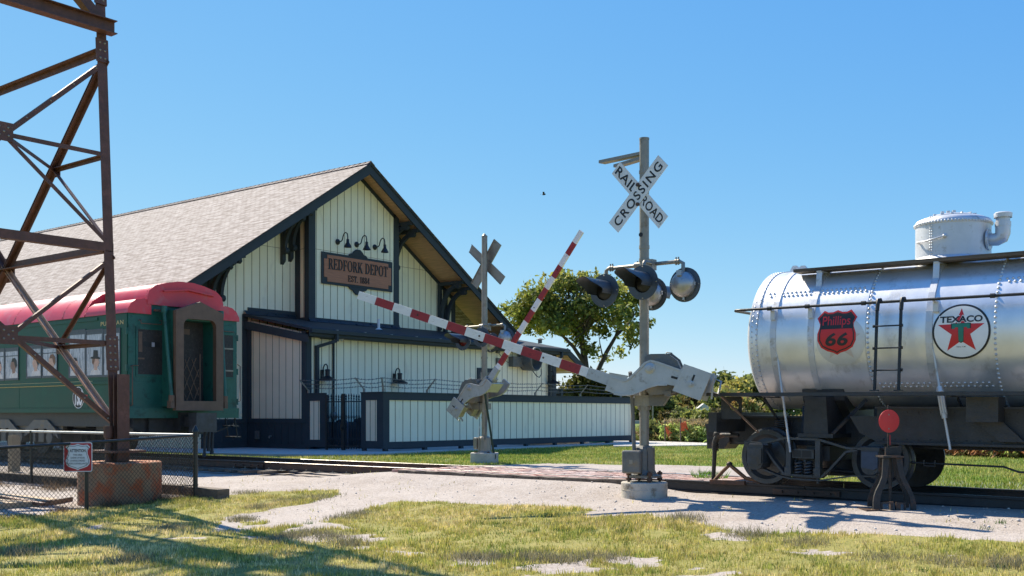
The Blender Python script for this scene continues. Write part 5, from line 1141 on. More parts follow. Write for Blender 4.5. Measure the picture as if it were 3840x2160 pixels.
def step(y, f):
    mb = MB(); xs = (CE-.05, CE-.45)
    for x in xs: mb.tube([(x, y, 1.3), (x, y+f*.06, .95), (x, y+f*.12, .66)], .018, 6)
    for z, yo in ((.66, .12), (.95, .06)): mb.box(xs[1]-.02, xs[0]+.02, y+f*yo-.10, y+f*yo+.1, z-.015, z+.015)
    mb.bar((xs[0], y, 1.0), (CE-.3, y-f*.9, .62), .02, .02); build('step', mb, M['under'], coach)
step(CF-.05, 1); step(CN+.05, -1)
# ================================================================ CROSSING SIGNALS WITH GATES
def on_plane(px, py, q, nr):
    d = ray(px, py); o = Vector((0, 0, CAMZ)); nr = Vector(nr); return o + d*((Vector(q) - o).dot(nr)/d.dot(nr))
CRANK = [(303,568),(322,515),(340,465),(440,500),(480,485),(540,425),(600,362),(640,346),(690,358),(780,393),(880,432),(850,545),(760,530),(690,530),(620,550),(560,580),(500,602),(430,608),(370,597)]
PLATE = [(885,373),(1080,450),(1000,655),(803,577)]
def z7(x, y): return ((634-x)*.00206, (402-y)*.00194)
def crossing_signal(name, label, base, A, N, rot, top, arm_len, bucks, round_foot, foot_label, lens_red, arm_taper=1.0, extra=None):
    A, N = Vector(A).normalized(), Vector(N).normalized(); base = Vector(base); mir = A.cross(N).z < 0
    root = thing(name, label, 'crossing signal', base, group='railway crossing signals with gates')
    def L(mb):                                  # local (arm, front, up) -> world
        mb.v = [tuple(base + A*p[0] + N*p[1] + ZV*p[2]) for p in mb.v]
        if mir: mb.f = [f[::-1] for f in mb.f]
        return mb
    def part(nm, mb, m, parent=root, bevel=0): return build(nm, L(mb), m, parent, bevel=bevel)
    # pole and base casting
    mb = MB(); mb.cyl((0,0,.45), (0,0,top-.01), .074, n=20); mb.cyl((0,0,top-.03), (0,0,top), .078, .078, n=20)
    if not round_foot: mb.cyl((0,0,top), (0,0,top+.07), .07, .006, n=16)
    for z in (1.05, 3.42, 3.62, top-.55 if round_foot else 2.6): mb.cyl((0,0,z), (0,0,z+.05), .082, n=20)
    pole = part('pole', mb, M['galv'])
    mb = MB(); z0 = .10
    mb.lathe([(.27, z0), (.27, z0+.035), (.20, z0+.05), (.165, z0+.12), (.15, z0+.44), (.12, z0+.48), (.08, z0+.49)], (0,0,0), (0,0,1), 8, smooth=False)
    for k in range(4): a = k*math.pi/2 + .78; mb.bar((.145*math.cos(a), .145*math.sin(a), z0+.05), (.14*math.cos(a), .14*math.sin(a), z0+.46), .09, .05, up=(math.cos(a), math.sin(a), 0))
    part('base_casting', mb, M['greybox'] if round_foot else M['galv'])
    for k in range(4): a = k*math.pi/2 + .5; mb = MB(); mb.cyl((.25*math.cos(a), .25*math.sin(a), .0), (.25*math.cos(a), .25*math.sin(a), .20), .02, n=8); mb.cyl((.25*math.cos(a), .25*math.sin(a), z0+.035), (.25*math.cos(a), .25*math.sin(a), z0+.08), .042, n=6); mb.cyl((.25*math.cos(a), .25*math.sin(a), z0-.05), (.25*math.cos(a), .25*math.sin(a), z0), .042, n=6); part('anchor_bolt', mb, M['rust'])
    mb = MB(); mb.box(.0, .29, .15, .32, .17, .52) if round_foot else mb.box(-.26, -.15, -.05, .15, .25, .55)
    jb = part('junction_box', mb, M['greybox'] if round_foot else M['galv'], bevel=.025)
    if round_foot:
        mb = MB(); mb.box(.015, .275, .321, .345, .185, .505); part('cover', mb, M['greybox'], jb, bevel=.012); mb = MB(); mb.box(.12, .17, .346, .351, .32, .38); part('emblem_plate', mb, M['galv'], jb)
    mb = MB(); mb.tube([(.13, .16, .50), (.14, .13, .75), (.17, .1, 1.3), (.19, .12, 1.62), (.19, .16, 1.72)], .03, 8); part('conduit', mb, M['greybox'])
    # mechanism housing
    px, pz = -.16, 1.95 - base.z
    mb = MB(); mb.prism([(.10, .18), (.06, .21), (-.26, .21), (-.38, .12), (-.46, -.06), (-.46, -.22), (-.34, -.38), (.02, -.40), (.08, -.34)], (px, .28, pz), (1,0,0), (0,0,1), (0,-.50,0)); 
    part('mechanism_housing', mb, M['greybox'], bevel=.06)
    mb = MB(); mb.prism([(.12, -.02), (.10, .225), (.05, .235), (-.28, .235), (-.40, .14), (-.48, -.05), (-.48, -.24), (-.35, -.40), (.02, -.43), (.1, -.36)], (px, .06, pz), (1,0,0), (0,0,1), (0,-.03,0)); mb.prism([(.08, -.39), (.06, -.56), (-.14, -.56), (-.24, -.40)], (px, .12, pz), (1,0,0), (0,0,1), (0,-.22,0)); mb.box(px+.05, px+.2, .02, .1, pz+.02, pz+.06); mb.tube([(px-.18, .1, pz+.2), (px-.2, .1, pz+.25), (px-.28, .1, pz+.24), (px-.3, .1, pz+.18)], .01, 5); mb.box(px-.30, px-.2, .26, .32, pz-.42, pz-.34)
    part('housing_flange', mb, M['greybox'])
    mb = MB(); mb.box(px+.02, px+.30, -.10, .09, pz-.56, pz-.40); mb.cyl((0, 0, pz-.62), (0, 0, pz-.44), .10, n=14); part('mounting_clamp', mb, M['galv'])
    ca, sa = math.cos(rot), math.sin(rot)
    def K(x, z): return (px + x*ca - z*sa, pz + x*sa + z*ca)
    def Kz(x, y): return K(*z7(x, y))
    # crank arms (front and rear), joined by the socket box
    for nm, yf in (('crank_arm', .45), ('crank_arm', -.30)):
        mb = MB(); pr = [Kz(*q) for q in CRANK]; mb.prism(pr, (0, yf, 0), (1,0,0), (0,0,1), (0,-.035,0))
        # raised rim
        for a, b_ in zip(pr[2:10], pr[3:11]): mb.bar((a[0], yf-.01, a[1]), (b_[0], yf-.01, b_[1]), .06, .03)
        for a, b_ in zip(pr[12:18], pr[13:19]): mb.bar((a[0], yf-.01, a[1]), (b_[0], yf-.01, b_[1]), .06, .03)
        c_ = K(0, 0); 
        ck = part(nm, mb, M['alu'])
        if yf > 0:
            mb = MB(); mb.lathe([(0, .075), (.022, .075), (.022, .05), (.045, .05), (.045, .02), (.085, .012), (.085, 0)], (c_[0], yf, c_[1]), (0,1,0), 18); part('pivot_bolt', mb, M['alu'], ck)
            mb = MB(); a, b_ = Kz(790, 470), Kz(850, 488); mb.bar((a[0], yf+.001, a[1]), (b_[0], yf+.001, b_[1]), .006, .035); part('slot', mb, M['ink'], ck)
    mb = MB(); a, b_, c_, d = Kz(303,568), Kz(340,465), Kz(470,492), Kz(440,606)
    for s0, s1 in ((a, d), (b_, c_)): mb.bar((s0[0], .20, s0[1]), (s1[0], .20, s1[1]), .48, .02)
    e = Kz(478, 462); mb.prism([Kz(335,432), Kz(350,470), Kz(445,500), e], (0, .45, 0), (1,0,0), (0,0,1), (0,-.03,0)); mb.bar((Kz(335,434)[0], .36, Kz(335,434)[1]), (e[0], .36, e[1]), .2, .012); part('arm_socket', mb, M['alu'])
    # counterweights
    for yf, th in ((.50, .03), (-.34, .03)):
        mb = MB(); mb.prism([Kz(*q) for q in PLATE], (0, yf, 0), (1,0,0), (0,0,1), (0,-th,0)); pl_ = part('counterweight_plate', mb, M['alu'], bevel=.006)
        if yf > 0:
            a, b_ = Kz(960, 458), Kz(938, 520); mb = MB(); mb.bar((a[0], yf+.002, a[1]), (b_[0], yf+.002, b_[1]), .006, .028); part('slot', mb, M['ink'], pl_)
            c_ = Kz(935, 527); mb = MB(); mb.lathe([(0, .07), (.018, .07), (.018, .03), (.036, .03), (.036, .012), (.05, .01), (.05, 0)], (c_[0], yf, c_[1]), (0,1,0), 14); part('bolt', mb, M['alu'], pl_)
    mb = MB(); mb.prism([Kz(900,420), Kz(1040,476), Kz(985,625), Kz(845,570)], (0, .46, 0), (1,0,0), (0,0,1), (0,-.22,0)); mb.prism([Kz(900,430), Kz(1030,480), Kz(985,610), Kz(855,565)], (0, -.10, 0), (1,0,0), (0,0,1), (0,-.2,0)); c_, d = Kz(1000, 500), Kz(940, 530); mb.bar((d[0], .46, d[1]), (d[0], -.34, d[1]), .06, .06); part('counterweight', mb, M['galv'])
    mb = MB(); q = [Kz(1075,480), Kz(1130,505), Kz(1110,600), Kz(1055,580)]; mb.tube([(x, .10, z) for x, z in q], .018, 8, closed=True); mb.bar((Kz(1075,440)[0], .1, Kz(1075,440)[1]), (Kz(1060,640)[0], .1, Kz(1060,640)[1]), .03, .03); part('lifting_handle', mb, M['alu'])
    # gate arm: metal adapter and striped board
    s0 = Vector(K(*z7(330, 490))); ang = math.radians(18.9) + rot; ad = Vector((math.cos(ang), math.sin(ang))); nd = Vector((-ad.y, ad.x))
    yc = .34; hA = .145
    def board(d0, d1, h0, h1, th0, th1, mi, mb):
        a, b_ = s0 + ad*d0, s0 + ad*d1; vs = []
        for q, h, th in ((a, h0, th0), (b_, h1, th1)):
            for y_, s_ in ((-.5, -.5), (.5, -.5), (.5, .5), (-.5, .5)): p_ = q + nd*h*s_; vs.append((p_.x, yc + y_*th, p_.y))
        mb.add(vs, [(0,1,2,3), (7,6,5,4), (0,4,5,1), (1,5,6,2), (2,6,7,3), (3,7,4,0)], mi)
    mb = MB(); board(-.10, .36, .175, .165, .10, .09, 0, mb); part('arm_adapter', mb, M['alu'])
    ga = bpy.data.objects.new('gate_arm', None); ga.empty_display_size = .1; C.objects.link(ga); ga.parent = root
    d = .32; k = 0; per = (arm_len - .49)/12
    bd = []
    d_end = arm_len
    mbs = {0: MB(), 1: MB()}
    first = .17
    d0 = d; d1 = d + first
    while d0 < d_end - .02:
        t0 = 1 - .10*d0/d_end; t1 = 1 - .10*min(d1, d_end)/d_end
        board(d0, min(d1, d_end), hA*t0, hA*t1, .055*t0, .055*t1, k % 2, mbs['m'] if False else mbs[0]) if False else None
        mb = MB(); board(d0, min(d1, d_end), hA*t0, hA*t1, .055*t0, .055*t1, 0, mb); bd.append((mb, k % 2)); d0 = d1; d1 = d0 + per; k += 1
    arm = MB()
    for mb, c_ in bd: arm.merge(mb, c_)
    C.objects.unlink(ga); bpy.data.objects.remove(ga)
    o = part('gate_arm', arm, [M['armwhite'], M['armred']])
    for q in (.25, .5, .75): 
        c2 = s0 + ad*(arm_len*q); mb = MB(); mb.cyl((c2.x, yc+.028, c2.y), (c2.x, yc+.034, c2.y), .016, n=8); part('arm_bolt', mb, M['rust'], o)
    # flashing lights: two face the camera's side of the road, two face away
    zc = 3.56 - base.z
    def Wb(nm, mb, m, parent=root, bevel=0):   # world aligned part, coordinates relative to the base
        mb.v = [(p[0]+base.x, p[1]+base.y, p[2]+base.z) for p in mb.v]; return build(nm, mb, m, parent, bevel=bevel)
    mb = MB(); mb.tube([(-.70, .0, zc-.16), (-.70, 0, zc-.03), (-.66, 0, zc), (.62, 0, zc), (.68, 0, zc-.03), (.68, 0, zc-.16)], .03, 10); mb.cyl((-.16, 0, zc), (.16, 0, zc), .055, n=10); mb.box(.02, .22, -.13, .0, zc-.10, zc+.06)
    for x in (-.62, -.58, .6, .56, -.12): mb.cyl((x, 0, zc-.05), (x, 0, zc+.07), .012, n=6); mb.cyl((x-.015, 0, zc), (x+.015, 0, zc), .042, n=10)
    mb.tube([(.19, -.06, zc), (.19, -.30, zc), (.19, -.32, zc-.03), (.19, -.32, zc-.1)], .03, 8); mb.tube([(-.06, .06, zc), (-.06, .28, zc), (-.06, .30, zc-.1)], .03, 8)
    Wb('cross_arm', mb, M['galv'])
    def light(x, y, z, f, red):
        R_ = .262; g = MB(); g.lathe([(R_, 0), (R_, .012), (.155, .012), (.155, -.03)], (x, y, z), (0, f, 0), 32); g.lathe([(.155, -.02), (R_-.002, -.006)], (x, y, z), (0, f, 0), 32)
        for k in range(4): a = k*math.pi/2 + math.pi/2; g.rivet((x + .235*math.cos(a), y + f*.012, z + .235*math.sin(a)), (0, f, 0), .014, 1); g.rivet((x + .235*math.cos(a), y - f*.004, z + .235*math.sin(a)), (0, -f, 0), .014, 1)
        o = Wb('signal_light', g, [M['lampblack'], M['galv']])
        g = MB(); g.lathe([(.19, -.01), (.195, -.05), (.18, -.11), (.13, -.16), (.06, -.185), (0, -.19)], (x, y, z), (0, f, 0), 24); g.box(x-.04, x+.04, y-f*.15-.04, y-f*.15+.04, z+.12, z+.20); g.box(x-.21, x-.17, y-f*.05-.02, y-f*.05+.02, z-.03, z+.03); g.box(x+.17, x+.21, y-f*.05-.02, y-f*.05+.02, z-.03, z+.03); g.cyl((x, y-f*.04, z-.23), (x, y-f*.04, z-.18), .02, n=8); Wb('lamp_housing', g, M['alu'], o)
        g = MB(); g.lathe([(.155, -.02), (.12, .0), (.06, .014), (0, .018)], (x, y, z), (0, f, 0), 24); Wb('lens', g, M['lens'] if red else M['black'], o)
        g = MB(); nn = 24; Lh = .60
        for rr, flip in ((.158, False), (.152, True)):
            vs = []
            for k in range(nn+1):
                a = math.radians(-25 + 230*k/nn); sn = math.sin(a); ln = Lh*(.46 + .54*min(1, max(0, sn*1.7)))
                vs += [(x + rr*math.cos(a), y + f*.01, z + rr*math.sin(a)), (x + rr*math.cos(a), y + f*(.01+ln), z + rr*math.sin(a) + .01*ln)]
            fs = [(2*k, 2*k+1, 2*k+3, 2*k+2) for k in range(nn)]; g.add(vs, fs if flip else [q[::-1] for q in fs], 0, True)
        if not (f > 0 and x > .5): Wb('hood', g, M['lampblack'], o)
    zl = 3.21 - base.z
    light(-.70, -.05, zl, -1, lens_red); light(.20, -.36, zl+.03, -1, False); light(.68, .05, zl, 1, False); light(-.06, .34, zl-.06, 1, False)
    # crossbucks: blades placed as real boards on planes across the road
    for (pl, nf, blades, back) in bucks:
        cb = None
        for bi, (c4, txt) in enumerate(blades):
            yo = pl + nf*.012*bi
            q = [on_v(a, b_, base.y + yo) for a, b_ in c4]      # start-left, start-right, end-right, end-left seen along the text
            mb = MB(); th = Vector((0, -nf*.010, 0)); mb.add(q + [p_ + th for p_ in q], [(0,1,2,3), (7,6,5,4), (0,4,5,1), (1,5,6,2), (2,6,7,3), (3,7,4,0)])
            if back:
                for a, b_ in ((0, 3), (1, 2)): mb.bar(q[a] + Vector((0, -.015, 0)), q[b_] + Vector((0, -.015, 0)), .012, .03, up=(0,1,0))
            o = build('crossbuck_blade', mb, M['signwhite'] if not back else M['galv'], root)
            for t_, s_ in txt:
                ex = ((q[3]-q[0]) + (q[2]-q[1])).normalized(); ey = ((q[0]-q[1]) + (q[3]-q[2])); hgt = ey.length/2; ey.normalize(); mid = (q[0]+q[1])/2; end = (q[2]+q[3])/2
                a, b_ = mid.lerp(end, s_[0]), mid.lerp(end, s_[1]); mb = MB(); put_text(mb, t_, (a+b_)/2 + Vector((0, nf*.002, 0)), ex, ey, (b_-a).length, hgt*.60, .018, spacing=1.25 if len(t_) > 4 else 1.05); build('lettering', mb, M['ink'], o)
            if bi == 0 and not back:
                pass
    if extra: extra(root, base, part, Wb)
    return root
# --- near signal
fp = on_ground(2412, 1873); vdir = Vector((-su, cu, 0)); b1 = fp + vdir*.36; b1.z = G(b1.x, b1.y)
d_ = ray(2416, 1873); tt = b1.y/d_.y; b1 = Vector((d_.x*tt, b1.y, b1.z))
fh = on_plane(2412, 1812, b1 - vdir*.34, vdir).z
mb = MB(); mb.lathe([(.353, b1.z-.2), (.356, fh-.012), (.345, fh), (0, fh+.012)], (b1.x, b1.y, 0), (0,0,1), 40); mb.lathe([(.358, fh-.12), (.361, fh-.115), (.358, fh-.11)], (b1.x, b1.y, 0), (0,0,1), 40)
tag(build('concrete_footing', mb, M['conc']), 'round pale concrete footing under the nearer crossing signal', 'footing')
z6 = lambda x, y: (2100 + x/2.07, 480 + y/2.07)
B1 = [(-.13, -1, [([z6(465,262), z6(402,355), z6(765,780), z6(838,685)], [('RAIL', (.03, .42)), ('ROAD', (.57, .97))]), ([z6(378,735), z6(450,812), z6(838,290), z6(762,210)], [('CROSSING', (.05, .95))])], False)]
def extra1(root, base, part, Wb):
    # second crossbuck hanging folded, seen on edge
    for a, b_, tw in (((632,192), (300,262), .12), ((622,232), (414,294), .10)):
        p, q = on_v(*z6(*a), base.y-.02), on_v(*z6(*b_), base.y-.02); sd = Vector((.45, .89, -.05)).normalized(); mb = MB(); d = (q-p).normalized(); up = d.cross(sd).normalized(); c_ = (p+q)/2; mb.obox(c_ + sd*tw*.5, (q-p)*.5, sd*tw*.5, up*.024); build('crossbuck_blade', mb, M['galv'], root)
    p = on_v(*z6(628, 828), base.y-.07); mb = MB(); mb.cyl((p.x, base.y-.079, p.z), (p.x, base.y-.06, p.z), .035, n=12); build('bolt_hole', mb, M['ink'], root)
    for pp in ((603, 440), (602, 592)): p = on_v(*z6(*pp), base.y-.155); mb = MB(); mb.cyl((p.x, p.y+.012, p.z), (p.x, p.y-.012, p.z), .03, n=8); build('sign_bolt', mb, M['rust'], root)
    mb = MB(); mb.cyl((0, -.09, .86), (.0, -.1, .86), .01); 
b1z = Vector((b1.x, b1.y, fh - .03))
pt = on_plane(2421, 518, b1, vdir).z
sig1 = crossing_signal('crossing_signal', 'nearer railroad crossing signal with its striped gate arm half lowered to the left', b1z, (-.929, -.37, 0), (.37, -.929, 0), 0, pt - b1z.z, 4.42, B1, True, '', False, extra=extra1)
# --- far signal beyond the track
fp = on_ground(1812, 1738); b2 = fp + vdir*.25; d_ = ray(1817, 1738); tt = b2.y/d_.y; b2 = Vector((d_.x*tt, b2.y, G(b2.x, b2.y))); fh2 = b2.z + .27
mb = MB(); mb.obox((b2.x, b2.y, b2.z+.05), Vector((.62, .5, 0)).normalized()*.36, Vector((-.5, .62, 0)).normalized()*.30, (0, 0, .22)); tag(build('concrete_footing', mb, M['conc'], bevel=.02), 'square pale concrete footing under the farther crossing signal beyond the rails', 'footing')
z5 = lambda x, y: (1600 + x/1.575, 840 + y/1.575)
B2 = [(.13, 1, [([z5(268,122), z5(252,165), z5(437,357), z5(465,312)], []), ([z5(265,350), z5(300,383), z5(442,125), z5(402,90)], [])], True)]
def extra2(root, base, part, Wb):
    a, b_ = on_plane(1818, 1474, b2 - vdir*.5, vdir), on_ground(1857, 1738); mb = MB(); mb.bar(a, b_ + Vector((0, 0, .02)), .045, .03); mb.box(b_.x-.06, b_.x+.06, b_.y-.06, b_.y+.06, b_.z+.12, b_.z+.24); build('prop_rod', mb, M['greenpole'], root)
    mb = MB(); mb.tube([(-.09, -.03, .95), (-.14, -.05, .8), (-.16, -.06, .6), (-.12, -.06, .5), (-.10, -.05, .36)], .008, 4); Wb('loose_wire', mb, M['signwhite'])
b2z = Vector((b2.x, b2.y, fh2 - .16)); pt2 = on_plane(1812, 885, b2, vdir).z
sig2 = crossing_signal('crossing_signal', 'farther railroad crossing signal seen from behind with its striped gate arm raised steeply', b2z, (.98, .04, 0), (.04, -.98, 0), R(33), pt2 - b2z.z, 4.45, B2, False, '', True, extra=extra2)
# ================================================================ TANK CAR (built along its own track axis, tilted with the grade)
tc_ = thing('tank_car', 'silver riveted railway tank car with oil company emblems on a black underframe', 'tank car', (-7.2, 16.05, .2 - .0085*1.8), (0, .0085, 0))
def T(nm, mb, m, parent=None, bevel=0): return build(nm, mb, m, parent or tc_, local=True, bevel=bevel)
TR, TZ, TX0, TX1 = 1.08, 2.24, -.13, 8.9
NA = 96
mb = MB()
xs_ = [TX0, .85, 1.63, 3.33, 5.03, 6.73, TX1-.0]
for a, b_, r_ in zip(xs_[:-1], xs_[1:], (TR, TR, TR-.006, TR, TR-.006, TR)):
    mb.lathe([(r_, a), (r_, b_)], (0, 0, TZ), (1, 0, 0), NA)
for x, f in ((TX0, -1), (TX1, 1)): mb.lathe([(TR+.01, -.10), (TR+.012, .02), (TR*.97, .06), (TR*.8, .16), (TR*.5, .24), (0, .28)], (x, 0, TZ), (f, 0, 0), NA)
tank = T('tank', mb, M['silver'])
mb = MB(); e = lambda a: (0, math.cos(a), math.sin(a))
def ring(x, n_, r_=.021, off=0):
    for k in range(n_):
        a = 2*math.pi*(k+off)/n_; mb.rivet((x, (TR+.001)*math.cos(a), TZ + (TR+.001)*math.sin(a)), (0, math.cos(a), math.sin(a)), r_)
ring(TX0+.02, 84); ring(TX0+.09, 84, .021, .5)
for x in (1.66, 3.36, 5.06, 6.76): ring(x, 96)
def seam(x0, x1, a, n_):
    for k in range(n_):
        for j, da in ((0, .028), (1, -.028)):
            x = x0 + (x1-x0)*(k + .5*j)/n_; mb.rivet((x, -(TR+.001)*math.cos(a+da), TZ + (TR+.001)*math.sin(a+da)), (0, -math.cos(a), math.sin(a)), .021)
seam(TX0+.2, 1.6, .64, 22); seam(3.45, 5.0, .64, 22); seam(1.75, 3.3, -.75, 20)
T('rivet_rows', mb, M['silver2'], tank)['kind'] = 'stuff'
# hold-down bands
for x in (.23, .82, 2.51, 5.9, 7.4):
    mb = MB(); n_ = 40; a0, a1 = R(-62), R(242); vs = []
    for k in range(n_+1):
        a = a0 + (a1-a0)*k/n_
        for rr_, xo in ((TR+.002, -.045), (TR+.014, -.045), (TR+.014, .045), (TR+.002, .045)): vs.append((x+xo, rr_*math.cos(a), TZ + rr_*math.sin(a)))
    mb.add(vs, [(4*k+j, 4*k+(j+1) % 4, 4*k+4+(j+1) % 4, 4*k+4+j) for k in range(n_) for j in range(4)], 0)
    for s_ in (-1, 1):
        y, z = s_*TR*math.cos(R(-62)), TZ + TR*math.sin(R(-62)); 
    b_ = T('hold_down_band', mb, M['silver2'])
    if x > 2 or x < .5:
        a = Vector((x + .05, -1.02, 1.90)); q = Vector((x + .30, -1.10, .52 if x < .5 else .62)); mb = MB(); mb.tube([a + Vector((-.02, -.03, .1)), a, q], [.022, .018, .018], 8)
        if x > 2: m_ = a.lerp(q, .5); d = (q-a).normalized(); mb.bar(m_ - d*.18 + Vector((.03, 0, 0)), m_ + d*.18 + Vector((.03, 0, 0)), .018, .025); mb.bar(m_ - d*.18 - Vector((.03, 0, 0)), m_ + d*.18 - Vector((.03, 0, 0)), .018, .025); mb.cyl(m_ - d*.22, m_ - d*.15, .038, n=8); mb.cyl(m_ + d*.15, m_ + d*.22, .038, n=8)
        T('turnbuckle', mb, M['silver2'], b_)
# dome with lid, valve elbow, grab bar, rivets
for dxc in (2.5, 6.4):
    DZ = 3.22; mb = MB(); mb.lathe([(.51, DZ), (.51, 3.80), (.525, 3.80), (.525, 3.84), (.50, 3.88), (.42, 3.915), (.3, 3.93), (0, 3.935)], (dxc, 0, 0), (0,0,1), 56); mb.lathe([(.57, DZ+.06), (.515, DZ+.12)], (dxc, 0, 0), (0,0,1), 48)
    dome = T('dome', mb, M['silver2'])
    mb = MB(); mb.lathe([(.31, 3.915), (.31, 3.945), (.28, 3.96), (0, 3.965)], (dxc, 0, 0), (0,0,1), 36)
    for k in range(14): a = 2*math.pi*k/14; mb.obox((dxc + .29*math.cos(a), .29*math.sin(a), 3.955), (.03*math.cos(a), .03*math.sin(a), 0), (-.008*math.sin(a), .008*math.cos(a), 0), (0, 0, .014))
    for k in range(3): mb.cyl((dxc-.12+.08*k, -.1, 3.96), (dxc-.12+.08*k, -.1, 4.02), .025, n=8)
    T('dome_lid', mb, M['silver2'], dome)
    mb = MB()
    for k in range(72): a = 2*math.pi*k/72; mb.rivet((dxc + .525*math.cos(a), .525*math.sin(a), 3.82), (math.cos(a), math.sin(a), 0), .018)
    for k in range(15):
        for da in (-.03, .03): a = R(-108)+da; mb.rivet((dxc + .511*math.cos(a), .511*math.sin(a), DZ+.12+k*.039), (math.cos(a), math.sin(a), 0), .013)
    T('rivet_rows', mb, M['silver2'], dome)['kind'] = 'stuff'
    mb = MB(); mb.tube([(dxc+.50, -.06, 3.56), (dxc+.62, -.06, 3.555), (dxc+.67, -.06, 3.58), (dxc+.69, -.06, 3.64), (dxc+.69, -.06, 3.74)], [.085, .09, .10, .10, .10], 18); mb.cyl((dxc+.69, -.06, 3.73), (dxc+.69, -.06, 3.79), .105, n=18); mb.cyl((dxc+.69, -.06, 3.79), (dxc+.69, -.06, 3.86), .092, n=18); mb.lathe([(.118, 3.85), (.122, 3.91), (.10, 3.925), (0, 3.93)], (dxc+.69, -.06, 0), (0,0,1), 18); mb.lathe([(.155, 0), (.155, .025), (.09, .03)], (dxc+.495, -.06, 3.56), (1,0,0), 20)
    for k in range(8): a = 2*math.pi*k/8; mb.rivet((dxc+.52, -.06+.13*math.cos(a), 3.56+.13*math.sin(a)), (1, 0, 0), .014)
    T('relief_valve', mb, M['silver2'], dome)
    mb = MB(); mb.tube([(dxc-.36, -.36, 3.55), (dxc-.38, -.42, 3.555), (dxc-.2, -.53, 3.55), (dxc+.02, -.56, 3.59), (dxc+.05, -.50, 3.60)], .012, 6); mb.ball((dxc+.04, -.53, 3.60), .03, 8, 6); mb.ball((dxc-.36, -.40, 3.55), .022, 8, 6); T('grab_bar', mb, M['silver2'], dome)
# things on the tank top: lifting lug, rope-like seams
mb = MB(); mb.prism([(-.14, 0), (.14, 0), (.14, .05), (.10, .10), (.04, .10), (.0, .07), (-.04, .11), (-.10, .11), (-.14, .05)], (.16, .02, TZ+TR), (1,0,0), (0,0,1), (0,-.03,0)); mb.box(-.02, .36, -.08, .06, TZ+TR-.01, TZ+TR+.015); T('lifting_lug', mb, M['silver2'])
for x in (1.75, 3.5): mb = MB(); mb.lathe([(.12, 0), (.12, .03), (.09, .05), (0, .055)], (x, -.28, TZ+TR-.05), (0,-.2,1), 16); T('top_fitting', mb, M['truck'])
# wooden walkway along the near side of the top with strap brackets
mb = MB(); mb.box(.42, 8.8, -.80, -.64, 3.215, 3.262); mb.box(.40, 8.8, -.632, -.47, 3.22, 3.264); walk = T('top_walkway', mb, M['plank'])
for x in (.82, 2.51, 5.0, 7.4):
    mb = MB(); mb.bar((x, -.80, 3.205), (x, -.44, 3.205), .07, .012); mb.bar((x, -.77, 3.20), (x, -.80, 2.93), .085, .014, up=(0,1,0)); mb.bar((x, -.80, 2.935), (x, -.87, 2.88), .085, .014, up=(0,1,0)); mb.bar((x+.03, -.50, 3.2), (x+.10, -.62, 3.08), .05, .012, up=(0,1,0)); T('strap_bracket', mb, M['silver2'], walk)
# hand rail
mb = MB(); zr = 2.65; mb.tube([(8.8, -1.21, zr), (-.22, -1.21, zr), (-.33, -1.19, zr), (-.37, -1.12, zr), (-.37, 1.1, zr)], .021, 8)
for x in (.23, .82, 1.65, 3.36): mb.cyl((x-.03, -1.21, zr), (x+.03, -1.21, zr), .033, n=8)
hr = T('hand_rail', mb, M['black'])
for x in (.23, .82, 2.6, 5.0): mb = MB(); mb.bar((x, -1.2, zr), (x, -1.02, zr-.04), .035, .03); mb.box(x-.035, x+.035, -1.10, -1.03, zr-.16, zr-.02); T('rail_bracket', mb, M['silver2'], hr)
# ladder
lad = MB()
for x in (1.86, 2.19): lad.bar((x, -1.33, 1.42), (x, -1.255, zr-.12), .036, .03, up=(0,1,0)); lad.tube([(x, -1.255, zr-.12), (x-.0, -1.235, zr-.04), (x+.01, -1.25, zr+.03), (x+.02, -1.19, zr+.035), (x+.02, -1.17, zr)], .028, 8); lad.bar((x-.06, -1.34, 1.42), (x+.06, -1.34, 1.42), .05, .012)
ladder = T('ladder', lad, M['black'])
for z in (1.70, 2.005, 2.31): mb = MB(); mb.cyl((1.84, -1.30, z), (2.21, -1.30, z), .011, n=6); mb.cyl((1.82, -1.30, z), (1.84, -1.3, z), .022, n=8); mb.cyl((2.21, -1.30, z), (2.23, -1.3, z), .022, n=8); T('rung', mb, M['black'], ladder)
# emblems, wrapped on the shell
def wrap(mb, vs, fs, xc, sc, off, mi=0):
    """flat (x, s) shapes cut into narrow strips and rolled onto the shell"""
    bm = bmesh.new(); bv = [bm.verts.new((x, y, 0)) for x, y in vs]
    for f in fs:
        try: bm.faces.new([bv[i] for i in f])
        except ValueError: pass
    ys = [y for _, y in vs]; y = math.floor(min(ys)/.04)*.04 + .0013
    while y < max(ys): bmesh.ops.bisect_plane(bm, geom=bm.verts[:] + bm.edges[:] + bm.faces[:], plane_co=(0, y, 0), plane_no=(0, 1, 0)); y += .04
    bm.verts.index_update(); out = []
    for v in bm.verts:
        a = math.pi + -(sc + v.co.y)/TR; rr_ = TR + off; out.append((xc + v.co.x, rr_*math.cos(a), TZ + rr_*math.sin(a)))
    fl = [[v.index for v in f.verts] for f in bm.faces]
    mb.add(out, fl, mi, False); bm.free(); return mb
def shape(nm, poly, xc, sc, off, m, parent): mb = MB(); ar = sum(poly[i][0]*poly[(i+1) % len(poly)][1] - poly[(i+1) % len(poly)][0]*poly[i][1] for i in range(len(poly))); poly = poly if ar > 0 else poly[::-1]; wrap(mb, poly, [tuple(range(len(poly)))], xc, sc, off); return T(nm, mb, M[m], parent)
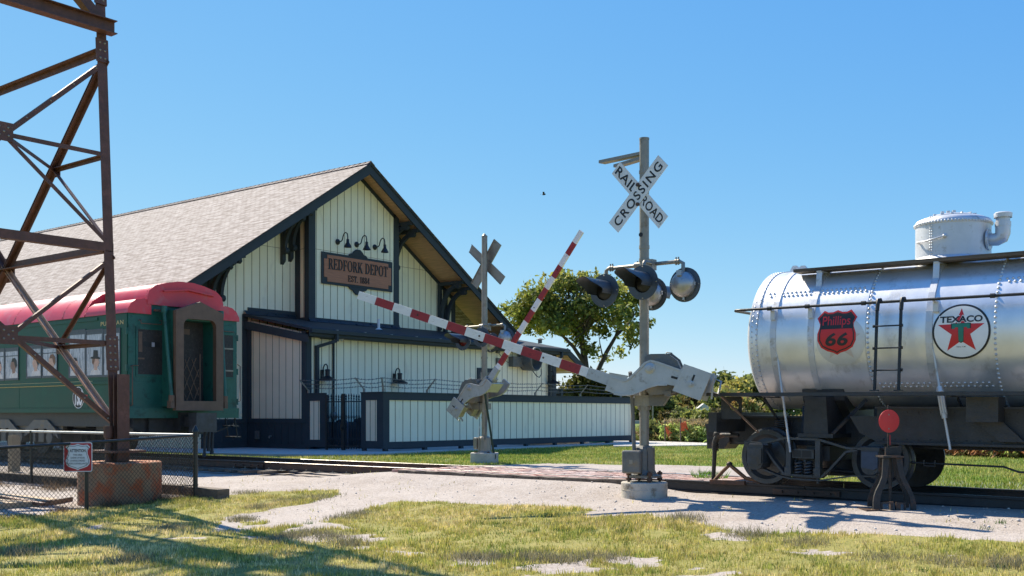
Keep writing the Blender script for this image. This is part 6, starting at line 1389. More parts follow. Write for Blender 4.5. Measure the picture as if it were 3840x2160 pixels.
def letters(nm, txt, xc, sc, off, m, parent, cx_, cy_, w_, h, bold=.02, shear=0, spacing=1.0):
    vs, fs = text2d(txt, 1.0, bold, shear, spacing); xs = [v[0] for v in vs]; ys = [v[1] for v in vs]; mx, my = (max(xs)+min(xs))/2, (max(ys)+min(ys))/2; kx, ky = w_/(max(xs)-min(xs)), h/(max(ys)-min(ys))
    mb = MB(); wrap(mb, [((x-mx)*kx + cx_, (y-my)*ky + cy_) for x, y in vs], fs, xc, sc, off); return T(nm, mb, M[m], parent)
circ = lambda r_, n_=64: [(r_*math.cos(2*math.pi*k/n_), r_*math.sin(2*math.pi*k/n_)) for k in range(n_)]
star = lambda r_, q=.382, up=0: [((r_ if k % 2 == 0 else r_*q)*math.sin(math.pi*k/5), (r_ if k % 2 == 0 else r_*q)*math.cos(math.pi*k/5) + up) for k in range(10)]
XT, STX = 2.93, -.03
tx = shape('round_emblem', circ(.375), XT, STX, .003, 'decalblack', None)
shape('white_disc', circ(.348), XT, STX, .0045, 'decalwhite', tx); shape('red_star', star(.315, .40), XT, STX, .006, 'decalred', tx)
Tp = [(-.115, .105), (.115, .105), (.115, .035), (.078, .035), (.078, .055), (.035, .055), (.03, -.125), (0, -.145), (-.03, -.125), (-.035, .055), (-.078, .055), (-.078, .035), (-.115, .035)]
shape('letter_outline', [(x*1.12, y*1.07) for x, y in Tp], XT, STX, .0072, 'decalblack', tx); shape('green_letter', Tp, XT, STX, .0084, 'decalgreen', tx)
letters('lettering', 'TEXACO', XT, STX, .0074, 'decalwhite', tx, 0, .165, .575, .112, .05); letters('lettering', 'TEXACO', XT, STX, .0088, 'decalblack', tx, 0, .165, .55, .09, .035); letters('lettering', 'REG.T.M.', XT, STX, .007, 'decalblack', tx, 0, -.205, .12, .016, .01)
XP, SPX = 1.21, .03
mb = MB(); shape('ghost_emblem', circ(.36), XP+.06, SPX-.13, .0015, 'ghost', None); gs = shape('ghost_star', star(.31, .40), XP+.06, SPX-.13, .0025, 'ghoststar', None)
SH66 = [(0, -.33), (.05, -.30), (.14, -.275), (.235, -.22), (.285, -.12), (.285, -.02), (.25, .08), (.25, .12), (.295, .21), (.20, .325), (.14, .295), (.07, .295), (0, .325)]
SH66 = SH66 + [(-x, y) for x, y in SH66[-2:0:-1]]
ph = shape('shield_emblem', SH66, XP, SPX, .004, 'decalred', None)
clip_hi = [(-.252, .045), (.252, .045), (.245, .085), (.238, .125), (.265, .205), (.197, .292), (.14, .268), (.07, .268), (0, .296)]; clip_hi = clip_hi[:2] + clip_hi[2:] + [(-x, y) for x, y in clip_hi[-2:1:-1]]
shape('dark_upper_field', clip_hi, XP, SPX, .0055, 'decalblack', ph)
inn_ = [(x*.90, (y+.01)*.90 - .005) for x, y in SH66]; low_o = [(x, y) for x, y in inn_ if y < .045]; 
lo = [(0, -.302), (.05, -.275), (.13, -.25), (.215, -.205), (.26, -.115), (.26, -.02), (.245, .045)]
li = [(.228, .045), (.243, -.02), (.243, -.11), (.203, -.19), (.125, -.232), (.048, -.256), (0, -.282)]
shape('dark_outline', lo + li, XP, SPX, .0057, 'decalblack', ph); shape('dark_outline', [(-x, y) for x, y in lo + li], XP, SPX, .0057, 'decalblack', ph)
letters('lettering', 'Phillips', XP, SPX, .0072, 'decalred', ph, -.005, .145, .41, .175, .008, .0); letters('lettering', '66', XP, SPX, .0072, 'decalblack', ph, .0, -.105, .33, .19, .03, .18, 1.05)
# running boards and their braces
mb = MB(); mb.box(-.62, 8.9, -1.56, -1.22, 1.345, 1.395); mb.box(-.62, -.2, -1.22, 1.56, 1.35, 1.39); mb.box(-.2, 8.9, 1.22, 1.56, 1.345, 1.395); board = T('running_board', mb, M['under'])
for x in (.1, 2.9, 4.4, 6.5): mb = MB(); mb.bar((x, -1.5, 1.335), (x, -.3, 1.335), .07, .016); mb.bar((x, -1.1, 1.32), (x, -.45, .9), .05, .014, up=(1,0,0)); T('board_brace', mb, M['under'], board)
mb = MB(); mb.bar((-.42, -1.46, 1.34), (-.02, -1.02, .80), .06, .02); T('end_brace', mb, M['gang'], board)
mb = MB(); mb.tube([(-.42, .9, 1.39), (-.42, .9, 1.95), (-.38, .9, 2.12), (-.25, .9, 2.22)], .018, 6); T('end_pipe', mb, M['black'])
# underframe: centre sill, end sill, bolsters with saddles, long side girder
mb = MB()
mb.box(-.75, 9.2, -.34, -.30, .62, 1.02); mb.box(-.75, 9.2, .30, .34, .62, 1.02); mb.box(-.75, 9.2, -.42, .42, 1.02, 1.05); mb.box(-.72, 9.1, -.40, .40, .60, .62)
for q in range(46): mb.rivet((-.6+q*.21, -.34, .98), (0, -1, 0), .014); mb.rivet((-.6+q*.21, -.34, .67), (0, -1, 0), .014)
mb.box(-.72, -.58, -1.3, 1.3, .80, 1.10); mb.prism([(-.2, -.24), (.24, -.24), (.24, .22), (-.2, .22)], (-.50, -1.34, 1.12), (1,0,0), (0,0,1), (0,.03,0)) if False else None
T('centre_sill', mb, M['under'])
mb = MB(); n_ = 20; o_ = rrect(.17, .17, .02); 
a = [(-.38 + x*1.0, -1.22, 1.17 + z) for x, z in o_]; cir = [(-.33 + .078*math.cos(2*math.pi*k/20 + math.pi/4), -1.22, 1.20 + .078*math.sin(2*math.pi*k/20 + math.pi/4)) for k in range(20)]
mb.add(a + cir + [(x, y+.025, z) for x, y, z in a] + [(x, y+.025, z) for x, y, z in cir], [(k, (k+1) % 20, 20+(k+1) % 20, 20+k) for k in range(20)] + [(40+(k+1) % 20, 40+k, 60+k, 60+(k+1) % 20) for k in range(20)] + [(20+k, 20+(k+1) % 20, 60+(k+1) % 20, 60+k) for k in range(20)] + [((k+1) % 20, k, 40+k, 40+(k+1) % 20) for k in range(20)])
T('end_plate', mb, M['under'])
mb = MB(); mb.box(1.75, 6.4, -.92, -.86, .70, 1.17); mb.box(1.75, 6.4, -1.0, -.80, 1.17, 1.20); mb.box(1.6, 6.6, .80, .86, .70, 1.2); mb.box(1.5, 6.8, -.36, .36, 1.051, 1.2); mb.box(1.75, 6.4, -1.0, -.82, .67, .70); mb.prism([(1.75, .70), (1.75, 1.06), (1.35, 1.06), (1.5, .82)], (0, -.86, 0), (1,0,0), (0,0,1), (0,-.06,0))
for q in range(28): mb.rivet((1.85+q*.16, -.92, 1.12), (0, -1, 0), .013); mb.rivet((1.85+q*.16, -.92, .74), (0, -1, 0), .013)
mb.box(3.05, 3.45, -1.25, -.9, 1.0, 1.33); mb.prism([(3.1, 1.0), (3.45, 1.0), (3.72, .74), (3.42, .74)], (0, -1.02, 0), (1,0,0), (0,0,1), (0,.1,0))
T('side_girder', mb, M['under'])
for xb in (.875, 7.9):
    mb = MB(); mb.prism([(xb-.18, .78), (xb+.2, .78), (xb+.16, 1.34), (xb-.16, 1.34)], (0, -1.02, 0), (1,0,0), (0,0,1), (0,2.04,0)); mb.box(xb-.26, xb+.28, -1.04, 1.04, .74, .80)
    pr = [(TR*1.01*math.sin(R(a)), -TR*1.01*math.cos(R(a))) for a in range(-44, 45, 8)] + [(.72, -.95), (.4, -1.22), (-.4, -1.22), (-.72, -.95)]
    mb.prism([(y, z) for y, z in pr], (xb-.32, 0, TZ), (0,1,0), (0,0,1), (.64, 0, 0)); mb.bar((xb-.2, -1.0, .8), (xb-.32, -.7, 1.2), .03, .03); mb.bar((xb+.25, -1.0, .8), (xb+.6, -.6, 1.3), .05, .04)
    T('bolster_saddle', mb, M['under'])
# coupler, cut lever, hose
mb = MB(); mb.box(-1.0, -.7, -.14, .14, .58, .84); mb.prism([(-1.32, .50), (-1.02, .50), (-.92, .62), (-.92, .80), (-1.0, .92), (-1.26, .90), (-1.34, .84)], (0, -.22, 0), (1,0,0), (0,0,1), (0,.44,0)); mb.prism([(-1.34, .9), (-.95, .98), (-.72, .98), (-.72, .84), (-1.34, .84)], (0, -.25, 0), (1,0,0), (0,0,1), (0,.5,0))
for z in (.58, .70): mb.box(-1.30, -1.14, -.235, -.215, z, z+.085, 1)
T('coupler', mb, [M['under'], M['ink']])
mb = MB(); mb.tube([(-.55, -.62, .74), (-.80, -.62, .74), (-.93, -.60, .72), (-.97, -.60, .62), (-.98, -.60, .45), (-1.0, -.60, .0)], [.03, .035, .055, .05, .035, .032], 10)
for k in range(4): mb.cyl((-.965, -.60, .60-.03*k), (-.968, -.60, .585-.03*k), .058, n=10)
mb.ball((-.93, -.60, .75), (.07, .06, .06), 10, 6); T('brake_hose', mb, M['castiron'])
# arch bar trucks
def truck(x0):
    zx = lambda X: x0 + (X-425)/652; zz = lambda Y: .44 - (Y-940)/675
    for xa in (x0, x0+1.75):
        for yy, o_ in ((-.72, -1), (.79, 1)):
            mb = MB(); r_ = .42; mb.lathe([(0, -.02), (.11, -.02), (.12, .02), (.30, .045), (.335, -.01), (.345, -.03), (.415, -.032), (r_, -.02), (r_, .07), (r_+.035, .085), (r_+.035, .115), (.33, .115), (0, .10)], (xa, yy+o_*.035, r_+.005), (0, -o_, 0) if False else (0, -(-o_)*-1 if False else -o_*-1*-1, 0), 40) if False else None
            # outward axis o_: the flange lies on the inner side
            mb.lathe([(0, .10), (.10, .10), (.11, .035), (.29, .01), (.335, .045), (.345, .06), (.412, .062), (r_, .05), (r_, -.045), (r_+.035, -.06), (r_+.035, -.085), (.33, -.085), (0, -.06)], (xa, yy, r_+.004), (0, o_, 0), 44)
            T('wheel', mb, M['truck'])
        mb = MB(); mb.cyl((xa, -1.08, .424), (xa, 1.08, .424), .065, n=12); T('axle', mb, M['under'])
    for s_ in (-1, 1):
        yf = s_*1.02
        fr = MB(); w_, t_ = .11, .032
        def strip(pts, th=t_): 
            for a, b_ in zip(pts[:-1], pts[1:]): fr.bar((zx(a[0]), yf, zz(a[1])), (zx(b_[0]), yf, zz(b_[1])), w_, th)
        strip([(270, 800), (450, 812), (650, 762), (700, 750), (1040, 755), (1120, 775), (1320, 832), (1530, 838), (1700, 830)]); strip([(440, 835), (490, 848), (590, 985), (700, 1112), (1070, 1125), (1150, 1050), (1310, 868), (1420, 845)]); strip([(270, 1050), (450, 1060), (640, 1130), (760, 1150), (1050, 1158), (1200, 1130), (1370, 1098), (1700, 1092)], .022)
        for X in (740, 1035): fr.bar((zx(X), yf, zz(765)), (zx(X), yf, zz(1130)), .10, .075, up=(1,0,0)); fr.box(zx(X)-.05, zx(X)+.05, yf-.07, yf+.07, zz(1120), zz(1040))
        for X, Y0, Y1 in ((668, 745, 775), (1030, 1120, 1190), (330, 1040, 1100)): fr.cyl((zx(X), yf-s_*-.0, zz(Y1)), (zx(X), yf, zz(Y0)), .025, n=6)
        sf = T('side_frame', fr, M['truck'])
        for X0 in (295, 1415):
            mb = MB(); X = zx(X0 + (0 if X0 < 500 else 50)) if False else (x0 + (0 if X0 < 500 else 1.75)); 
            pr = [(-.13, .20), (.13, .20), (.13, -.08), (.10, -.15), (.04, -.18), (-.05, -.18), (-.10, -.15), (-.13, -.08)]
            mb.prism([(X + a, .424 + b_) for a, b_ in pr], (0, s_*1.18, 0), (1,0,0), (0,0,1), (0,-s_*.30,0)); mb.box(X-.17, X+.17, yf-.08, yf+.08, .42+.18, .42+.215); jb = T('journal_box', mb, M['truck'], bevel=.012)
            mb = MB(); mb.prism([(X-.115, .424+.14), (X+.115, .424+.14), (X+.115, .424-.08), (X+.06, .424-.115), (X-.02, .424-.10), (X-.115, .424-.085)], (0, s_*1.185, 0), (1,0,0), (0,0,1), (0,s_*.02,0)); T('journal_lid', mb, M['truck'] if X0 < 500 else M['bluelid'], jb)
        mb = MB(); mb.box(zx(770), zx(990), s_*.86, s_*1.04, zz(945), zz(855)); T('bolster_end', mb, M['truck']); mb = MB(); mb.box(zx(782), zx(858), s_*1.0405, s_*1.043, zz(935), zz(868)); mb.box(zx(872), zx(965), s_*1.0405, s_*1.043, zz(935), zz(868)); T('bolster_pocket', mb, M['ink'])
        for X in (830, 925):
            mb = MB(); pts = [(zx(X) + .055*math.cos(a), s_*1.0 + .055*math.sin(a), zz(1110) + .205*a/(2*math.pi*4.5)) for a in [2*math.pi*4.5*k/72 for k in range(73)]]; mb.tube(pts, .0185, 6); T('coil_spring', mb, M['truck'])
        mb = MB(); mb.box(zx(770), zx(985), s_*.9, s_*1.08, zz(1125), zz(1108)); T('spring_plank', mb, M['truck'])
    mb = MB(); mb.box(x0+.70, x0+1.05, -.9, .9, .40, .62); mb.cyl((x0+.875, 0, .15), (x0+.875, 0, .4), .3, n=20); mb.tube([(x0-.1, -.3, .35), (x0+.5, -.4, .25), (x0+1.3, -.4, .22), (x0+1.9, -.3, .35)], .03, 6)
    pts = [(x0+.12 + .10*math.cos(a), -.5 + .10*math.sin(a), .86 + .12*a/(2*math.pi*4)) for a in [2*math.pi*4*k/60 for k in range(61)]]; mb.tube(pts, .014, 5); T('truck_bolster', mb, M['under'])
M['bluelid'] = mat('blue_grey_lid', (.045, .065, .10), .45, .1, .25, 8, .1, 40)
truck(0); truck(7.0)
mb = MB(); mb.tube([(1.5, -.7, .42), (3.4, -.75, .40), (3.6, -.8, .34), (7, -.8, .36)], .014, 6); mb.tube([(2.4, -.9, .46), (2.4, -.9, .38), (2.55, -.9, .38), (2.55, -.9, .46)], .01, 5); T('brake_rod', mb, M['under'])

# ================================================================ SWITCH STAND, RAIL SKID
s0 = on_ground(3340, 1908); s0 = Vector((s0.x, s0.y, G(s0.x, s0.y)))
st = thing('switch_stand', 'rusty cast iron switch stand with a chipped round red target beside the track', 'switch stand', s0)
Ys = cu*s0.y - su*s0.x
def SS(px, py): return at_depth(px, py, Ys)
z4 = lambda x, y: (3180 + x/2.897, 1460 + y/2.897)
mpx = Ys/FPX/2.897
rx_, ry_ = Vector((cu, su, 0)), Vector((-su, cu, 0))
def q4(x, y, d=0): return at_depth(*z4(x, y), Ys) + ry_*d
gz0 = q4(460, 1310).z
mb = MB(); c_ = q4(446, 346); mb.lathe([(0, .012), (.02, .012), (.152, .005), (.154, 0), (.152, -.005), (0, -.006)], c_, (-ry_ + rx_*.25), 40); tg_ = build('target', mb, M['target'], st)
for yy in (275, 428): q = q4(441, yy, -.012); mb = MB(); mb.rivet(q, -ry_ + rx_*.25, .011, 0, .5); build('target_bolt', mb, M['galv'], tg_)
mb = MB(); mb.cyl(q4(440, 168, .015), q4(440, 725, .015), .011, n=10); mb.bar(q4(449, 480, .012), q4(449, 615, .012), .030, .012, up=ry_); build('mast', mb, M['castiron'], st)
mb = MB(); mb.bar(q4(455, 495, -.002), q4(455, 605, -.002), .018, .004, up=ry_); build('red_strip', mb, M['armred'], st)
mb = MB(); mb.bar(q4(430, 672, 0), q4(570, 655, 0), .06, .095); mb.ball(q4(568, 630, 0), .026, 8, 6); mb.cyl(q4(425, 625), q4(425, 715), .03, n=10); build('lever_head', mb, M['castiron'], st)
mb = MB(); a, b_ = q4(340, 728), q4(562, 728); mb.obox((a+b_)/2, (b_-a)/2, ry_*.16, ZV*.012); build('top_plate', mb, M['castiron'], st)
def leg(pts, d0, d1, wd):
    mb = MB(); n_ = len(pts); P = []
    for k, (xl, xr, y) in enumerate(pts):
        d = d0 + (d1-d0)*k/(n_-1); a, b_ = q4(xl, y, d), q4(xr, y, d); P += [a - ry_*wd, b_ - ry_*wd, b_ + ry_*wd, a + ry_*wd]
    fs = [(4*k+j, 4*k+(j+1) % 4, 4*k+4+(j+1) % 4, 4*k+4+j) for k in range(n_-1) for j in range(4)] + [(3,2,1,0), (4*n_-4, 4*n_-3, 4*n_-2, 4*n_-1)]
    mb.add(P, [f[::-1] for f in fs]); build('leg', mb, M['castiron'], st)
LEGL = [(350, 415, 742), (345, 408, 800), (340, 398, 870), (332, 390, 940), (300, 372, 1020), (262, 330, 1090), (240, 310, 1150), (230, 303, 1210), (228, 302, 1290)]
LEGR = [(485, 555, 742), (495, 560, 800), (505, 562, 870), (520, 575, 940), (560, 620, 1030), (600, 650, 1100), (622, 675, 1160), (632, 685, 1220), (634, 690, 1300)]
leg(LEGL, -.10, -.16, .018); leg(LEGR, -.10, -.16, .018); leg([(a+28, b_+22, y-6) for a, b_, y in LEGL], .10, .16, .018); leg([(a+28, b_+20, y-6) for a, b_, y in LEGR], .10, .16, .018)
mb = MB(); mb.cyl(q4(456, 745), q4(460, 1300), .022, n=10); build('spindle', mb, M['castiron'], st)
mb = MB(); a, b_ = q4(145, 1302, -.02), q4(795, 1322, -.02); mb.obox((a+b_)/2, (b_-a)/2, ry_*.20, ZV*.008); build('base_plate', mb, M['rust'], st)
mb = MB(); mb.bar(q4(318, 1290, -.17), q4(318, 1222, -.17), .02, .035, up=ry_); mb.bar(q4(308, 1222, -.17), q4(415, 1220, -.17), .02, .02); mb.bar(q4(470, 1222, -.17), q4(572, 1228, -.17), .02, .02); mb.bar(q4(565, 1310, -.17), q4(565, 1228, -.17), .02, .03, up=ry_); mb.box(*[c for c in ()]) if False else None
c_ = q4(428, 1262, -.15); mb.obox(c_, rx_*.022, ry_*.03, ZV*.062); c_ = q4(495, 1272, -.15); mb.obox(c_, rx_*.030, ry_*.03, ZV*.06); build('crank_bracket', mb, M['castiron'], st)
for x in (265, 635, 300): q = q4(x, 1290, -.18); mb = MB(); mb.cyl((q.x, q.y, gz0-.02), (q.x, q.y, gz0+.02), .025, n=6); build('hold_down_bolt', mb, M['castiron'], st)
# rusty rail skid under the coupler hose
zt = rz(-8.2); sk = thing('rail_skid', 'rusty triangular rail skid clamped on the near rail left of the tank car', 'rail skid', (-8.3, VN-.0, zt))
u0 = on_v(2740, 1790, VN).x
mb = MB(); a = u0 - .02; mb.tube([(a-.26, VN, zt+.02), (a-.10, VN, zt+.18), (a, VN, zt+.27), (a+.10, VN, zt+.20), (a+.28, VN, zt+.07), (a+.62, VN, zt+.02)], [.028, .03, .035, .032, .03, .022], 8); build('arched_bar', mb, M['rustor'] if 'rustor' in M else M['rust'], sk)
mb = MB(); mb.box(a-.30, a+.30, VN-.10, VN-.036, zt-.035, zt+.03); mb.box(a-.30, a+.62, VN-.03, VN+.03, zt+.002, zt+.014); build('shoe', mb, M['rust'], sk)
mb = MB(); mb.ball((a, VN, zt+.28), (.05, .05, .045), 10, 6); build('knuckle', mb, M['castiron'], sk)
# ================================================================ TREES, SHRUBS, REEDS
def leaf_mesh(name, pts, size, tint, parent=None, mat_='leaf', elong=1.9):
    """many small leaf faces, each its own little rhombus with a random tilt"""
    n = len(pts); d = RNG.normal(0, 1, (n, 3)); d /= np.linalg.norm(d, axis=1, keepdims=True); e = RNG.normal(0, 1, (n, 3)); e -= d*(e*d).sum(1, keepdims=True); e /= np.linalg.norm(e, axis=1, keepdims=True)
    s = size*RNG.uniform(.6, 1.3, (n, 1)) if np.isscalar(size) else size[:, None]
    P = np.stack([pts - d*s*elong*.5, pts + e*s*.5, pts + d*s*elong*.5, pts - e*s*.5], 1).astype(np.float32)
    if parent is not None: P = P - np.array(parent.location, np.float32)
    m = bpy.data.meshes.new(name); m.vertices.add(n*4); m.vertices.foreach_set('co', P.ravel()); m.loops.add(n*4); m.loops.foreach_set('vertex_index', np.arange(n*4, dtype=np.int32)); m.polygons.add(n); m.polygons.foreach_set('loop_start', np.arange(0, n*4, 4, dtype=np.int32)); m.update()
    c = np.ones((n*4, 4), np.float32); c[:, :3] = np.repeat(tint, 4, 0); ca = m.color_attributes.new('tint', 'FLOAT_COLOR', 'POINT'); ca.data.foreach_set('color', c.ravel())
    m.materials.append(M[mat_]); o = bpy.data.objects.new(name, m); C.objects.link(o)
    if parent is not None: o.parent = parent
    return o
def clumps(c, r, n, per, sp, squash=.8, shell=.55, rng=RNG):
    """leaf clumps spread through an ellipsoid volume, denser towards its outside"""
    d = rng.normal(0, 1, (n, 3)); d /= np.linalg.norm(d, axis=1, keepdims=True); rad = rng.uniform(shell, 1, (n, 1))**.8
    cc = np.array(c) + d*rad*np.array(r); k = np.repeat(np.arange(n), per); return cc[k] + rng.normal(0, sp, (n*per, 3))*np.array([1, 1, squash]), k
def tints(n, cl, base, spread=.35, k=None):
    b_ = np.array(base)[RNG.integers(0, len(base), (cl.max()+1) if k is None else k)]; t = b_[cl]*RNG.uniform(1-spread, 1+spread, (n, 1)); return np.clip(t, .005, .8)
def branch(mb, p, d, L, r, lvl, tips):
    n = 5; pts = [Vector(p)]; rr = [r]; dv = Vector(d).normalized()
    for k in range(n): dv = (dv + Vector((random.uniform(-.16, .16), random.uniform(-.16, .16), random.uniform(-.04, .12)))).normalized(); pts.append(pts[-1] + dv*L/n); rr.append(r*(1 - .62*(k+1)/n))
    mb.tube(pts, rr, 7, caps=False)
    if lvl == 0: tips.append(pts[-1]); tips.append(pts[-2]); return
    for k in range(3 if lvl > 1 else 4):
        i = random.randint(2, n); a = random.uniform(0, 6.28); q = (dv + Vector((math.cos(a), math.sin(a), random.uniform(-.1, .5)))*random.uniform(.5, .95)).normalized(); branch(mb, pts[i], q, L*random.uniform(.5, .72), rr[i]*.72, lvl-1, tips)
# --- the tree behind the depot fence, with a second leaning trunk
YT = 66.0
tb = at_depth(2120, 1560, YT); tb = Vector((tb.x, tb.y, .0))
tree = thing('shade_tree', 'broad leafy green tree with a leaning second trunk behind the depot fence', 'tree', tb)
def tp(px, py, dY=0): return at_depth(px, py, YT + dY)
trunk = MB(); tips = []
def limb(pts, r0, r1, mb=trunk): pts = [Vector(p) for p in pts]; n = len(pts); mb.tube(pts, [r0 + (r1-r0)*k/(n-1) for k in range(n)], 9)
limb([tb, tp(2190, 1480), tp(2196, 1380), tp(2185, 1290), tp(2170, 1230)], .27, .17)
limb([tp(2170, 1230), tp(2140, 1180, .5), tp(2095, 1130, 1), tp(2060, 1090, 1)], .18, .06); limb([tp(2178, 1260), tp(2215, 1190, -.6), tp(2250, 1150, -1), tp(2300, 1090, -1)], .15, .05); limb([tp(2196, 1370), tp(2150, 1300, -.5), tp(2110, 1260, -1), tp(2040, 1220, -1)], .14, .05); limb([tp(2180, 1260), tp(2185, 1150, 1), tp(2195, 1080, 1.4)], .14, .04)
limb([tp(2205, 1480, .3), tp(2240, 1395, .3), tp(2275, 1320, .3), tp(2310, 1260, .3), tp(2335, 1180, .3), tp(2360, 1120, .3)], .18, .05); limb([tp(2310, 1260, .3), tp(2360, 1210, .8), tp(2385, 1170, 1)], .10, .04); limb([tp(2262, 1345, .3), tp(2250, 1290, -.2), tp(2245, 1250, -.2)], .05, .015)
build('trunk', trunk, M['bark'], tree)
tw = MB()
for q in range(26):
    a = RNG.uniform(0, 6.28); p0 = tp(2170 + RNG.normal(0, 40), 1200 + RNG.normal(0, 40), RNG.normal(0, 1)); branch(tw, p0, (math.cos(a), math.sin(a), .5), 1.7, .05, 1, tips)
build('twigs', tw, M['bark'], tree)
blobs = [(1960,1210,40,26),(1925,1175,34,22),(2130,1040,40,22),(2270,1050,40,24),(2340,1070,34,20),(2395,1200,22,24),(2390,1275,16,14),(2310,1320,18,12),(2215,1335,16,12),(2345,1320,14,10),(2060,1120,75,72),(2120,1075,80,55),(2190,1055,85,50),(2010,1150,72,56),(1965,1150,60,40),(1945,1190,55,40),(2110,1170,95,65),(2250,1085,70,55),(2190,1140,80,50),(2320,1110,60,50),(2355,1170,45,55),(2300,1200,55,45),(2240,1180,60,40),(2350,1230,40,35),(2130,1235,70,38),(2060,1215,60,40),(2000,1215,60,36),(2385,1120,28,36),(2190,1220,50,30),(2215,1290,28,16),(2330,1290,26,18),(2370,1260,26,18),(2170,1275,30,16),(2245,1240,40,25),(2090,1260,40,18)]
PT, KK = [], []; base = 0
for (px, py, rx, ry) in blobs:
    c_ = tp(px, py, RNG.normal(0, 1.2)); s_ = YT/FPX; c_ = c_ + Vector((RNG.normal(0, .25), RNG.normal(0, .25), RNG.normal(0, .2))); p, k = clumps(c_, (rx*s_*1.08, rx*s_*1.3, ry*s_*1.05), max(4, int(rx*ry/82)), 15, .20, .8, .25); PT.append(p); KK.append(k+base); base = KK[-1].max()+1
PT, KK = np.concatenate(PT), np.concatenate(KK)
leaf_mesh('crown', PT, .165, tints(len(PT), KK, [(.21, .25, .05), (.29, .30, .06), (.36, .34, .075), (.12, .155, .035)], .45), tree)
# lower leafy sprouts behind the fence at the trunk's foot
PT, KK = [], []; base = 0
for (px, py, rx, ry) in [(2110,1480,45,32),(2170,1460,40,50),(2060,1500,40,22),(2240,1470,42,45),(2290,1480,35,30),(2200,1420,45,25),(2330,1495,40,20),(2250,1425,30,20)]:
    c_ = at_depth(px, py, 60); s_ = 60/FPX; p, k = clumps(c_, (rx*s_, rx*s_, ry*s_), int(rx*ry/40), 14, .18, .8, .2); PT.append(p); KK.append(k+base); base = KK[-1].max()+1
PT, KK = np.concatenate(PT), np.concatenate(KK); q = at_depth(2190, 1560, 60)
bs = thing('leafy_bush', 'sunlit leafy bush around the foot of the shade tree behind the fence', 'bush', (q.x, q.y, 0)); leaf_mesh('foliage', PT, .17, tints(len(PT), KK, [(.14, .13, .025), (.08, .09, .02), (.19, .165, .035)], .4), bs)
mb = MB()
for k in range(6): a = at_depth(2110+k*35, 1545, 60); a.z = 0; b_ = at_depth(2120+k*30, 1450, 60); mb.tube([a, a.lerp(b_, .5) + Vector((.1, 0, 0)), b_], [.05, .04, .015], 6)
build('stems', mb, M['bark'], bs)
# --- tree line and shrubs beyond the field
def far_tree(nm, label, cat, px, top, wpx, Y, cols, group, leaf, foot=None, seed=0, dens=1.0, shade=.4, low=.16):
    s_ = Y/FPX; g = at_depth(px, 1556, Y); zt = CAMZ + (HOR-top)*s_; rw = wpx*s_/2; zb = foot if foot is not None else 0.0; H = zt - zb
    t = thing(nm, label, cat, (g.x, g.y, zb), group=group)
    mb = MB(); mb.tube([(g.x, g.y, zb-.3), (g.x+.1*rw, g.y, zb+H*.35), (g.x-.05*rw, g.y, zb+H*.6)], [rw*.09+.03, rw*.07+.02, .03], 7)
    for q in range(5): a = q*1.3; mb.tube([(g.x+.05*rw, g.y, zb+H*.3), (g.x+rw*.5*math.cos(a), g.y+rw*.5*math.sin(a), zb+H*.62)], [rw*.04+.015, .012], 5)
    build('trunk', mb, M['bark'], t); PT, KK, base = [], [], 0
    nb = 9
    for q in range(nb):
        a = RNG.uniform(0, 6.28); f = RNG.uniform(0, 1); zc = zb + H*(low + (.86-low)*f); rr_ = rw*(.62 - .34*abs(f-.4)); rad = rw*(.55*(1-f*.55))*RNG.uniform(.5, 1)
        p, k = clumps((g.x+rad*math.cos(a), g.y+rad*math.sin(a), zc), (rr_, rr_, min(rr_, H*.22)), int(26*dens), 14, leaf*1.5, .8, .35); PT.append(p); KK.append(k+base); base = KK[-1].max()+1
    PT, KK = np.concatenate(PT), np.concatenate(KK); keep = PT[:, 2] > zb+.02; leaf_mesh('crown', PT[keep], leaf, tints(keep.sum(), KK[keep], cols, shade), t); return t
GR = [(.22, .24, .06), (.28, .28, .07), (.16, .19, .05)]; YE = [(.42, .37, .08), (.48, .39, .09), (.32, .30, .075)]; DK = [(.16, .185, .055), (.19, .20, .06)]; RU = [(.46, .29, .11), (.40, .32, .10), (.30, .30, .08)]
FT = 'trees of the far tree line'
far = [('tall green tree at the left of the far tree line behind the far lamp post', 2470, 1480, 120, 125, DK), ('dark tree behind the counterweights of the nearer gate', 2560, 1460, 130, 130, GR), ('rounded green tree just right of the counterweights, tallest of the far tree line', 2715, 1393, 100, 120, GR), ('yellowing tree in the far tree line right of the tallest one', 2760, 1425, 70, 116, YE), ('green tree between the yellowing one and the tank end', 2800, 1410, 80, 126, GR), ('pale yellow tree low in front of the far tree line', 2712, 1455, 75, 108, YE), ('dark green tree close to the silver tank end', 2845, 1418, 80, 122, DK), ('tree with rust red leaves above the black coupler', 2745, 1490, 80, 100, RU), ('orange and green tree glimpsed through the tank car frame', 2790, 1500, 70, 98, RU), ('small green tree over the black coupler head', 2690, 1500, 60, 100, GR), ('bushy tree seen under the silver tank belly', 2930, 1440, 100, 118, GR), ('green tree hidden mostly behind the tank car', 3040, 1440, 110, 120, GR), ('brownish tree behind the nearer gate mechanism', 2620, 1490, 90, 104, [(.12, .09, .03), (.09, .08, .025)]), ('low tree at the right of the fence end', 2420, 1500, 70, 128, GR), ('green tree behind the right part of the depot yard', 2330, 1500, 90, 130, GR)]
for q_, (px_, tp_, wd_, nm_) in enumerate(((3160,1450,110,'left'), (3290,1435,120,'second'), (3420,1450,110,'middle'), (3560,1440,130,'fourth'), (3700,1450,120,'fifth'), (3850,1440,130,'last'))): far.append(('green tree far behind the tank car, %s of the row hidden by its tank' % nm_, px_, tp_, wd_, 122, (GR, DK, YE)[q_ % 3]))
for lb, px, top, wd, Y, cols in far: far_tree('far_tree', lb, 'tree', px, top, wd, Y, cols, FT, .34, foot=.3, dens=1.1)
SB = 'shrubs at the edge of the field'
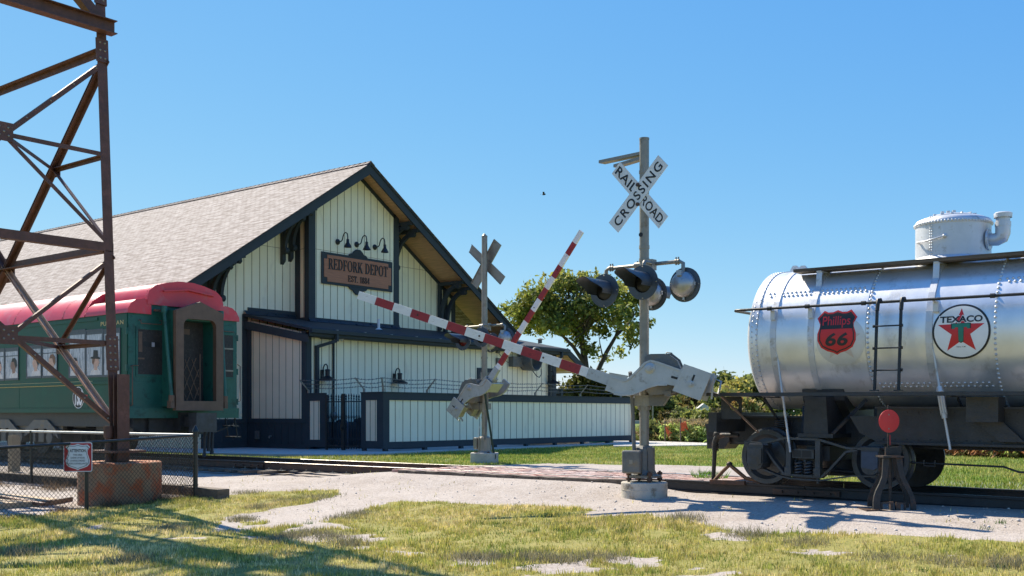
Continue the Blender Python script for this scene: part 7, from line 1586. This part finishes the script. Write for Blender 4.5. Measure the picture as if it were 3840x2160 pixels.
for lb, px, top, wd, Y, cols, ft in [('dark round shrub in front of the tree line, left of the orange netting', 2550, 1535, 70, 78, DK, -.1), ('brown tinged shrub behind the pole of the nearer signal', 2500, 1545, 50, 84, [(.14, .10, .03), (.09, .085, .025)], 0), ('olive shrub below the counterweights', 2595, 1545, 70, 74, GR, 0), ('grey brown shrub left of the black coupler', 2680, 1545, 80, 70, [(.15, .125, .06), (.11, .10, .04)], 0), ('green shrub right of the netting', 2635, 1550, 60, 68, GR, 0), ('straw coloured shrub next to the end plate of the tank car', 2760, 1540, 80, 66, [(.19, .16, .07), (.12, .115, .04)], 0), ('low green shrub beside the near signal pole', 2452, 1612, 40, 50, DK, 0)]: far_tree('field_shrub', lb, 'shrub', px, top, wd, Y, cols, SB, .16, foot=ft, dens=1.0, low=.12)
# --- tall reeds along the ditch (one mass of leaves nobody could count)
def reeds(nm, label, p0, p1, width, n, h0, h1, cols):
    p0, p1 = np.array(p0), np.array(p1); t = RNG.random(n); d = (p1-p0)/np.linalg.norm(p1-p0); nr = np.array([-d[1], d[0]]); q = p0 + (p1-p0)*t[:, None] + (nr if nr[0]*-su + nr[1]*cu > 0 else -nr)*RNG.uniform(0, abs(width), (n, 1)); k = fbm(q[:, 0]*.5, q[:, 1]*.5, 71); h = h0 + (h1-h0)*np.clip(k*1.6-.3, 0, 1)*RNG.uniform(.6, 1.1, n)
    per = 7; P = np.repeat(np.column_stack([q, np.zeros(n)]), per, 0); f = RNG.uniform(.12, 1, n*per); P[:, 2] = np.repeat(h, per)*f; P[:, :2] += RNG.normal(0, .09, (n*per, 2))
    ci = np.array(cols)[np.clip((k*len(cols)*1.1 + RNG.normal(0, .5, n)).astype(int), 0, len(cols)-1)]; ti = np.repeat(ci, per, 0)*RNG.uniform(.5, 1.6, (n*per, 1)); top = f > .9; ti[top] = np.array([.36, .27, .13])*RNG.uniform(.6, 1.2, (top.sum(), 1))
    tag(leaf_mesh(nm, P, .075, np.clip(ti, 0, .8), elong=4.5), label, 'reeds', kind='stuff')
RC = [(.26, .38, .10), (.34, .44, .13), (.48, .48, .17), (.58, .44, .22)]
A_ = at_depth(2330, 1660, 51); B_ = at_depth(2470, 1660, 49); E_ = at_depth(2960, 1660, 43)
reeds('reeds', 'low tangled green and brown growth left of the orange netting beyond the walk', (A_.x, A_.y), (B_.x, B_.y), -3, 1500, .25, .62, [(.16, .20, .06), (.24, .22, .08), (.36, .26, .12)])
reeds('reeds', 'dense tall reeds left of the tank car coupler', (B_.x, B_.y), (E_.x, E_.y), -5, 6000, .8, 1.35, RC)
A_ = at_depth(3380, 1650, 34); B_ = at_depth(4050, 1650, 29)
reeds('reeds', 'row of red brown and green reeds seen under the right of the tank car', (A_.x, A_.y), (B_.x, B_.y), 3.2, 4600, .4, .78, [(.18, .26, .06), (.32, .32, .10), (.56, .26, .13), (.58, .36, .18)])
# rough field between reeds and trees
n = 9000; u = RNG.uniform(-60, 5, n); v = RNG.uniform(46, 95, n); k = in_view(u, v); u, v = u[k], v[k]
tag(blade_field('rough_grass', u, v, RNG.uniform(.1, .45, len(u)), np.full(len(u), .05), turf_tint(u, v, -.15)*.8), 'rough olive grass of the field in front of the tree line', 'grass', kind='stuff')
# --- orange netting, lamp post, pale shed, bird
for lb, pts, Y in [('torn orange safety netting standing upright in the reeds', [(2552,1586),(2572,1578),(2580,1592),(2578,1612),(2553,1616)], 47.6), ('orange safety netting sagging to the left over the brush', [(2494,1600),(2508,1598),(2530,1640),(2526,1650),(2510,1648),(2500,1622)], 48.4)]:
    q = [at_depth(a, b_, Y) for a, b_ in pts]; o = thing('safety_netting', lb, 'netting', (q[0].x, q[0].y, 0), group='orange netting in the reeds'); mb = MB(); c_ = sum(q, Vector())/len(q)
    for a in np.linspace(0, 1, 9):
        top_ = q[0].lerp(q[1], min(1, a*2)) if a < .5 else q[1].lerp(q[2], a*2-1); bot = q[-1].lerp(q[-2], a) if len(q) == 5 else (q[-1].lerp(q[-2], min(1, a*2)) if a < .5 else q[-2].lerp(q[-3], a*2-1)); mb.bar(top_, bot + Vector((0, 0, -.02)), .06, .012)
    for f in np.linspace(0, 1, 8):
        l_ = [q[0].lerp(q[-1], f), (q[0].lerp(q[-1], f) + q[2].lerp(q[-2] if len(q) == 5 else q[3], f))/2 + Vector((0, 0, .02)), q[2].lerp(q[3] if len(q) == 5 else q[3], f)]; mb.tube(l_, .026, 4, smooth=False)
    build('net', mb, M['orange'], o); mb = MB(); mb.cyl((q[0].x, q[0].y, -.1), (q[0].x, q[0].y, q[0].z+.25), .03, n=6); build('stake', mb, M['tie'], o)
q = at_depth(2448, 1588, 80); mb = MB(); mb.cyl((q.x, q.y, -.1), (q.x, q.y, at_depth(2448, 1512, 80).z), .055, n=10); mb.cyl((q.x, q.y, .0), (q.x, q.y, .5), .08, n=10); tag(build('thin_post', mb, M['galv']), 'thin pale metal post standing in the field behind the near signal pole', 'post')
q = at_depth(2636, 1556, 94); sh = thing('field_shed', 'small white shed almost lost among the shrubs below the tree line', 'shed', (q.x, q.y, 0)); mb = MB(); mb.obox((q.x, q.y, .9), rx_*.45, ry_*.5, ZV*.95); build('wall', mb, M['signwhite'], sh); mb = MB(); mb.prism([(-.55, 1.82), (.55, 1.82), (0, 2.25)], Vector((q.x, q.y, 0)) - ry_*.55, rx_, ZV, ry_*1.1); build('roof', mb, M['slab'], sh)
q = at_depth(2040, 729, 60); mb = MB(); mb.ball(q, (.13, .05, .045), 8, 6)
for s_ in (-1, 1): mb.add([q + rx_*.05, q - rx_*.06, q - rx_*.09 + ry_*.26*s_ + ZV*.09, q + rx_*.01 + ry_*.24*s_ + ZV*.10], [(0,1,2,3)])
mb.add([q - rx_*.12, q - rx_*.20 + ry_*.04, q - rx_*.20 - ry_*.04], [(0,1,2)]); tag(build('bird', mb, M['bird']), 'small dark bird gliding in the open sky between depot and signal', 'bird')
# young weeds between the rails
us, vs_, hs_, ts_ = [], [], [], []
for px, py in ((2640, 1772), (2680, 1768), (2690, 1762), (2625, 1776)):
    p = on_v(px, py, 16.2); us.append(p.x + RNG.normal(0, .06, 30)); vs_.append(16.2 + RNG.normal(0, .05, 30)); hs_.append(RNG.uniform(.22, .36, 30)); ts_.append(np.array([.12, .26, .03])*RNG.uniform(.7, 1.4, (30, 1)))
tag(blade_field('weeds', np.concatenate(us), np.concatenate(vs_), np.concatenate(hs_), np.full(120, .018), np.concatenate(ts_), lean=1.0), 'bright green weeds growing between the rails by the tank car', 'weeds', kind='stuff')
